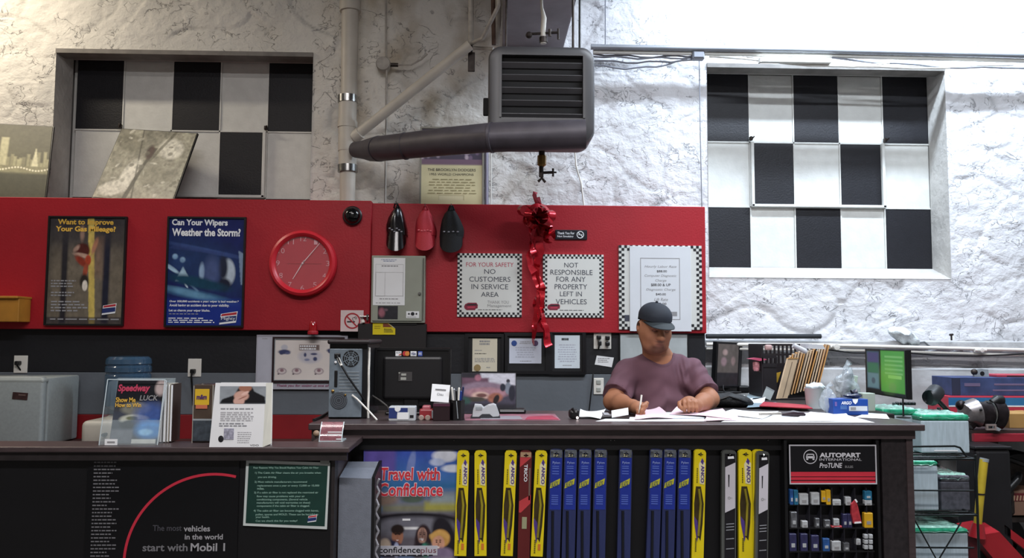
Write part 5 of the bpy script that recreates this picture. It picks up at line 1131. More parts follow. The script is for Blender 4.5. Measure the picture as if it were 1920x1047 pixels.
for r0 in (.008, .016, .024, .031): ringz(g_, c_.x, c_.z, r0, r0+.003, -.0062, 28)
t.p('vent_ring', g_, mat('vent_grey', '#565c62', .5)); mb = MB()
for k in range(7): mb.box((bpx(648, 0).x+.012, -.003, (786-(700+k*6))*s), (.085, .002, .0025))
t.p('slot_cover', mb, GREYP); c_ = bpx(629, 712); t.p('port_block', MB().box((c_.x, -.004, c_.z), (.013, .006, .07), bev=.002), BLK)
for (px, py, r) in ((628, 682, .006), (624, 735, .007), (647, 742, .005)): t.p('connector', MB().sphere(bpx(px, py, -.006), r, 10, 8), PAPER if r == .006 else BRASS)
t.p('power_cable', MB().tube([bpx(631, 670, -.012), bpx(640, 686, -.03), bpx(655, 710, -.035), bpx(677, 742, -.02), bpx(684, 760, .03)], .0045, 8), BLK); t.p('cable_sheath', MB().tube([bpx(633, 674, -.014), bpx(641, 688, -.031)], .0058, 8), WPL)
t.p('data_cable', MB().tube([bpx(660, 742, -.01), bpx(670, 748, -.03), bpx(690, 768, -.03), bpx(708, 786, -.04)], .004, 8), WPL)
t.p('side_cable', MB().tube([(W_/2+.016, .02+.004*math.sin(k), (655+k*10-786)*-s) for k in range(14)][::1], .005, 8), WPL)
# monitor seen from the back
t = on('computer_monitor', 'black computer monitor seen from behind with payment card stickers', 'monitor', 770, 777); s = S(t); m_ = lambda px, py, y=0: Vector(((px-770)*s, y, (777-py)*s+.0))
a, b = m_(702, 655), m_(843, 762)
t.p('shell', MB().box(((a.x+b.x)/2, .03, (a.z+b.z)/2), (b.x-a.x, .03, a.z-b.z), bev=.008), mat('monitor_black', '#0f0f11', .35)); t.p('rear_bulge', MB().box(((a.x+b.x)/2, .008, (a.z+b.z)/2-.004), ((b.x-a.x)*.78, .03, (a.z-b.z)*.74), bev=.012), mat('monitor_dark', '#131214', .45))
t.p('bezel', MB().frame(b.x-a.x, a.z-b.z, .01, .008, y=.012, cx=(a.x+b.x)/2, cz=(a.z+b.z)/2), _m['monitor_black']); t.p('neck', MB().box((0, .02, .045), (.07, .03, .09), bev=.006), BLK); t.p('base', MB().box((0, .02, .008), (.22, .15, .014), bev=.006), BLK)
for (x0_, x1_, m, ) in ((740, 751, PAPER), (755, 765, mat('orange_card', '#c0523a', .5)), (768, 779, PAPER), (782, 790, mat('card_blue', '#3850a0', .5))):
    A_, B_ = m_(x0_, 661, .006), m_(x1_, 670, .006); t.p('card_sticker', MB().box(((A_.x+B_.x)/2, .0125-.006, (A_.z+B_.z)/2), (B_.x-A_.x, .002, A_.z-B_.z)), m)
q = m_(757.5, 665.5); mb = MB(); mb.lathe([(.0001, .001), (.0105, .001), (.0105, 0)], c=(q.x-.0, .004, q.z), axis='Y', seg=16); t.p('red_circle', mb, INKR)
mb = MB(); q = m_(762, 665.5); mb.lathe([(.0001, .0015), (.0105, .0015), (.0105, 0)], c=(q.x, .004, q.z), axis='Y', seg=16); t.p('orange_circle', mb, mat('amber_ink', '#c07a3a', .5))
A_, B_ = m_(769, 668), m_(778, 663); text(t, 'VISA', (A_.x, A_.z, B_.x, B_.z), _m['blue_ink'], y=.0035, bold=.03); A_, B_ = m_(741, 665), m_(750, 662); text(t, 'DISCOVER', (A_.x, A_.z, B_.x, B_.z), INK, y=.0035)
A_, B_ = m_(747, 668), m_(751, 665); t.p('orange_corner', MB().prism([(A_.x-.004, A_.z), (B_.x, A_.z), (B_.x, B_.z)], .003, .0042), _m['orange_card']); A_, B_ = m_(783, 668), m_(789, 663); text(t, 'AMEX', (A_.x, A_.z, B_.x, B_.z), WT, y=.0035)
A_, B_ = m_(747, 699), m_(772, 716); t.p('spec_label', MB().box(((A_.x+B_.x)/2, -.0085, (A_.z+B_.z)/2), (B_.x-A_.x, .002, A_.z-B_.z)), mat('label_grey', '#3c3a3a', .5)); mb = MB()
for (x0_, y0_, x1_, y1_) in ((752, 702, 761, 706), (751, 709, 761, 714), (747, 700, 750, 702)): A_, B_ = m_(x0_, y0_), m_(x1_, y1_); mb.box(((A_.x+B_.x)/2, -.0098, (A_.z+B_.z)/2), (B_.x-A_.x, .001, A_.z-B_.z))
t.p('label_patch', mb, mat('label_pale', '#9a9b94', .5)); t.p('cable', MB().tube([m_(700, 742, -.03), m_(715, 750, -.05), m_(728, 760, -.05), m_(734, 772, -.04)], .004, 8), mat('dusty_cable', '#4a4744', .6))
# small items
def boxy(name, label, cat, x0_, y0_, x1_, y1_, depth, m, Z=None, bev=.003, group=None):
    t = on(name, label, cat, (x0_+x1_)/2, y1_, Z, group=group); s = S(t); w_, h_ = (x1_-x0_)*s, (y1_-y0_)*s
    t.b = t.p('box', MB().box((0, depth/2, h_/2), (w_, depth, h_), bev=bev), m); t.w, t.h, t.s = w_, h_, s
    t.q = lambda px, py: ((px-(x0_+x1_)/2)*s, (y1_-py)*s)
    return t
def patch(t, nm, x0_, y0_, x1_, y1_, m, y=-.0012, label=None):
    a = t.q(x0_, y0_); b = t.q(x1_, y1_); return t.p(nm, MB().box(((a[0]+b[0])/2, y, (a[1]+b[1])/2), (b[0]-a[0], .001, a[1]-b[1])), m, label=label)
t = boxy('carton', 'small blue and white carton in front of the monitor', 'box', 729, 764, 778, 790, .07, mat('carton_white', '#b4b8bc', .5)); patch(t, 'blue_print', 729.5, 766, 764, 778, mat('royal_blue', '#25356f', .5)); patch(t, 'blue_print', 729.5, 778, 744, 785, _m['royal_blue']); patch(t, 'white_label', 745, 774, 766, 787, PAPER, y=-.002); patch(t, 'data_square', 768, 779, 775, 784, INK)
c_ = t.q(745.5, 767.5); t.p('white_disc', MB().lathe([(.0001, .003), (.0125, .003), (.0125, 0)], c=(c_[0], 0, c_[1]), axis='Y', seg=20), PAPER)
t = boxy('toy_car', 'small red object with pale wheels beside the blue carton', 'toy', 786, 768, 812, 788, .05, mat('toy_red', '#8c2a30', .4), bev=.007)
for px in (790, 802): c_ = t.q(px, 784); t.p('wheel', MB().lathe([(.009, .006), (.012, .003), (.012, -.004)], c=(c_[0], -.001, c_[1]), axis='Y', seg=14), mat('toy_pale', '#9c8a80', .5))
t.p('roof', MB().box((0, .025, t.h+.004), (t.w*.6, .04, .02), bev=.006), mat('toy_pink', '#b0606a', .4)); t.p('grey_tail', MB().box((t.w*.42, .02, t.h*.5), (.012, .04, t.h*.8), bev=.004), GREYP)
t = boxy('dark_box', 'dark reddish-brown box holding the small white sign', 'box', 812, 757, 843, 790, .09, mat('oxblood_box', '#241318', .45)); patch(t, 'lid_line', 812, 758, 843, 763, mat('plum_edge', '#4a2438', .45)); DB = t
t = boxy('speaker_block', 'low reddish block between monitor base and dark box', 'box', 786, 755, 812, 767, .05, mat('dusk_red', '#45282c', .6), Z=zc+.02, bev=.006); patch(t, 'highlight_strip', 788, 757, 808, 762, mat('dusk_pink', '#6b4a50', .5))
t = T('counter_sign', 'small tilted white card sign standing on the dark box', 'sign', VZ(823, 790, zc)+Vector((0, .03, 34*DB.s)), rot=(0, R(4), 0)); s = DB.s
t.p('card', MB().slab((-17*s, 0, 0), (34*s, 0, -.0), (0, .02, 32*s), (0, .002, 0)), PAPER); t.p('fine_print', MB().box((0, .0115, 22.5*s), (20*s, .001, 2.4*s)), INKG); text(t, 'Class', (-6*s, 12*s, 6*s, 16.5*s), INK, y=.004)
# pen cup
t = on('pen_cup', 'black desk cup full of pens and a pair of scissors', 'cup', 857, 788); s = S(t); t.p('cup', MB().lathe([(.03, 0), (.032, 35*s), (.034, 37*s), (.030, 37*s), (.028, .006)], seg=6), BLK)
for (dx, top, m) in ((-10, 61, WPL), (-6, 58, mat('silver_pen', '#a9abb0', .3, metal=.6)), (-2, 55, BLK), (3, 60, WPL), (7, 54, mat('blue_pen', '#223a80', .4)), (11, 62, mat('navy_pen', '#20264a', .4))):
    t.p('pen', MB().tube([(dx*.4*s, 0, .01), (dx*s, .004*dx/5, top*s*.97), (dx*s*1.02, .004*dx/5, top*s)], [.0042, .0042, .0015], 8), m)
t.p('front_pen', MB().tube([(2*s, -.034, 4*s), (-1*s, -.031, 36*s)], .002, 6), GREYP)
# white dock
t = on('card_terminal_dock', 'white and grey curved dock, empty, right of the pen cup', 'dock', 910, 786); s = S(t)
WD = mat('dock_white', '#b9bec2', .3, spec=.6); pr = [(-24, 3), (24, 3), (26, 8), (20, 24), (15, 26), (6, 24), (-3, 19), (-8, 24), (-20, 25), (-23, 16)]
t.p('shell', MB().prism([(x*s, z*s) for x, z in pr], 0, .09), WD); t.p('base', MB().prism([(x*s, z*s) for x, z in ((-28, 0), (28, 0), (27, 5), (14, 4), (8, 9), (-6, 9), (-12, 4), (-26, 4))], -.003, .1), mat('dock_grey', '#33353a', .4)); t.p('inner_well', MB().box((-12*s, -.001, 19*s), (12*s, .002, 5*s)), GREYP)
# flyer mat
def sheet(name, label, corners, m, Z=None, th=.0012, cat='paper', group=None, lift=0, curl=0):
    P_ = [VZ(px, py, (zc if Z is None else Z)) for px, py in corners]; c_ = sum(P_, Vector())/len(P_); N = 8
    vs = []; zb = (zc if Z is None else Z)-c_.z+lift
    if len(P_) == 4:
        for j in range(N+1):
            for i in range(N+1):
                u, v = i/N, j/N; q = (P_[0]*(1-u)+P_[1]*u)*(1-v)+(P_[3]*(1-u)+P_[2]*u)*v; vs.append((q.x-c_.x, q.y-c_.y, curl*(abs(u-.5)*2)**3*v+curl*.5*math.sin(u*3+v*2)**2))
        fs = [(j*(N+1)+i, j*(N+1)+i+1, (j+1)*(N+1)+i+1, (j+1)*(N+1)+i) for j in range(N) for i in range(N)]; k = len(vs)
        vs2 = vs+[(x, y, z+th) for x, y, z in vs]; fs2 = [f[::-1] for f in fs]+[tuple(i+k for i in f) for f in fs]
        e = [i for i in range(N+1)]+[(j+1)*(N+1)-1 for j in range(1, N+1)]+[N*(N+1)+i for i in range(N-1, -1, -1)]+[j*(N+1) for j in range(N-1, 0, -1)]
        fs2 += [(e[i], e[(i+1) % len(e)], e[(i+1) % len(e)]+k, e[i]+k) for i in range(len(e))]
        mb = MB().add(vs2, fs2)
    else:
        mb = MB(); n = len(P_); vs = [(q.x-c_.x, q.y-c_.y, 0) for q in P_]+[(q.x-c_.x, q.y-c_.y, th) for q in P_]; mb.add(vs, [tuple(range(n-1, -1, -1)), tuple(range(n, 2*n))]+[(i, (i+1) % n, (i+1) % n+n, i+n) for i in range(n)])
    o = mesh_obj(name, mb, m, True); o.location = c_+Vector((0, 0, lift+.0005)); o['label'] = label; o['category'] = cat
    if group: o['group'] = group
    return o
FLY = mat('pink_flyer', '#9c6a78', .3, var=.25, vs=14)
sheet('desk_mat', 'pink and grey printed sheet lying flat right of the pen cup', [(872, 789), (1051, 789), (1040, 777), (868, 778)], FLY, cat='mat')
sheet('flyer', 'crimson edged leaflet on the right end of the pink sheet', [(985, 788), (1048, 788), (1035, 781), (990, 783)], mat('crimson_flyer', '#a23a50', .4, var=.2), lift=.002, cat='leaflet'); sheet('leaflet', 'grey leaflet lying on the middle of the pink sheet', [(900, 788), (980, 788), (975, 782), (905, 782)], mat('grey_flyer', '#8d8890', .4, var=.1), lift=.002, cat='leaflet')
# framed car photo leaning behind the dock
t = on('car_photograph', 'unframed photograph of a classic car propped behind the dock', 'picture', 916, 776, rot=(R(-8), 0, 0)); s = S(t); p = Paint(110, 76, '#3c3a48'); p.rect(0, 0, 1, .2, '#1f1d26', .03); p.rect(.35, .0, 1, .3, '#b4b6c0', .05); p.rect(0, .12, .5, .28, '#5a4050', .05); p.ell(.3, .12, .06, .08, '#8a5a6a', .5)
p.ell(.4, .4, .42, .18, '#7a6878', .3); p.ell(.45, .5, .4, .14, '#94707a', .4); p.ell(.35, .57, .16, .1, '#b59a90', .4); p.ell(.37, .56, .1, .05, '#5c3c3a', .5); p.ell(.62, .62, .14, .12, '#8c5a4a', .4, -25); p.ell(.64, .66, .05, .12, '#1c1418', .3, 15); p.ell(.25, .66, .2, .06, '#3f3a34', .4)
p.ell(.86, .2, .035, .05, '#2a2830', .4); p.ell(.86, .38, .06, .15, '#6c7480', .3); p.ell(.93, .5, .06, .2, '#1d1f2c', .3); p.ell(.76, .36, .05, .1, '#1f2230', .4); p.ell(.05, .7, .12, .1, '#2b4a44', .5); p.rect(0, .78, 1, 1, '#1a1a20', .08, a=.85); p.noise(.14, 12, 3)
t.p('board', MB().box((0, .004, 38*s), (103*s, .006, 76*s)), BLK); p.obj(t, 'print', 101*s, 74*s, y=-.0005, cz=38*s)
t = on('black_case', 'dark low zip case lying behind the dock', 'case', 960, 777); t.p('case', MB().box((0, .03, .012), (.13, .07, .024), bev=.01), BLK); t.p('zip', MB().box((0, -.0055, .013), (.11, .002, .003)), GREYP)
# glasses / clip object and papers round the man
t = on('tape_dispenser', 'small black gadget with a red glowing tip left of the clipboard', 'gadget', 1077, 787); t.p('body', MB().box((0, .02, .022), (.045, .05, .040), bev=.012), BLK); t.p('stem', MB().tube([(.0, 0, .03), (-.01, .0, .048)], .006, 8), BLK); t.p('tip', MB().sphere((.012, -.008, .008), .0055, 8, 6), mat('red_tip', '#ff5a30', .3, var=0, emit=1.2))
sheet('clipboard', 'dark clipboard under white papers at left of the writing hand', [(1083, 786), (1180, 787), (1182, 775), (1090, 774)], BLK, th=.004, cat='clipboard')
sheet('paper_sheet', 'white paper on the dark clipboard left of the man', [(1086, 784), (1126, 788), (1136, 774), (1088, 774)], PAPER, lift=.004, curl=.008); sheet('paper_sheet', 'long white sheet at the counter edge in front of the man', [(1117, 791), (1324, 791), (1318, 784), (1150, 783)], PAPER)
sheet('paper_sheet', 'pale pink paper under the writing hand', [(1190, 789), (1262, 787), (1236, 772), (1196, 770)], PINK, lift=.004, curl=.012); sheet('paper_sheet', 'pale pink crumpled sheet under the ringed hand', [(1255, 780), (1372, 789), (1355, 776), (1272, 770)], PINK, lift=.005, curl=.012)
sheet('paper_sheet', 'pinkish sheet right of the ringed hand near the edge', [(1320, 791), (1392, 791), (1376, 779), (1330, 779)], PINK, lift=.002, curl=.006); sheet('paper_sheet', 'white form between the two hands of the man', [(1196, 787), (1322, 786), (1292, 776), (1226, 775)], mat('blue_white_paper', '#c9d2da', .6), lift=.003)
sheet('paper_sheet', 'large bright white sheets spread at right end of counter', [(1352, 793), (1640, 794), (1575, 776), (1400, 775)], PAPER, lift=.001); sheet('paper_sheet', 'bright white sheet lying askew left of the folding knife', [(1345, 779), (1430, 788), (1460, 776), (1375, 772)], PAPER, lift=.004, curl=.004)
sheet('paper_sheet', 'white sheet askew beside the blue oil box', [(1480, 792), (1600, 793), (1585, 777), (1520, 776)], PAPER, lift=.003, curl=.003); sheet('paper_sheet', 'small white slip at far right end of the counter', [(1602, 784), (1668, 787), (1662, 778), (1625, 776)], PAPER, lift=.001)
t = on('metal_clip', 'folded silver metal clip on papers left of the writing hand', 'clip', 1142, 786); t.p('jaw', MB().box((0, .02, .012), (.05, .03, .012), bev=.004, rot=(0, 0, .2)), mat('clip_metal', '#8b8789', .35, metal=.6)); t.p('lever', MB().box((-.012, .01, .02), (.03, .02, .006), bev=.002, rot=(.4, .2, .3)), _m['clip_metal']); t.p('tag', MB().slab((.012, 0, .005), (.075, .01, .012), (.0, .01, .03), (0, .002, 0)), PAPER)
t = on('pocket_knife', 'dark handled scissors resting on the white sheets at right', 'scissors', 1478, 783); t.p('handle', MB().tube([(-.03, 0, .014), (.02, -.004, .018), (.06, -.006, .014), (.075, -.006, .012)], [.008, .014, .011, .005], 12), mat('handle_dark', '#2a1c24', .3), smooth=True); t.p('blade', MB().slab((-.13, .01, .008), (.10, -.01, .003), (.0, .004, .010), (0, .001, .001)), STEEL)
# papers and tray near the right-hand back desk
ZD = zc-.012
xd0, xd1 = V(1338, 770, 3.9).x, V(1655, 775, 3.95).x+.03
t = T('side_desk', 'dark desk return behind the counter holding monitor and envelopes', 'desk', ((xd0+xd1)/2, 4.45, 0)); t.p('desk_top', MB().box((0, -.01, ZD-.015), (xd1-xd0, 1.1, .03), bev=.004), LAMD)
for x in (-1, 1): t.p('side_panel', MB().box((x*((xd1-xd0)/2-.02), -.01, (ZD-.03)/2), (.03, 1.06, ZD-.03)), LAMD)
t = T('desk_monitor', 'black monitor with dim reflections, turned, just right of the man', 'monitor', VZ(1366, 738, ZD)); D = t.loc.y; s = D/FPX
A = lambda px, py, dy=0: V(px, py, D+dy)-t.loc
tl, tr, bl = A(1344, 641, -.02), A(1388, 643, .08), A(1340, 728, -.02); u = tr-tl; v = bl-tl; n = u.cross(v).normalized(); n = -n if n.y > 0 else n
t.p('shell', MB().slab(tl, u, v, -n*.035), BLK); p = Paint(40, 60, '#2c2a2e'); p.rect(0, 0, 1, .68, '#5c5450', .02); p.ell(.35, .2, .12, .07, '#9a8480', .6); p.ell(.3, .42, .13, .1, '#8c7478', .6); p.ell(.75, .4, .1, .1, '#85706e', .6); p.noise(.12, 7, 4); p.obj(t, 'screen', 1, 1, o=tl+u*.06+v*.04+n*.002, u=u*.88, v=v*.92, mat_=printmat('screen_print', .15))
t.p('edge', MB().slab(tr, Vector((.022, .02, 0)), v*1.01, Vector((0, .03, 0))), BLK); t.p('neck', MB().box((.005, .06, .03), (.04, .03, .09), bev=.004), BLK); t.p('base', MB().box((.005, .05, .006), (.16, .12, .012), bev=.004), BLK); t.p('cable', MB().tube([(-.03, .02, .06), (-.035, .0, .03), (-.03, -.01, .01)], .004, 8), BLK)
boxy('phone_base', 'small black phone base on the desk beside the dark monitor', 'phone', 1386, 724, 1406, 738, .06, BLK, Z=ZD, bev=.01)
t = on('black_bag', 'black soft bag slumped on the desk behind the man elbow', 'bag', 1372, 765, Z=ZD); mb = MB().sphere((0, .05, .035), 1, 20, 12, sq=(.13, .07, .04)); 
mb.v = [(x+.006*noise.noise(Vector((x*30, y*30, z*30))), y, max(0, z+.012*noise.noise(Vector((x*25, y*25, 3)))-.1*max(0, x))) for x, y, z in mb.v]; t.p('bag', mb, mat('black_nylon', '#0f1012', .6, bump=.5, bs=50), smooth=True); t.p('strap', MB().tube([(-.1, .0, .03), (-.02, -.02, .06), (.08, -.01, .03)], .006, 8), BLK)
for i, (c4, lab, m, cu_2) in enumerate([([(1352, 757), (1400, 762), (1412, 752), (1362, 748)], 'white paper fanned on the desk behind the man elbow', PAPER, .01), ([(1385, 762), (1430, 766), (1436, 752), (1395, 748)], 'white sheet lying below the dark monitor cable', PAPER, .012), ([(1400, 768), (1462, 766), (1455, 759), (1408, 760)], 'blue-grey folder lying left of the envelope rack', mat('slate_folder', '#7d8f9a', .5), .003), ([(1398, 752), (1450, 750), (1440, 742), (1405, 743)], 'bluish printed sheet behind the fanned papers', mat('pale_teal_paper', '#9fb4be', .6), .005)]):
    sheet('desk_paper', lab, c4, m, Z=ZD, lift=.004*i, curl=cu_2)
sheet('red_folder', 'flat red folder lying at the front of the envelope rack', [(1424, 768), (1524, 773), (1512, 766), (1432, 760)], mat('folder_red', '#a8303f', .45), Z=ZD, cat='folder', th=.004, lift=.014)
# envelope rack
t = on('file_organizer', 'black slotted plastic file crate behind the tan envelopes', 'crate', 1486, 750, Z=ZD); CRD = t.loc.y; D = t.loc.y; A = lambda px, py, dy=0: V(px, py, D+dy)-t.loc
RKM = mat('crate_black', '#1e1a1e', .45); zt = A(1500, 646).z
t.p('side', MB().box((A(1426, 700).x, .08, zt/2), (.012, .24, zt), bev=.003), RKM); t.p('side', MB().box((A(1547, 700).x, .16, zt/2), (.012, .08, zt), bev=.003), RKM)
back = MB(); back.box((A(1486, 0+700).x, .19, zt*.30), (A(1547, 700).x-A(1426, 700).x, .012, zt*.6))
X0, X1 = A(1426, 700).x, A(1547, 700).x; nb = 15
for k in range(nb+1): back.box((X0+(X1-X0)*k/nb, .19, zt*.8), (.009, .012, zt*.36))
for z in (zt*.62, zt*.80, zt*.985): back.box(((X0+X1)/2, .19, z), (X1-X0, .014, .012))
t.p('slatted_back', back, RKM); t.p('floor', MB().box(((X0+X1)/2, .08, .005), (X1-X0, .23, .01)), RKM)
fr = MB(); x2 = A(1452, 700).x
for k in range(4): fr.box((X0+(x2-X0)*k/3, -.035, zt*.7), (.01, .01, zt*.14))
for z in (zt*.62, zt*.78): fr.box(((X0+x2)/2, -.035, z), (x2-X0, .012, .02))
fr.box(((X0+x2)/2, -.03, zt*.3), (x2-X0, .012, zt*.6)); t.p('front_panel', fr, RKM)
ENV = [mat('manila_%s' % n_, c_2, .65, var=.05) for n_, c_2 in (('pale', '#d4bc9e'), ('mid', '#d0a87c'), ('deep', '#c8985c'), ('grey', '#c4b29c'))]
for k in range(15):
    pxb = 1461+k*5.6; topy = [672, 668, 664, 662, 660, 662, 658, 659, 657, 655, 658, 652, 648, 646, 647][k]
    D2 = D-.04+k*.012; b0 = V(pxb-6, 748-k*1.6, D2); tt = V(pxb+14, topy, D2); wv = Vector((.033, .10, 0)) if k else Vector((.072, .03, 0))
    q = T('envelope', 'frontmost tan envelope showing its broad face in the row' if k == 0 else '%s tan envelope counted from the left in the tilted row' % ['second', 'third', 'fourth', 'fifth', 'sixth', 'seventh', 'eighth', 'ninth', 'tenth', 'eleventh', 'twelfth', 'thirteenth', 'fourteenth', 'last'][k-1], 'envelope', b0, group='tan envelopes standing in the file crate')
    up = tt-b0; q.p('envelope_body', MB().slab((0, 0, 0), wv, up, Vector((.006, -.004, 0))), ENV[0 if k == 0 else k % 4])
    q.p('flap_edge', MB().slab(up*.985, wv, up*.02, Vector((.009, -.007, 0))), ENV[3] if k % 3 else ENV[2])
    if k == 0: q.p('seam', MB().slab(wv*.5+up*.03+Vector((.004, -.006, 0)), wv*.03, up*.88, Vector((.003, -.001, 0))), mat('seam_brown', '#7a6a5a', .7))
t = on('yellow_envelope', 'bright yellow crumpled bag at the left of the tan envelopes', 'bag', 1447, 726, Z=ZD+.06); D = t.loc.y; A = lambda px, py, dy=0: V(px, py, D+dy)-t.loc
t.p('sheet', MB().prism([(A(a_, b_).x, A(a_, b_).z) for a_, b_ in ((1432, 706), (1443, 696), (1461, 694), (1455, 712), (1446, 727), (1436, 722))], -.05, -.02), mat('bright_yellow', '#c9a228', .45, var=.15, bump=.5, bs=30)); t.p('fold', MB().prism([(A(a_, b_).x, A(a_, b_).z) for a_, b_ in ((1446, 700), (1458, 697), (1452, 716), (1446, 720))], -.056, -.05), mat('dull_yellow', '#a8882c', .5))
t = on('silver_card', 'grey-white plastic sleeve leaning below the yellow bag', 'sleeve', 1438, 750, Z=ZD); A = lambda px, py, dy=0: V(px, py, t.loc.y+dy)-t.loc
t.p('sleeve', MB().prism([(A(a_, b_).x, A(a_, b_).z) for a_, b_ in ((1425, 744), (1433, 724), (1448, 732), (1440, 750))], -.04, -.036), mat('sleeve_grey', '#a9b2b4', .3)); t.p('edge', MB().prism([(A(a_, b_).x, A(a_, b_).z) for a_, b_ in ((1433, 724), (1448, 732), (1447, 734), (1432, 726))], -.041, -.035), GREYP)
t = T('pink_tray', 'pink plastic lid and jar sticking out left of the file crate', 'jar', V(1416, 700, CRD)); A = lambda px, py, dy=0: V(px, py, t.loc.y+dy)-t.loc
PKM = mat('bright_pink', '#b8506c', .4, var=.15); t.p('lid', MB().prism([(A(a_, b_).x, A(a_, b_).z) for a_, b_ in ((1401, 673), (1415, 671), (1438, 674), (1420, 677))], -.04, .02), PKM); t.p('jar', MB().lathe([(.014, 0), (.02, .01), (.02, .05), (.016, .056)], c=(A(1417, 690).x, -.01, A(1417, 696).z), seg=16), mat('pink_jar', '#b87a80', .3, var=.4, vs=60), smooth=True); t.p('shelf_clip', MB().box((A(1428, 694).x, 0, A(1428, 697).z), (.07, .03, .008)), BARE)
t = on('bin_bag', 'white paper sheaf stuffed in the left of the file crate', 'paper', 1450, 705, Z=ZD+.1); A = lambda px, py, dy=0: V(px, py, t.loc.y+dy)-t.loc
t.p('sheet', MB().prism([(A(a_, b_).x, A(a_, b_).z) for a_, b_ in ((1441, 660), (1455, 664), (1478, 672), (1463, 690), (1458, 696), (1445, 690))], -.03, -.02), PAPER); t.p('back_sheet', MB().prism([(A(a_, b_).x, A(a_, b_).z) for a_, b_ in ((1462, 664), (1480, 666), (1478, 690), (1462, 690))], -.01, 0), mat('bluish_sheet', '#b8c0cc', .6))
t = on('rolled_papers', 'translucent rolled sheets lying over the top of the file crate', 'paper', 1505, 660, Z=ZD+.29); A = lambda px, py, dy=0: V(px, py, t.loc.y+dy)-t.loc
t.p('roll', MB().tube([A(1487, 648), A(1512, 660)], .014, 14), mat('milky_plastic', '#c3c6cc', .3), smooth=True); t.p('flat_sheet', MB().prism([(A(a_, b_).x, A(a_, b_).z) for a_, b_ in ((1514, 645), (1540, 647), (1545, 655), (1512, 654))], -.02, .1), _m['milky_plastic']); t.p('pink_hand_tool', MB().box((A(1443, 652).x, .02, A(1443, 652).z), (.04, .03, .03), bev=.01), mat('fleshy_pink', '#b59896', .5))
# right of the rack
t = on('paper_tub', 'white paper tub with crumpled liner right of the envelopes', 'tub', 1527, 766, Z=ZD); s = S(t); t.p('tub', MB().lathe([(.040, 0), (.048, 36*s), (.050, 38*s), (.046, 38*s), (.038, .005)], seg=24), mat('tub_white', '#b7c0c4', .5), smooth=True)
mb = MB().sphere((.015, .02, 40*s), 1, 20, 12, sq=(.05, .04, .02)); mb.v = [(x+.012*noise.noise(Vector((x*40, y*40, z*40))), y+.01*noise.noise(Vector((x*50, 7, z*40))), z+.012*noise.noise(Vector((x*45, y*45, 3)))) for x, y, z in mb.v]; t.p('liner', mb, mat('thin_film', '#cdd6dc', .15, bump=.6, bs=40, spec=.8))
def bag(name, label, px, py, Z, sx, sy, sz, m, seed, cat='plastic bag', inner=None):
    t = on(name, label, cat, px, py, Z); mb = MB().sphere((0, 0, sz), 1, 36, 24, sq=(sx, sy, sz)); o_ = []
    for x, y, z in mb.v:
        q = Vector((x, y, z-sz)); f = .95+.38*noise.noise(q*17+Vector((seed, 0, 0)))-.30*abs(noise.noise(q*38+Vector((0, seed, 0)))); o_.append((x*f, y*f, max(0, sz+(z-sz)*f)))
    mb.v = o_; t.p('film', mb, m, smooth=True)
    k = MB().tube([(0, 0, sz*1.9), (.005, 0, sz*2.1), (.02, 0, sz*2.25)], [sx*.3, sx*.16, sx*.28], 12, caps=False); t.p('knot', k, m, smooth=True)
    return t
FILM = mat('clear_film', '#c2ced6', .12, var=.1, bump=.9, bs=55, spec=.9, alpha=.45)
t = bag('clear_bag', 'clear plastic bag with parts standing behind the blue carton', 1588, 762, ZD+.0, .065, .05, .105, FILM, 3); t.p('inner_part', MB().box((.0, .0, .1), (.035, .03, .16), bev=.008, rot=(0, R(14), 0)), mat('dusky_purple', '#6a6478', .5)); t.p('inner_card', MB().box((.035, .0, .09), (.02, .04, .15), bev=.004, rot=(0, R(10), 0)), mat('pale_green_card', '#a9b8ac', .5))
bag('plastic_wrap', 'crumpled translucent wrap between paper tub and blue carton', 1552, 776, None, .04, .035, .062, FILM, 8)
t = bag('dark_wrapped_bag', 'dark blue item in crinkled wrap lying on the blue carton', 1598, 747.6, zc+.0735, .05, .034, .014, mat('navy_film', '#2a3048', .12, var=.4, vs=30, bump=.7, bs=40, spec=.9), 5)
t = boxy('oil_filter_box', 'bright blue filter carton with white label near the counter end', 'box', 1562, 749, 1629, 779, .09, mat('vivid_blue', '#1a4596', .4, var=.1), Z=zc, bev=.002); s = t.s
patch(t, 'white_label', 1592, 762, 1627, 771, mat('label_white', '#c3cad0', .5), label='white barcode label'); patch(t, 'barcode', 1595, 764, 1605, 769, INKG, y=-.002)
a = t.q(1577, 759); b = t.q(1597, 753); text(t, 'ARGO', (a[0], a[1], b[0], b[1]), WT, y=-.0016, bold=.03, shear=.2); c_ = t.q(1604, 752); t.p('shield', MB().prism([(c_[0]-.013, c_[1]+.008), (c_[0]+.013, c_[1]+.008), (c_[0]+.01, c_[1]-.006), (c_[0], c_[1]-.016), (c_[0]-.01, c_[1]-.006)], -.003, -.001), PAPER)
mb = MB()
for k in range(3): a = t.q(1576, 762+k*2.5); mb.box((a[0]+.014, -.0012, a[1]), (.03, .0008, .002))
t.p('fine_print', mb, mat('sky_ink', '#6f9ad0', .5, var=0)); patch(t, 'side_emblem', 1565, 754, 1569, 762, mat('mauve_ink', '#6a5a9c', .5))
boxy('white_carton', 'pale greenish carton behind right side of the blue carton', 'box', 1618, 738, 1642, 772, .06, mat('pale_green_box', '#a3b0a6', .5), Z=ZD)
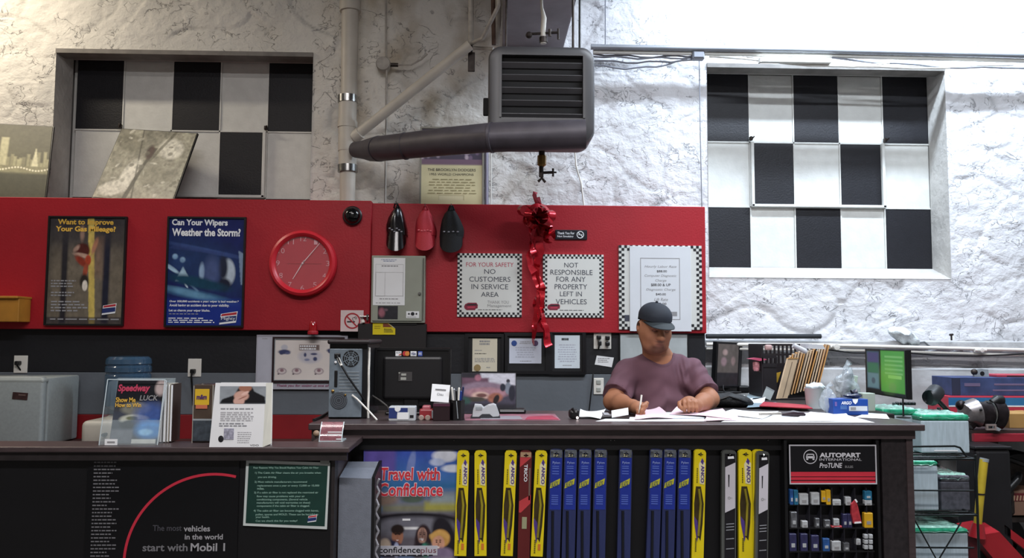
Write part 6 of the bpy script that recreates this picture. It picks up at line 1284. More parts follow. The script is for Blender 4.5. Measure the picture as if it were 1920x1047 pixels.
# angled screen at the right end
z0_, z1_ = V(1702, 750, 3.9).z, V(1702, 657, 3.9).z; xa, xb = V(1701, 700, 3.9).x, V(1623, 700, 4.38).x
t = T('customer_screen', 'thin black screen showing green page on a pole at counter end', 'monitor', VZ(1694, 784, zc)); o_ = Vector((xb, 4.38, z0_))-t.loc; u = Vector((xa-xb, 3.9-4.38, 0)); v = Vector((0, 0, z1_-z0_)); n = u.cross(v).normalized(); n = -n if n.x > 0 else n
t.p('shell', MB().slab(o_, u, v, -n*.022), BLK); p = Paint(110, 70, '#1c2024')
p.rect(.03, .05, .36, .9, '#3a5260', .01); p.rect(.05, .08, .34, .3, '#4a4a72', .03); p.rect(.05, .32, .34, .55, '#3c7a52', .05, a=.7); p.rect(.05, .55, .34, .88, '#6a8a92', .03, a=.8); p.ell(.2, .72, .05, .07, '#4a5a66', .5)
p.rect(.40, .03, .97, .93, '#4c9440', .01); p.rect(.42, .05, .95, .5, '#4e9a50', .05, a=.7)
for k in range(5): p.rect(.5, .14+k*.09, .93, .18+k*.09, '#86c07e', .01, a=.6)
p.rect(.58, .56, .9, .63, '#90cc70', .01, a=.8); p.ell(.68, .82, .09, .1, '#5c8a4c', .3); p.ell(.6, .6, .2, .3, '#7ab440', 1, a=.4)
p.obj(t, 'screen', 1, 1, o=o_+v+n*.002+u*.02, u=u*.96, v=-v*.97, mat_=printmat('lit_screen', .3, emit=.16)); t.p('pole', MB().tube([(0, 0, 0), (0, 0, z0_-t.loc.z+.03)], .004, 8), BLK); t.p('foot', MB().lathe([(.03, 0), (.03, .004), (.006, .008)], seg=20), BLK)
# ------------------------------------------------------------------ things on the lower front counter
zl2 = zl
t = T('magazine_holder', 'clear acrylic holder with racing magazine on the left counter', 'magazine holder', VZ(243, 835, zl)); s = S(t); A = lambda px, py, y=0: Vector(((px-243)*s, y, (835-py)*s))
def quad3(a_, b_, c_, d_, th): u = b_-a_; v = d_-a_; return MB().slab(a_, u, v, Vector((0, th, 0)))
t.p('back_sheet', quad3(A(190, 835, .075), A(298, 835, .075), A(298, 716, .11), A(193, 716, .11), .003), GLASS); t.p('front_sheet', quad3(A(188, 835, 0), A(293, 835, 0), A(296, 790, .004), A(191, 790, .004), .003), GLASS)
for px in (189, 292): t.p('side_sheet', MB().add([A(px, 835, 0), A(px, 835, .078), A(px+4, 716, .112), A(px+4, 722, .035), ], [(0, 1, 2, 3)]), GLASS)
t.p('rim', MB().tube([A(192, 717, .03), A(297, 717, .03)], .0016, 6).tube([A(188, 835, 0), A(192, 717, .03)], .0018, 6).tube([A(293, 835, 0), A(297, 717, .03)], .0018, 6), mat('acrylic_edge', '#c5d2d6', .1, var=0, alpha=.8, spec=.9))
MH = t
t = T('racing_magazine', 'speed magazine with red masthead and silver car, in acrylic holder', 'magazine', VZ(243, 835, zl)+Vector((0, .02, .002))); p = Paint(100, 130, '#3a3f4a')
p.rect(0, 0, 1, .36, '#15161c', .03); p.rect(.0, .34, 1, .5, '#3a3c42', .05); p.ell(.45, .45, .3, .1, '#8a8a7c', .4, a=.6); p.ell(.45, .62, .3, .08, '#aeb1a4', .3); p.ell(.5, .7, .34, .08, '#23262c', .3); p.ell(.4, .6, .12, .03, '#6a6f58', .4); p.ell(.75, .55, .3, .2, '#39569a', .7, a=.7); p.ell(.8, .78, .3, .14, '#3f86c8', .6, a=.9); p.ell(.72, .82, .14, .05, '#8ac0e8', .6)
p.rect(0, .78, .45, 1, '#6c7078', .05, a=.9); p.rect(.45, .93, .95, 1, '#c2c6c0', .01); p.ell(.92, .12, .12, .12, '#a89a98', .5); p.noise(.1, 12, 6)
o_ = Vector(((208-243)*s, 0, (719-835)*-s)); t.p('pages', MB().slab(Vector(((201-243)*s, .003, 0)), Vector((88*s, 0, 0)), Vector((6*s, .028, 115*s)), Vector((0, .006, 0))), PAPER)
p.obj(t, 'cover', 1, 1, o=Vector(((207-243)*s, .0295, 115*s)), u=Vector((88*s, 0, 0)), v=Vector((-6*s, -.028, -115*s)))
def mt(s_, x0_, y0_, x1_, y1_, m, **k):
    zz0, zz1 = (835-y1_)*s, (835-y0_)*s; yy = .0295*((zz0+zz1)/2)/(115*s)-.004; text(t, s_, ((x0_-243)*s, zz0, (x1_-243)*s, zz1), m, y=yy, **k)
mt('Speedway', 209, 727, 268, 744, mat('masthead_red', '#b8405c', .5, var=0), bold=.04, shear=.2); mt('Show Me', 207, 751, 243, 760, YT, bold=.02, name='headline'); mt('How to Win', 207, 761, 254, 769, YT, bold=.02, name='headline'); mt('LUCK', 250, 747, 284, 757, INKG, bold=.02, shear=.2, name='subhead')
t = T('price_slip', 'small white slip tucked in front of the acrylic magazine holder', 'slip', VZ(209, 836, zl)+Vector((0, -.004, .0))); t.p('slip', MB().box((0, 0, .013), (.046, .001, .022)), PAPER); t.p('fine_print', MB().box((0, -.001, .013), (.028, .0008, .006)), INKG)
for k, (xa_, xb_, m) in enumerate([(297, 303, mat('brown_spine', '#5c4a44', .5)), (304, 310, mat('grey_spine', '#8f8d88', .5)), (311, 315, mat('cream_spine', '#b8b2a4', .5)), (316, 321, mat('dark_spine', '#3a302c', .5))]):
    t = T('booklet', ['brown booklet standing against right side of acrylic holder', 'grey booklet, second from the acrylic holder', 'cream booklet, third from the acrylic holder', 'dark booklet, outermost right of the acrylic holder'][k], 'booklet', VZ((xa_+xb_)/2, 831, zl), group='booklets beside the magazine holder'); s = S(t)
    t.p('cover', MB().box((0, .045, 54*s), ((xb_-xa_-.6)*s, .08, (108-k)*s)), m); t.p('pages', MB().box((0, .005, 54*s), ((xb_-xa_-2.5)*s, .008, (108-k)*s-.006)), PAPER)
# candy dispenser
t = T('candy_dispenser', 'narrow clear candy dispenser with yellow sticker beside white brochure', 'dispenser', VZ(378, 831, zl)); s = S(t); A = lambda px, py, y=0: Vector(((px-378)*s, y, (831-py)*s))
t.p('housing', MB().box((0, .05, 53*s), (36*s, .09, 106*s), bev=.004), mat('smoke_brown', '#4a3d34', .2, var=.2, spec=.7)); a, b = A(361, 790), A(394, 828); t.p('lower_bin', MB().box(((a.x+b.x)/2, .003, (a.z+b.z)/2), (b.x-a.x, .008, a.z-b.z), bev=.002), mat('smoke_blue', '#3c444c', .15, var=.3, vs=40, spec=.8))
for px in (360.5, 395.5): t.p('edge', MB().box((A(px, 0).x, .003, 52*s), (.003, .006, 104*s)), mat('dull_acrylic', '#8d8880', .2))
a, b = A(363, 733), A(389, 762); t.p('yellow_sticker', MB().box(((a.x+b.x)/2, .002, (a.z+b.z)/2), (b.x-a.x, .002, a.z-b.z)), mat('sticker_yellow', '#c9a52c', .4)); text(t, 'm&m', (A(366, 0).x, A(0, 752).z, A(385, 0).x, A(0, 743).z), mat('candy_brown', '#4a2c5a', .5, var=0), y=-.0005, bold=.05, shear=.1)
a, b = A(365, 762), A(386, 769); t.p('orange_label', MB().box(((a.x+b.x)/2, .002, (a.z+b.z)/2), (b.x-a.x, .002, a.z-b.z)), mat('label_orange', '#b8674a', .5)); t.p('lock', MB().sphere(A(372, 726, .03), .005, 10, 8), STEEL); t.p('divider', MB().box((0, .002, A(0, 789).z), (36*s, .006, .006)), GREYP)
# white brochure box
t = T('brochure_box', 'white folded brochure display with man in dark suit photo', 'brochure', VZ(447, 839, zl)+Vector((0, .0, 0))); s = S(t); A = lambda px, py, y=0: Vector(((px-447)*s, y, (839-py)*s))
pts = [A(394, 839), A(491, 839), A(494, 722), A(402, 722)]; t.p('front', MB().prism([(q.x, q.z) for q in pts], 0, .003), PAPER); pts = [A(491, 839), A(500, 834), A(503, 760), A(499, 722), A(494, 722)]
t.p('side', MB().add([A(491, 839, .0), A(494, 722, .0), A(499, 723, .06), A(500, 836, .06)], [(0, 1, 2, 3)]), mat('warm_white_card', '#d0cabb', .6)); t.p('rear', MB().prism([(q.x, q.z) for q in (A(396, 839), A(500, 839), A(499, 723), A(403, 723))], .055, .058), PAPER)
p = Paint(90, 40, '#8c9298'); p.noise(.1, 4, 9); p.poly([(0, 1), (.05, .75), (.32, .5), (.4, .1), (.7, .05), (.75, .3), (.98, .6), (1, 1)], '#17171b'); p.ell(.55, .1, .14, .22, '#9a6a58', .2); p.ell(.47, .55, .16, .28, '#c49a8c', .25); p.ell(.42, .85, .12, .25, '#c8a094', .25); p.ell(.55, .4, .05, .14, '#d6b0a4', .4, 30); p.ell(.5, .65, .02, .15, '#8a5c50', .5, 40)
a, b = A(411, 728), A(495, 760); p.obj(t, 'photo_print', 84*s, 32*s, y=-.001, cx=(a.x+b.x)/2-.001, cz=(a.z+b.z)/2)
tt_ = t; tt_.L = lambda px, py, Y=None: Vector(((px-447)*s, 0, (839-py)*s)); fine(t, 413, 767, 473, 771, 1, DIMW, ragged=.02); fine(t, 413, 774, 474, 792, 5, mat('pale_ink', '#b4b4b8', .6, var=0), ragged=.1); fine(t, 411, 794, 470, 802, 2, DIMW); fine(t, 445, 810, 472, 832, 6, _m['pale_ink'], h=.3)
text(t, 'VDO', (A(468, 0).x, A(0, 837).z, A(484, 0).x, A(0, 834).z), INK, y=-.001); a = A(429, 815); t.p('device_picture', MB().box((a.x, -.001, a.z), (18*s, .0015, 20*s)), mat('device_grey', '#9c9cac', .5, var=.3, vs=120)); a = A(415, 824); t.p('black_part_picture', MB().sphere((a.x, -.001, a.z), 1, 12, 8, sq=(.010, .0015, .012)), INK)
# card holder and ball beside the step
t = T('card_holder', 'curved clear card holder with reddish cards below the computer tower', 'card holder', VZ(620, 829, zl)); s = S(t); ar = []
for k in range(7): g = k/6; ar.append((0, .045*(g**1.6), 34*s*g))
vs = []; 
for x in (-21*s, 20*s):
    vs += [(x, y, z) for _, y, z in ar]
fs = [(k, k+1, k+8, k+7) for k in range(6)]; t.p('acrylic_front', MB().add(vs, fs), mat('rosy_acrylic', '#8d5a62', .12, var=.15, vs=30, alpha=.75, spec=.9), smooth=True); t.p('cards', MB().slab((-16*s, .022, 0), (33*s, 0, 0), (0, .03, 30*s), (0, .02, 0)), mat('dull_red_cards', '#5c2c34', .5, var=.2))
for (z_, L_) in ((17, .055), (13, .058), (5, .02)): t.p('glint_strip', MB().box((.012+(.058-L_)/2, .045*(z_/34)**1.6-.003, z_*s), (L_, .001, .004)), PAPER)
t.p('rim', MB().tube([(20*s, y, z) for _, y, z in ar], .0022, 6).tube([(-21*s, y, z) for _, y, z in ar], .0018, 6), _m['acrylic_edge']); t.p('base', MB().box((0, .04, .002), (44*s, .08, .004)), _m['acrylic_edge'])
t = T('wooden_ball', 'small pale round wooden ball beside the clear card holder', 'ball', VZ(593, 822, zl)+Vector((0, -.0, 0))); t.p('knob', MB().sphere((0, 0, .018), .013, 16, 12), mat('pale_wood', '#8c7460', .5), smooth=True); t.p('stem', MB().tube([(0, 0, 0), (0, 0, .01)], .006, 8), BARE)
pipe('thick dark cord lying along the counter end left of tower', [VZ(588, 791, zc)+Vector((0, 0, .006)), VZ(600, 786, zc)+Vector((0, 0, .006)), VZ(613, 779, zc)+Vector((0, 0, .008)), VZ(622, 774, zc)+Vector((0, 0, .008))], .006, BLK, cat='cord', name='power_cord')
# ------------------------------------------------------------------ back table with fridge and water cooler
zt_ = .787; xt0, xt1 = -4.0, V(610, 800, 5.0).x
t = T('back_table', 'low dark table along the painted wall under fridge and cooler', 'table', ((xt0+xt1)/2, 4.87, 0)); w_ = xt1-xt0; t.p('table_top', MB().box((0, 0, zt_-.015), (w_, .66, .03), bev=.004), mat('brown_red_top', '#3a2220', .5, var=.1))
for sx in (-1, 1):
    for sy in (-1, 1): t.p('leg', MB().box((sx*(w_/2-.05), sy*.28, (zt_-.03)/2), (.04, .04, zt_-.03)), BARE)
zf = V(40, 708, 4.75).z; xfr = V(79, 760, 4.75).x; FR = mat('fridge_grey', '#8f9696', .45, var=.05, vs=60)
t = T('mini_fridge', 'small light grey compact fridge at far left on back table', 'fridge', (xfr-.24, 4.97, zt_)); H_ = zf-zt_
t.p('cabinet', MB().box((0, .02, H_/2), (.48, .36, H_-.012), bev=.012), FR, smooth=True); t.p('door', MB().box((0, -.195, H_/2+.004), (.48, .05, H_), bev=.016, seg=3), FR, smooth=True); t.p('top_trim', MB().box((0, -.19, H_-.018), (.484, .064, .03), bev=.012, seg=3), mat('fridge_light', '#a5aba8', .4), smooth=True); c_ = V(38, 743, 4.75)-t.loc; t.p('magnet', MB().box((c_.x, -.222, c_.z), (.085, .004, .04), rot=(0, R(4), 0)), mat('magnet_brown', '#3a2424', .5, var=.3, vs=60), label='dark brown fridge magnet')
t.p('magnet_mark', MB().box((c_.x+.012, -.2245, c_.z+.006), (.04, .001, .008), rot=(0, R(4), 0)), mat('magnet_grey', '#6a5652', .5))
cw = V(241, 700, 4.95); COOL = mat('cooler_beige', '#b3afa4', .45)
t = T('water_cooler', 'beige countertop water cooler behind the magazine holder', 'water cooler', (cw.x-.02, 4.95, zt_)); hz = V(230, 785, 4.95).z-zt_; t.p('body', MB().box((0, 0, hz/2), (.36, .3, hz), bev=.03, seg=3), COOL, smooth=True); t.p('tap', MB().tube([(-.03, -.15, hz*.5), (-.03, -.19, hz*.5)], .01, 8), BLK); t.p('collar', MB().lathe([(.11, hz), (.08, hz+.02), (.05, hz+.02)], seg=24), COOL)
zt2 = V(241, 668, 4.95).z-zt_-hz; WB = mat('blue_water_bottle', '#3d5a74', .08, var=.1, vs=5, alpha=.72, spec=.9)
t = T('water_bottle', 'upturned blue water bottle with ribbed sides on the cooler', 'water bottle', (cw.x, 4.95, zt_+hz)); pr = [(.03, .0), (.035, .03), (.12, .075), (.128, .09), (.128, zt2-.115), (.122, zt2-.108), (.122, zt2-.1), (.129, zt2-.092), (.129, zt2-.065), (.123, zt2-.058), (.123, zt2-.052), (.129, zt2-.045), (.126, zt2-.018), (.11, zt2-.003), (.06, zt2), (.001, zt2-.008)]
t.p('bottle', MB().lathe(pr, seg=40), WB, smooth=True); t.p('cap_ring', MB().lathe([(.036, .0), (.036, .025), (.03, .025)], seg=20), mat('cap_blue', '#8aa0b4', .4), smooth=True)
# ------------------------------------------------------------------ batteries on the wire rack beyond the counter
BW = mat('battery_white', '#a9b8c0', .45, var=.08, vs=14, stretch=(8, 8, 1)); BG = mat('battery_green', '#2c9a74', .3, var=.25, vs=40); BGC = mat('mint_wrap', '#9fd0c0', .12, var=.2, vs=30, bump=.6, bs=50, spec=.9)
def battery(label, x0_, y0_, x1_, y1_, Y, dep, body=None, top=None, lid=.03, wrap=True):
    a = V(x0_, y0_, Y); b = V(x1_, y1_, Y); w_, h_ = b.x-a.x, a.z-b.z; t = T('car_battery', label, 'car battery', ((a.x+b.x)/2, Y+dep/2, b.z), group='boxed car batteries')
    t.p('case', MB().box((0, 0, (h_-lid)/2), (w_, dep, h_-lid), bev=.006), body or BW); t.p('lid', MB().box((0, 0, h_-lid/2), (w_+.004, dep+.004, lid), bev=.01), top or BG)
    if wrap:
        N = 12; vs = []
        for j in range(N+1):
            for i in range(N+1):
                u, v = i/N-.5, j/N-.5; vs.append((u*w_*1.02, v*dep*1.02, h_+.006+.010*noise.noise(Vector((u*9+a.x*7, v*9, 1)))-(.02 if i in (0, N) or j in (0, N) else 0)))
        t.p('wrap', MB().add(vs, [(j*(N+1)+i, j*(N+1)+i+1, (j+1)*(N+1)+i+1, (j+1)*(N+1)+i) for j in range(N) for i in range(N)]), BGC, smooth=True)
    for sx in (-1, 1): t.p('terminal', MB().lathe([(.010, h_), (.009, h_+.014), (.0, h_+.014)], c=(sx*w_*.36, dep*.3, .004), seg=12), mat('terminal_grey', '#5f6266', .4, metal=.6))
    return t
Yb = 4.0
t = battery('large white boxed battery with green lid on top shelf, right', 1726, 778, 1819, 850, Yb, .26); t.p('sticker', MB().box((.0, -.132, .012), (.12, .001, .006)), PAPER)
t = battery('long green-lidded battery on top shelf behind the counter end', 1654, 768, 1724, 850, Yb+.08, .24)
YM2 = 3.92
battery('small white battery on middle shelf nearest the counter', 1712, 866, 1761, 958, YM2, .3, lid=.02); battery('grey battery in clear wrap on middle shelf, right', 1764, 892, 1820, 958, YM2+.04, .3, body=mat('battery_grey', '#4c4d55', .3, var=.3, vs=40), top=mat('battery_dark', '#6b6c74', .2, var=.4, vs=50))
battery('big white green-topped battery on the lowest rack shelf', 1709, 992, 1818, 1085, YM2-.05, .32, lid=.022)
t = T('wire_rack', 'black wire display rack holding batteries beside the counter', 'rack', (V(1765, 900, 4.05).x, 4.05, 0)); A = lambda px, py, Y: V(px, py, Y)-t.loc
xL, xR = A(1704, 900, 3.86).x, A(1826, 900, 3.86).x; BWR = mat('rack_wire', '#0e1414', .35); 
for y in (3.84-4.05, .22):
    for x in (xL, xR): t.p('upright', MB().tube([(x, y, 0), (x, y, V(1700, 838 if x == xL else 852, 3.86).z)], .006, 8), BWR)
for zpy, Yq, nm in ((851, 3.98, 'shelf'), (959, 3.90, 'shelf'), (1086, 3.85, 'shelf')):
    z = V(1765, zpy, Yq).z-.006; mb = MB()
    for k in range(7): y = -.21+.43*k/6; mb.tube([(xL, y, z), (xR, y, z)], .004 if 0 < k < 6 else .006, 6)
    for x in (xL, xR): mb.tube([(x, -.21, z), (x, .22, z)], .005, 6)
    t.p(nm, mb, BWR)
t.p('shelf_guard', MB().tube([A(1706, 838, 3.85), A(1790, 837, 3.85), A(1800, 840, 3.85), A(1812, 856, 3.85)], .005, 8).tube([A(1706, 858, 3.85), A(1744, 858, 3.85)], .004, 8), BWR, smooth=True)
for (a_, b_) in (((1712, 970), (1756, 1050)), ((1802, 980), (1760, 1050))): t.p('brace', MB().tube([A(*a_, 3.82), A(*b_, 3.82)], .0035, 8), BWR)
t.p('cross_wire', MB().tube([A(1706, 920, 3.83), A(1826, 921, 3.83)], .004, 8).tube([A(1700, 1027, 3.83), A(1826, 1028, 3.83)], .0045, 8), BWR)
# ------------------------------------------------------------------ red shelving with boxes at far right
YR2 = 4.62; zr = V(1870, 813, YR2).z; x0 = V(1824, 815, YR2).x
t = T('red_workbench', 'red-edged steel workbench at the far right wall', 'workbench', (x0+.75, 5.0, 0)); t.p('front_beam', MB().box((0, -.38, zr-.024), (1.5, .03, .048), bev=.004), mat('beam_red', '#8e2230', .4, var=.08)); t.p('deck', MB().box((0, 0, zr+.008), (1.5, .76, .02)), mat('dark_deck', '#3a2c2a', .6, var=.2))
for x in (-.74+.05, .7): t.p('upright', MB().box((x+.06, -.34, (zr-.05)/2), (.07, .06, zr-.05)), BARE); t.p('upright', MB().box((x+.06, .3, (zr-.05)/2), (.07, .06, zr-.05)), BARE)
t.p('lower_shelf', MB().box((0, .05, .38), (1.5, .66, .03)), BARE); zs_ = zr+.018
def bx(label, x0_, y0_, x1_, zb, Y, dep, m, cat='box', nm='storage_box'):
    a = V(x0_, y0_, Y); x1w = V(x1_, y0_, Y).x; t = T(nm, label, cat, ((a.x+x1w)/2, Y+dep/2, zb)); t.h = a.z-zb; t.w = x1w-a.x; t.Y = Y
    t.b = t.p('carton', MB().box((0, 0, t.h/2), (t.w, dep, t.h), bev=.003), m); t.f = -dep/2-.001; return t
t = bx('long red white and blue carton lying under the navy box', 1778, 743, 1990, zs_, 4.95, .24, mat('carton_red', '#b8384a', .45, var=.06)); h_ = t.h; F_ = t.f
t.p('blue_band', MB().box((0, F_, h_-.035), (t.w, .002, .05)), mat('carton_blue', '#2a6a9c', .45)); t.p('white_band', MB().box((0, F_-.0005, h_-.062), (t.w, .002, .008)), PAPER); t.p('label_strip', MB().box((.12, F_-.001, h_-.108), (t.w*.62, .003, .03)), mat('label_tan', '#8d7a78', .5)); t.p('white_band', MB().box((.0, F_-.0008, h_-.135), (t.w, .002, .006)), PAPER)
c_ = (V(1821, 768, 4.95)-t.loc); t.p('round_emblem', MB().lathe([(.0001, .004), (.032, .004), (.036, .003), (.036, 0)], c=(c_.x, F_, c_.z), axis='Y', seg=28), mat('emblem_teal', '#4f9ab0', .4)); ZB1 = zs_+h_
t = bx('long navy blue worn carton on top of the red and blue carton', 1783, 708, 1990, ZB1+.001, 4.97, .22, mat('carton_navy', '#3a4770', .55, var=.2, vs=14)); t.p('faded_print', MB().box((-.22, t.f, t.h*.6), (.1, .002, .02)).box((.02, t.f, t.h*.62), (.2, .002, .012)).box((.02, t.f, t.h*.3), (.22, .002, .010)), mat('faded_mauve', '#6d6080', .6)); t.p('corner_edge', MB().box((-t.w/2+.03, t.f, t.h/2), (.055, .0015, t.h-.01)), mat('carton_dark', '#2c3046', .6)); ZB2 = ZB1+t.h
t = bx('flat red carton lying on the navy carton at far right', 1870, 703, 1990, ZB2+.002, 5.0, .16, mat('flat_red', '#b04050', .5)); t.p('dark_band', MB().box((.02, t.f, t.h*.4), (t.w*.8, .002, t.h*.4)), mat('brown_band', '#4a3034', .5))
t = T('metal_part', 'small grey metal part with hole resting on the navy carton', 'machine part', (V(1840, 706, 5.05).x, 5.05, ZB2+.002)); t.p('plate', MB().prism([(-.05, 0), (.045, 0), (.04, .045), (.0, .05), (-.03, .048), (-.05, .03)], -.01, .01), GREYP); t.p('hole', MB().lathe([(.014, .012), (.014, -.012)], c=(0, 0, .02), axis='Y', seg=16), HEATD); t.p('boss', MB().sphere((-.045, 0, .03), .02, 12, 8), BARE)
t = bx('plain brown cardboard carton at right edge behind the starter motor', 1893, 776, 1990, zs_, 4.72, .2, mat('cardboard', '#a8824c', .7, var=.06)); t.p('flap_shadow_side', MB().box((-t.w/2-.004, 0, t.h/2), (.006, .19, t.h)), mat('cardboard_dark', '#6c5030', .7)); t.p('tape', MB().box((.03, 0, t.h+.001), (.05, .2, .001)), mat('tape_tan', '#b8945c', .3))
# starter motor
t = T('starter_motor', 'greasy starter motor with silver nose lying on the red workbench', 'machine part', V(1850, 808, 4.62)); t.loc.z = zs_; t.o.location = t.loc; s = 4.62/FPX; A = lambda px, py, y=0: Vector(((px-1850)*s, y, (808-py)*s)); IRN = mat('greasy_iron', '#2c2628', .35, metal=.7, var=.3, vs=25)
t.p('nose', MB().tube([A(1812, 790, .02), A(1818, 778, .02), A(1834, 776, .02)], [.04, .075, .085], 24), mat('silver_casting', '#8a8484', .35, metal=.7, var=.2, vs=20), smooth=True); t.p('body', MB().tube([A(1834, 778, .02), A(1860, 779, .02)], .072, 28), IRN, smooth=True); t.p('clamp_ring', MB().tube([A(1858, 778, .02), A(1861, 778, .02)], .078, 28), STEEL, smooth=True); t.p('rear_housing', MB().tube([A(1862, 779, .02), A(1880, 780, .02), A(1886, 782, .02)], [.082, .086, .06], 28), IRN, smooth=True)
t.p('solenoid', MB().tube([A(1862, 757, .0), A(1872, 752, .0), A(1882, 753, .0)], [.022, .032, .030], 18).tube([A(1853, 758, 0), A(1864, 757, 0)], .010, 10), BLK, smooth=True); t.p('bearing_cap', MB().sphere(A(1806, 762, .02), .03, 16, 10), IRN, smooth=True); t.p('drive_end', MB().tube([A(1818, 800, .02), A(1824, 795, .02)], .035, 16), IRN, smooth=True)
mb = MB().frame(.058, .034, .010, .012, y=-.065, cx=A(1845, 800).x, cz=A(1845, 800).z); t.p('flange', mb, mat('flange_pale', '#9c8c88', .4, metal=.5)); t.p('lever', MB().prism([(A(a_, b_).x, A(a_, b_).z) for a_, b_ in ((1856, 798), (1868, 804), (1864, 808), (1854, 806))], -.05, -.03), GREYP)
t.p('bolt', MB().sphere(A(1826, 768, -.07), .008, 10, 8), HEATD)
# rubber mallet and bits
t = T('rubber_mallet', 'black rubber mallet leaning between batteries and cartons', 'mallet', V(1764, 768, 4.2)); s = 4.2/FPX; A = lambda px, py, y=0: Vector(((px-1764)*s, y, (768-py)*s)); t.p('head', MB().tube([A(1737, 746, -.03), A(1739, 746, -.03), A(1762, 736, .03), A(1764, 735, .03)], [.036, .043, .043, .036], 24), mat('mallet_rubber', '#1b1d20', .45), smooth=True); t.p('handle', MB().tube([A(1753, 746), A(1772, 765), A(1779, 773)], .012, 12), BLK, smooth=True)
for i, px in enumerate((1682, 1691, 1699, 1706, 1713)):
    solo('vent_plug', MB().lathe([(.011, 0), (.012, .012), (.008, .016), (.0, .018)], c=V(px, 760, 4.34), seg=10), BLK, ['leftmost', 'second', 'middle', 'fourth', 'rightmost'][i]+' black vent cap in the short row behind the battery lid', 'cap', group='row of black vent caps')
solo('battery_tray', MB().box(V(1697, 767, 4.36)+Vector((0, 0, -.010)), (.14, .06, .03), bev=.004), mat('tray_grey', '#6b7470', .5), 'low grey tray carrying the row of black vent caps', 'tray')
t = T('plastic_bag_on_pipe', 'crumpled white plastic bag stuffed on the ledge at right wall', 'plastic bag', V(1695, 644, 5.38)); mb = MB().sphere((0, 0, .05), 1, 32, 20, sq=(.11, .05, .05)); mb.v = [(x+.02*noise.noise(Vector((x*22, y*22, z*22))), y+.02*noise.noise(Vector((x*30, 5, z*30))), z+.025*noise.noise(Vector((x*25, y*25, 3)))-x*.35) for x, y, z in mb.v]; t.p('bag', mb, mat('white_film', '#cfd8dc', .2, bump=.8, bs=50, spec=.7), smooth=True); t.p('handle', MB().tube([(.08, 0, .0), (.14, 0, .01), (.19, .0, -.03)], .006, 8), mat('grey_string', '#6f7274', .6))
for (px, py) in ((1570, 651), (1840, 657)): pass
t = T('pipe_fitting', 'white round pipe fitting on the lower wall pipes above the tub', 'fitting', V(1568, 651, 5.29)); t.p('disc', MB().lathe([(.001, .014), (.02, .012), (.022, 0), (.022, -.02)], axis='Y', seg=20), WPL, smooth=True); t.p('collar', MB().tube([(-.03, .03, 0), (.03, .03, 0)], .014, 12), WPL, smooth=True)
t = T('pipe_coupling', 'small white coupling on the lower wall pipes above the cartons', 'fitting', V(1840, 657, 5.29)); t.p('disc', MB().lathe([(.001, .014), (.014, .012), (.016, 0), (.016, -.02)], axis='Y', seg=20), WPL, smooth=True); t.p('collar', MB().tube([(-.03, .03, 0), (.05, .03, 0)], .013, 12), WPL, smooth=True)
t = T('wall_tap', 'small dark hook standing on the ledge of the right wall', 'hook', V(1784, 636, 5.37)); t.p('stem', MB().tube([(0, 0, -.01), (0, 0, .03)], .006, 8), BARE); t.p('hook', MB().tube([(-.012, 0, .028), (.012, 0, .03)], .007, 8), BARE)
# floor jack
t = T('floor_jack', 'red floor jack with upright yellow handle at lower right', 'jack', (V(1860, 1040, 4.2).x, 4.3, 0)); A = lambda px, py, Y=4.2: V(px, py, Y)-t.loc; JR = mat('jack_red', '#9a2028', .35, var=.1)
t.p('handle', MB().tube([A(1833, 986), A(1836, 950), A(1845, 862)], [.020, .020, .021], 14), mat('jack_yellow', '#b8a02c', .5, var=.15), smooth=True); t.p('handle_tip', MB().tube([A(1845, 866), A(1846, 860)], .022, 14), GREYP); t.p('joint_ring', MB().tube([A(1838, 928), A(1838, 925)], .0225, 14), BARE)
t.p('socket', MB().tube([A(1832, 1008), A(1834, 982)], [.042, .026], 14), JR, smooth=True); P4 = [A(1828, 1006), A(1874, 998), A(1945, 1075), A(1885, 1075)]
vs = [q for q in P4]+[q+Vector((0, .22, .0)) for q in P4]+[]
t.p('frame', MB().add([Vector((q.x, q.y, q.z)) for q in P4]+[Vector((q.x+.02, q.y+.2, q.z+.02)) for q in P4], [(0, 1, 2, 3), (7, 6, 5, 4), (0, 4, 5, 1), (1, 5, 6, 2), (2, 6, 7, 3), (3, 7, 4, 0)]), JR)
t.p('side_rail', MB().slab(A(1884, 1002, 4.35), A(1950, 1052, 4.35)-A(1884, 1002, 4.35), Vector((0, 0, .05)), Vector((.0, .03, 0))), JR); t.p('side_plate', MB().slab(A(1818, 1000, 4.22), Vector((.05, 0, 0)), Vector((0, 0, -.28)), Vector((0, .1, 0))), mat('jack_dark_red', '#5c1820', .5)); t.p('wheel', MB().lathe([(.06, .03), (.06, -.03)], c=(.28, 0, .06), axis='Y', seg=20), BARE); t.p('wheel', MB().lathe([(.05, .03), (.05, -.03)], c=(-.1, 0, .05), axis='Y', seg=20), BARE)
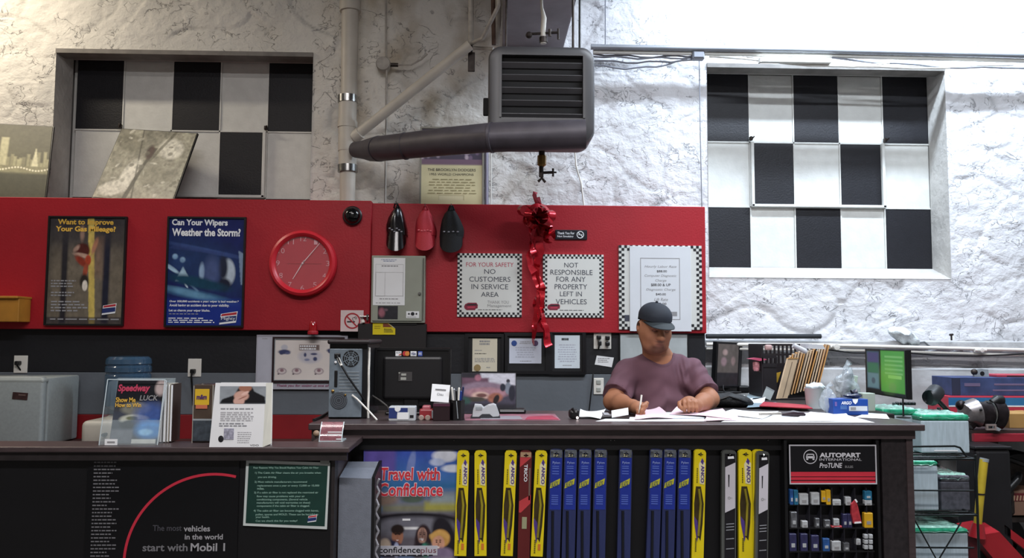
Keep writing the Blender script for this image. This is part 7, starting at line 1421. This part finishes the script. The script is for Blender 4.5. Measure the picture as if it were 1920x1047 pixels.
# clutter under the bench
for i, (px, py, r, lab) in enumerate([(1900, 895, .17, 'black tyre partly hidden under the bench at the right edge'), (1868, 1012, .17, 'dark tyre low down behind the red floor jack')]):
    c_ = V(px, py, 5.06); t = T('tyre', lab, 'tyre', c_); mb = MB(); N = 28
    prof = [(r*.6, .05), (r*.9, .06), (r, .035), (r, -.035), (r*.9, -.06), (r*.6, -.05)]; t.p('rubber', MB().lathe(prof+[prof[0]], axis='Y', seg=36, caps=False), mat('tyre_rubber', '#17181a', .6, bump=.4), smooth=True); t.p('hub', MB().lathe([(.001, .01), (r*.6, .02), (r*.6, -.02)], axis='Y', seg=24), BARE)
t = T('parts_carton', 'small brown carton with dark red print under the bench', 'box', V(1912, 968, 4.7)); A = lambda px, py: V(px, py, 4.7)-t.loc; a, b = A(1894, 922), A(1960, 968); t.p('carton', MB().box(((a.x+b.x)/2, .1, (a.z+b.z)/2), (b.x-a.x, .18, a.z-b.z), bev=.003), mat('carton_tan', '#7a5c4c', .6)); a, b = A(1897, 926), A(1958, 941); t.p('red_band', MB().box(((a.x+b.x)/2, .009, (a.z+b.z)/2), (b.x-a.x, .002, a.z-b.z)), mat('band_red', '#5a1a1e', .5)); mb = MB()
for k in range(4): q = A(1903+k*6, 935); mb.box((q.x, .007, q.z), (.010, .001, .03), rot=(0, .2, 0))
t.p('marks', mb, mat('tan_ink2', '#a08068', .6))
t = T('shelf_clutter', 'dark greasy engine part on lower shelf behind the yellow handle', 'machine part', (V(1852, 925, 4.8).x, 4.8, .395)); t.p('block', MB().box((0, 0, .09), (.22, .2, .18), bev=.03), BARE); t.p('pulley', MB().lathe([(.001, .03), (.05, .03), (.05, -.03)], c=(.0, -.12, .1), axis='Y', seg=20), IRN, smooth=True); t.p('hose', MB().tube([(.05, -.1, .15), (.12, -.1, .22), (.16, -.05, .24), (.2, .05, .2)], .02, 12), BLK, smooth=True)
t = T('black_hose', 'black ribbed hose hanging under the red workbench beam', 'hose', V(1880, 850, 4.8)); A = lambda px, py: V(px, py, 4.8)-t.loc; t.p('hose', MB().tube([A(1845, 832), A(1858, 848), A(1880, 858), A(1905, 866), A(1935, 878)], .016, 12), BLK, smooth=True); t.p('clamp', MB().tube([A(1857, 847), A(1860, 849)], .019, 12), STEEL)
t = T('dark_bin', 'tall black bin between batteries and workbench', 'bin', (V(1850, 900, 4.45).x-.02, 4.45, 0)); h_ = V(1848, 832, 4.6).z; t.p('bin', MB().box((-.0, 0, h_/2), (.2, .2, h_), bev=.02), mat('bin_black', '#121114', .6, var=.2)); t.p('lid', MB().box((0, 0, h_+.008), (.21, .21, .016), bev=.006), BLK)
# ------------------------------------------------------------------ the man behind the counter
HOM = T('person', 'man in dark cap and maroon t-shirt writing at the counter', 'person', (V(1236, 700, 4.05).x, 4.08, 0))
def va(px, py, Y): return np.array(V(px, py, Y))
sL, sR = va(1177, 701, 4.06), va(1297, 699, 4.06)          # shoulder joints (picture left / right)
eL, eR = va(1149, 753, 3.90), va(1331, 749, 3.92)
wL, wR = va(1187, 762, 3.70), va(1304, 762, 3.72)
neck = va(1238, 678, 4.05); headc = va(1227, 613, 3.99)
chest = va(1237, 728, 4.10); belly = va(1234, 780, 4.07)
lo = (va(1110, 700, 3.95)[0]-.05, 3.52, .95); hi = (va(1360, 700, 3.95)[0]+.06, 4.34, 1.62)
B = SDF(lo, hi, .0034, k=.025)
# head: local frame pitched down and slightly turned
HR = Matrix.Rotation(R(9), 3, 'Z') @ Matrix.Rotation(R(13), 3, 'X') @ Matrix.Rotation(R(2), 3, 'Y')
HRn = np.array(HR)
def hl(x, y, z): return headc+HRn @ np.array([x, -y, z])      # y = forward (towards camera)
B.ell(hl(0, -.005, .028), (.070, .092, .076), HRn, k=.03); B.ell(hl(0, .028, -.045), (.063, .068, .085), HRn, k=.035)
B.ell(hl(0, .012, -.012), (.069, .080, .075), HRn, k=.03); B.ell(hl(0, .055, -.098), (.034, .03, .024), HRn, k=.025); B.cone(hl(-.048, .012, -.03), hl(-.040, .04, -.088), .030, .026, k=.025); B.cone(hl(.048, .012, -.03), hl(.040, .04, -.088), .030, .026, k=.025)
for sg in (-1, 1):
    B.ell(hl(sg*.034, .060, -.030), (.026, .018, .022), HRn, k=.03)      # cheeks
    B.cone(hl(sg*.014, .088, .022), hl(sg*.044, .078, .018), .011, .009, k=.014)   # brow
    B.ell(hl(sg*.032, .094, .002), (.016, .010, .010), HRn, k=.012, op='s')
    B.ell(hl(sg*.032, .078, .001), (.015, .013, .011), HRn, k=.005)       # lids
    B.ell(hl(sg*.077, -.008, -.004), (.012, .023, .033), HRn, k=.008); B.ell(hl(sg*.083, .0, .0), (.005, .010, .016), HRn, k=.006, op='s')
    B.ell(hl(sg*.0125, .103, -.036), (.009, .010, .008), HRn, k=.008)
B.cone(hl(0, .090, .008), hl(0, .117, -.032), .010, .0145, k=.012); B.cone(hl(-.022, .082, -.066), hl(.022, .082, -.066), .008, k=.010); B.cone(hl(-.018, .083, -.078), hl(.018, .083, -.078), .009, k=.010)
B.cone(hl(-.020, .096, -.0715), hl(.020, .096, -.0715), .0035, k=.004, op='s')
B.cone(hl(0, -.03, -.05), neck+np.array([0, .03, -.02]), .058, .066, k=.035)
# torso beneath the shirt, arms
B.cone(sL+np.array([.04, .01, 0]), sR+np.array([-.04, .01, 0]), .055, k=.05); B.ell(chest, (.165, .095, .14), k=.05); B.ell(belly, (.15, .10, .16), k=.05)
B.cone(neck+np.array([0, .03, 0]), chest+np.array([0, .02, 0]), .07, .10, k=.05)
for s_, e_, w_ in ((sL, eL, wL), (sR, eR, wR)):
    B.cone(s_, e_, .052, .043, k=.03); B.cone(e_, e_*.55+w_*.45, .042, .041, k=.02); B.cone(e_*.55+w_*.45, w_, .041, .027, k=.02)
def lerp(a, b, t): return a*(1-t)+b*t
# writing hand (picture left): closed round a pen
penb, pent = va(1198.5, 779, 3.585), va(1203, 741, 3.60)
palm = va(1196, 766, 3.645); B.cone(wL, palm, .027, .030, k=.02); B.ell(palm+np.array([.002, -.004, .004]), (.034, .036, .022), k=.016)
grip = lerp(penb, pent, .30)
def finger(pts, r0=.0092, r1=.0075, k=.004):
    for i in range(len(pts)-1): 
        t0, t1 = i/(len(pts)-1), (i+1)/(len(pts)-1); B.cone(pts[i], pts[i+1], r0+(r1-r0)*t0, r0+(r1-r0)*t1, k=k if i else .008)
o_ = lambda x, y, z: np.array([x, y, z])
finger([palm+o_(.022, -.010, .016), palm+o_(.034, -.036, .026), grip+o_(.011, -.003, .014), grip+o_(.007, -.007, -.006)])
finger([palm+o_(.020, -.022, .008), palm+o_(.026, -.048, .014), grip+o_(.004, -.012, -.006), grip+o_(.001, -.010, -.020)])
finger([palm+o_(.008, -.030, -.002), palm+o_(.012, -.052, .000), palm+o_(.014, -.056, -.018), palm+o_(.004, -.046, -.026)]); finger([palm+o_(-.008, -.028, -.006), palm+o_(-.010, -.048, -.008), palm+o_(-.008, -.050, -.020), palm+o_(-.012, -.038, -.026)], .0085, .007)
finger([palm+o_(.022, .012, .004), palm+o_(.034, -.008, .012), grip+o_(.013, .008, .004), grip+o_(.005, .010, -.008)], .0115, .009)
# resting hand (picture right): fingers curled down on the paper
pr_ = va(1293, 756, 3.675); B.cone(wR, pr_, .027, .030, k=.02); B.ell(pr_+np.array([-.006, -.010, .006]), (.038, .034, .020), k=.016)
for i, (dx, L) in enumerate(((.020, .9), (.002, 1.0), (-.016, 1.0), (-.034, .85))):
    k0 = pr_+o_(dx, -.030, .016-.004*abs(i-1.5)); k1 = k0+o_(-.003, -.024*L, -.006); k2 = k1+o_(-.001, -.012*L, -.024*L); z_ = zc+.012; k3 = k2+o_(0, .002, -.014); k3[2] = max(k3[2], z_); k2[2] = max(k2[2], z_+.008)
    finger([k0, k1, k2, k3], .0096 if i < 3 else .0086, .0078)
    if i == 1: ringp = (lerp(k0, k1, .55), k1-k0)
finger([pr_+o_(-.030, .006, .002), pr_+o_(-.050, -.018, .000), pr_+o_(-.055, -.040, -.012), pr_+o_(-.048, -.056, -.022)], .0115, .009)
lipc = hl(0, .09, -.072); chin = hl(0, .06, -.095)
SK = np.array(lin('#96664c')); SK2 = np.array(lin('#7c4a3a')); BRD = np.array(lin('#4a2f28')); LIP = np.array(lin('#7a4a40'))
def skin(v):
    rel = (v-headc) @ HRn; x, f, z = rel[:, 0], -rel[:, 1], rel[:, 2]; c = np.tile(SK, (len(v), 1))
    head = (np.abs(x) < .1) & (np.abs(f) < .14) & (z > -.14) & (z < .13)
    n_ = .5+.5*np.sin(v[:, 0]*70+3*np.sin(v[:, 2]*50))*np.sin(v[:, 1]*60); c *= (1-.08*n_)[:, None]
    bd = np.clip(1-np.sqrt((x/.05)**2+((z+.093)/.032)**2), 0, 1)*2.2*(f > .02)*head; mu = np.clip(1-np.sqrt((x/.032)**2+((z+.054)/.009)**2), 0, 1)*2*(f > .06)*head
    jw = np.clip((-z-.06)/.03, 0, 1)*.35*(f > -.02)*head*(f < .12)
    a = np.clip(bd*.55+mu*.6+jw*.9, 0, .75)[:, None]; c = c*(1-a)+BRD*a
    lp = np.clip(1.3-np.sqrt((x/.020)**2+((z+.0715)/.009)**2), 0, 1)*(f > .07)*head; a = np.clip(lp*1.6, 0, .6)[:, None]; c = c*(1-a)+LIP*a
    ey = np.clip(1.3-np.sqrt(((np.abs(x)-.032)/.018)**2+((z-.002)/.012)**2), 0, 1)*(f > .06)*head; a = (np.clip(ey, 0, 1)*.7)[:, None]; c = c*(1-a)+SK2*a
    ln = (np.abs(z+.0055-.004*((np.abs(x)-.032)/.014)**2) < .0022)*(np.abs(np.abs(x)-.032) < .013)*(f > .07)*head; a = (ln*.8)[:, None]; c = c*(1-a)+np.array([.02, .012, .01])*a
    bw = (np.abs(z-.023+.006*((np.abs(x)-.03)/.02)**2) < .0048)*(np.abs(np.abs(x)-.031) < .02)*(f > .06)*head; a = (bw*.75)[:, None]; c = c*(1-a)+np.array([.02, .012, .01])*a
    hr = (z > .0)*(f < -.0)*head*(np.abs(x) > .05)*.8; hr = np.maximum(hr, ((f < -.045) & (z > -.05)).astype(float)*head*.85); a = hr[:, None]; c = c*(1-a)+np.array([.018, .013, .012])*a
    return c
body = sdf_obj('body', B, printmat('skin', .55), HOM.o, skin)
# shirt
Sh = SDF((lo[0], 3.78, .86), (hi[0], 4.36, 1.45), .0045, k=.04)
Sh.cone(sL+o_(.028, .01, .002), sR+o_(-.028, .01, .002), .070, k=.05); Sh.ell(chest+o_(0, 0, .01), (.185, .125, .165), k=.05); Sh.ell(belly+o_(0, 0, -.01), (.176, .145, .19), k=.05); Sh.ell(belly+o_(0, .0, -.14), (.165, .13, .17), k=.05)
Sh.cone(sL+o_(.08, .02, .035), neck+o_(-.035, .02, .0), .045, .05, k=.05); Sh.cone(sR+o_(-.08, .02, .035), neck+o_(.035, .02, .0), .045, .05, k=.05)
for s_, e_ in ((sL, eL), (sR, eR)):
    d = (e_-s_); hem = s_+d*.80; Sh.cone(s_, s_+d*1.3, .068, .071, k=.03, plane=(hem, d/np.linalg.norm(d)))
X, Y_, Z = np.meshgrid(*[Sh.lo[i]+np.arange(Sh.n[i])*Sh.h for i in range(3)], indexing='ij')
f1 = np.sin((X*1.0+Z*.35)*95+3*np.sin(Z*22))*np.exp(-(((X-(sR[0]-.05))/.05)**2+((Z-1.27)/.09)**2))*.0085          # vertical folds at right chest
f2 = np.sin((Z+np.abs(X-chest[0])*.8)*58+2*np.sin(X*17))*np.exp(-((Z-1.13)/.11)**2)*.006
f3 = np.sin((Z*1.2-X*.9)*75+2*np.sin(Y_*30))*(np.exp(-((X-eL[0]-.03)/.06)**2)+np.exp(-((X-eR[0]+.03)/.06)**2))*.0042
f5 = np.sin(X*300+1.5*np.sin(Z*25))*np.exp(-(((X-(sR[0]-.075))/.035)**2+((Z-1.27)/.055)**2))*.0032
f4 = np.sin(X*31+4*np.sin(Z*13))*.0016
Sh.D += (f1+f2+f3+f4+f5).astype(np.float32)
del X, Y_, Z
Sh.cone(neck+o_(0, .015, .06), neck+o_(0, -.010, .026), .076, .056, k=.010, op='s')
hem_c = {'a': np.array(lin('#5e424c')), 'b': np.array(lin('#4a2f38'))}
def shirtc(v):
    c = np.tile(hem_c['a'], (len(v), 1)); 
    for s_, e_ in ((sL, eL), (sR, eR)):
        d = (e_-s_); L = np.linalg.norm(d); d = d/L; tt = (v-s_) @ d; perp = np.linalg.norm(v-s_-tt[:, None]*d, axis=1); a = ((np.abs(tt-L*.80+.012) < .0016) & (perp < .09) & (tt > L*.5))[:, None]; c = np.where(a, c*.72, c)
    dn = np.linalg.norm((v-(neck+o_(0, -.004, .02)))*np.array([1, 1, .9]), axis=1); c = np.where(((dn > .060) & (dn < .074) & (v[:, 2] > neck[2]-.05))[:, None], c*.82, c)
    return c*(1+.08*np.sin(v[:, 0]*40+v[:, 2]*33)*np.sin(v[:, 2]*51))[:, None]
shirt = sdf_obj('t_shirt', Sh, printmat('jersey', .85, bump=.2), HOM.o, shirtc)
# trousers and shoes
Tr = SDF((chest[0]-.3, 3.85, .0), (chest[0]+.3, 4.42, 1.05), .010, k=.04); hp = chest*1.0; hp[2] = .93; hp[1] = 4.1
Tr.ell(hp, (.165, .13, .12), k=.05)
for sx in (-1, 1):
    a = hp+o_(sx*.085, 0, -.03); kn = o_(chest[0]+sx*.10, 4.05, .52); an = o_(chest[0]+sx*.11, 4.12, .09); Tr.cone(a, kn, .095, .068, k=.04); Tr.cone(kn, an, .066, .055, k=.03)
sdf_obj('trousers', Tr, mat('dark_denim', '#1d2230', .85, var=.1, bump=.2, bs=200), HOM.o)
for sx in (-1, 1):
    m_ = MB().sphere((chest[0]+sx*.11-HOM.loc.x, 4.05-HOM.loc.y, .045), 1, 20, 12, sq=(.05, .14, .045)); m_.v = [(x, y, max(.0, z)) for x, y, z in m_.v]; HOM.p('shoe', m_, BLK, smooth=True)
# cap
CAPM = mat('slate_cap_cloth', '#1c222c', .8, var=.12, vs=20, bump=.1, bs=400)
hc = Vector(headc); HRm = HR
def hv(x, y, z): return hc+HRm @ Vector((x, -y, z))-HOM.loc
vs = []; fs = []; NU, NV = 36, 12
for j in range(NV+1):
    ph = math.pi/2*(j/NV)
    for i in range(NU):
        g = 2*math.pi*i/NU; rx, ry, rz = .082, .105, .070; bulge = 1+.012*math.cos(6*g)*math.sin(ph)
        z = .052+rz*math.cos(ph)-(.03*max(0, -math.sin(g)) if j == NV else 0)*1; vs.append(hv(rx*math.sin(ph)*math.cos(g)*bulge, ry*math.sin(ph)*math.sin(g)*bulge-.004, z-(.012 if j == NV else 0)))
for j in range(NV):
    for i in range(NU): fs.append((j*NU+i, j*NU+(i+1) % NU, (j+1)*NU+(i+1) % NU, (j+1)*NU+i))
cp = HOM.p('cap', MB().add(vs, fs), CAPM, smooth=True)
vs = []; N = 22; K = 6
for j in range(K+1):
    for i in range(N+1):
        g = math.pi*i/N; q = j/K; x = -.075*math.cos(g)*(1-.06*q); y0 = .092*math.sin(g)**.9*(1-q)+(.094*math.sin(g)**.55+.072*math.sin(g)**.5)*q*1.0+.0*q; sag = -.016*(x/.08)**2-.024*q*math.sin(g)
        vs.append((x, y0-.004, .046+sag))
k_ = len(vs); al = [hv(*q) for q in vs]+[hv(x, y, z-.004) for x, y, z in vs]; fs = [(j*(N+1)+i, j*(N+1)+i+1, (j+1)*(N+1)+i+1, (j+1)*(N+1)+i) for j in range(K) for i in range(N)]; fs += [tuple(i+k_ for i in f)[::-1] for f in fs]; fs += [(K*(N+1)+i, K*(N+1)+i+1, K*(N+1)+i+1+k_, K*(N+1)+i+k_) for i in range(N)]
br = HOM.p('brim', MB().add(al, fs), mat('slate_cap_brim', '#1a2226', .7, bump=.1, bs=400), smooth=True, parent=None)
HOM.p('cap_button', MB().sphere(hv(0, -.004, .124), .007, 10, 8), CAPM)
rc, rd = Vector(ringp[0]), Vector(ringp[1]).normalized(); HOM.p('ring', MB().tube([rc-HOM.loc-rd*.0022, rc-HOM.loc+rd*.0022], .0108, 16), mat('silver_ring', '#e8e4dc', .15, metal=1, var=0), smooth=True)
pb, pt = Vector(penb), Vector(pent); T_ = T('pen', 'slim white pen held upright in the writing hand', 'pen', pb); T_.p('barrel', MB().tube([(pt-pb)*.1, pt-pb], .0042, 10), WPL, smooth=True); T_.p('tip', MB().tube([(0, 0, 0), (pt-pb)*.1], [.001, .004], 10), STEEL)
bake_texts()
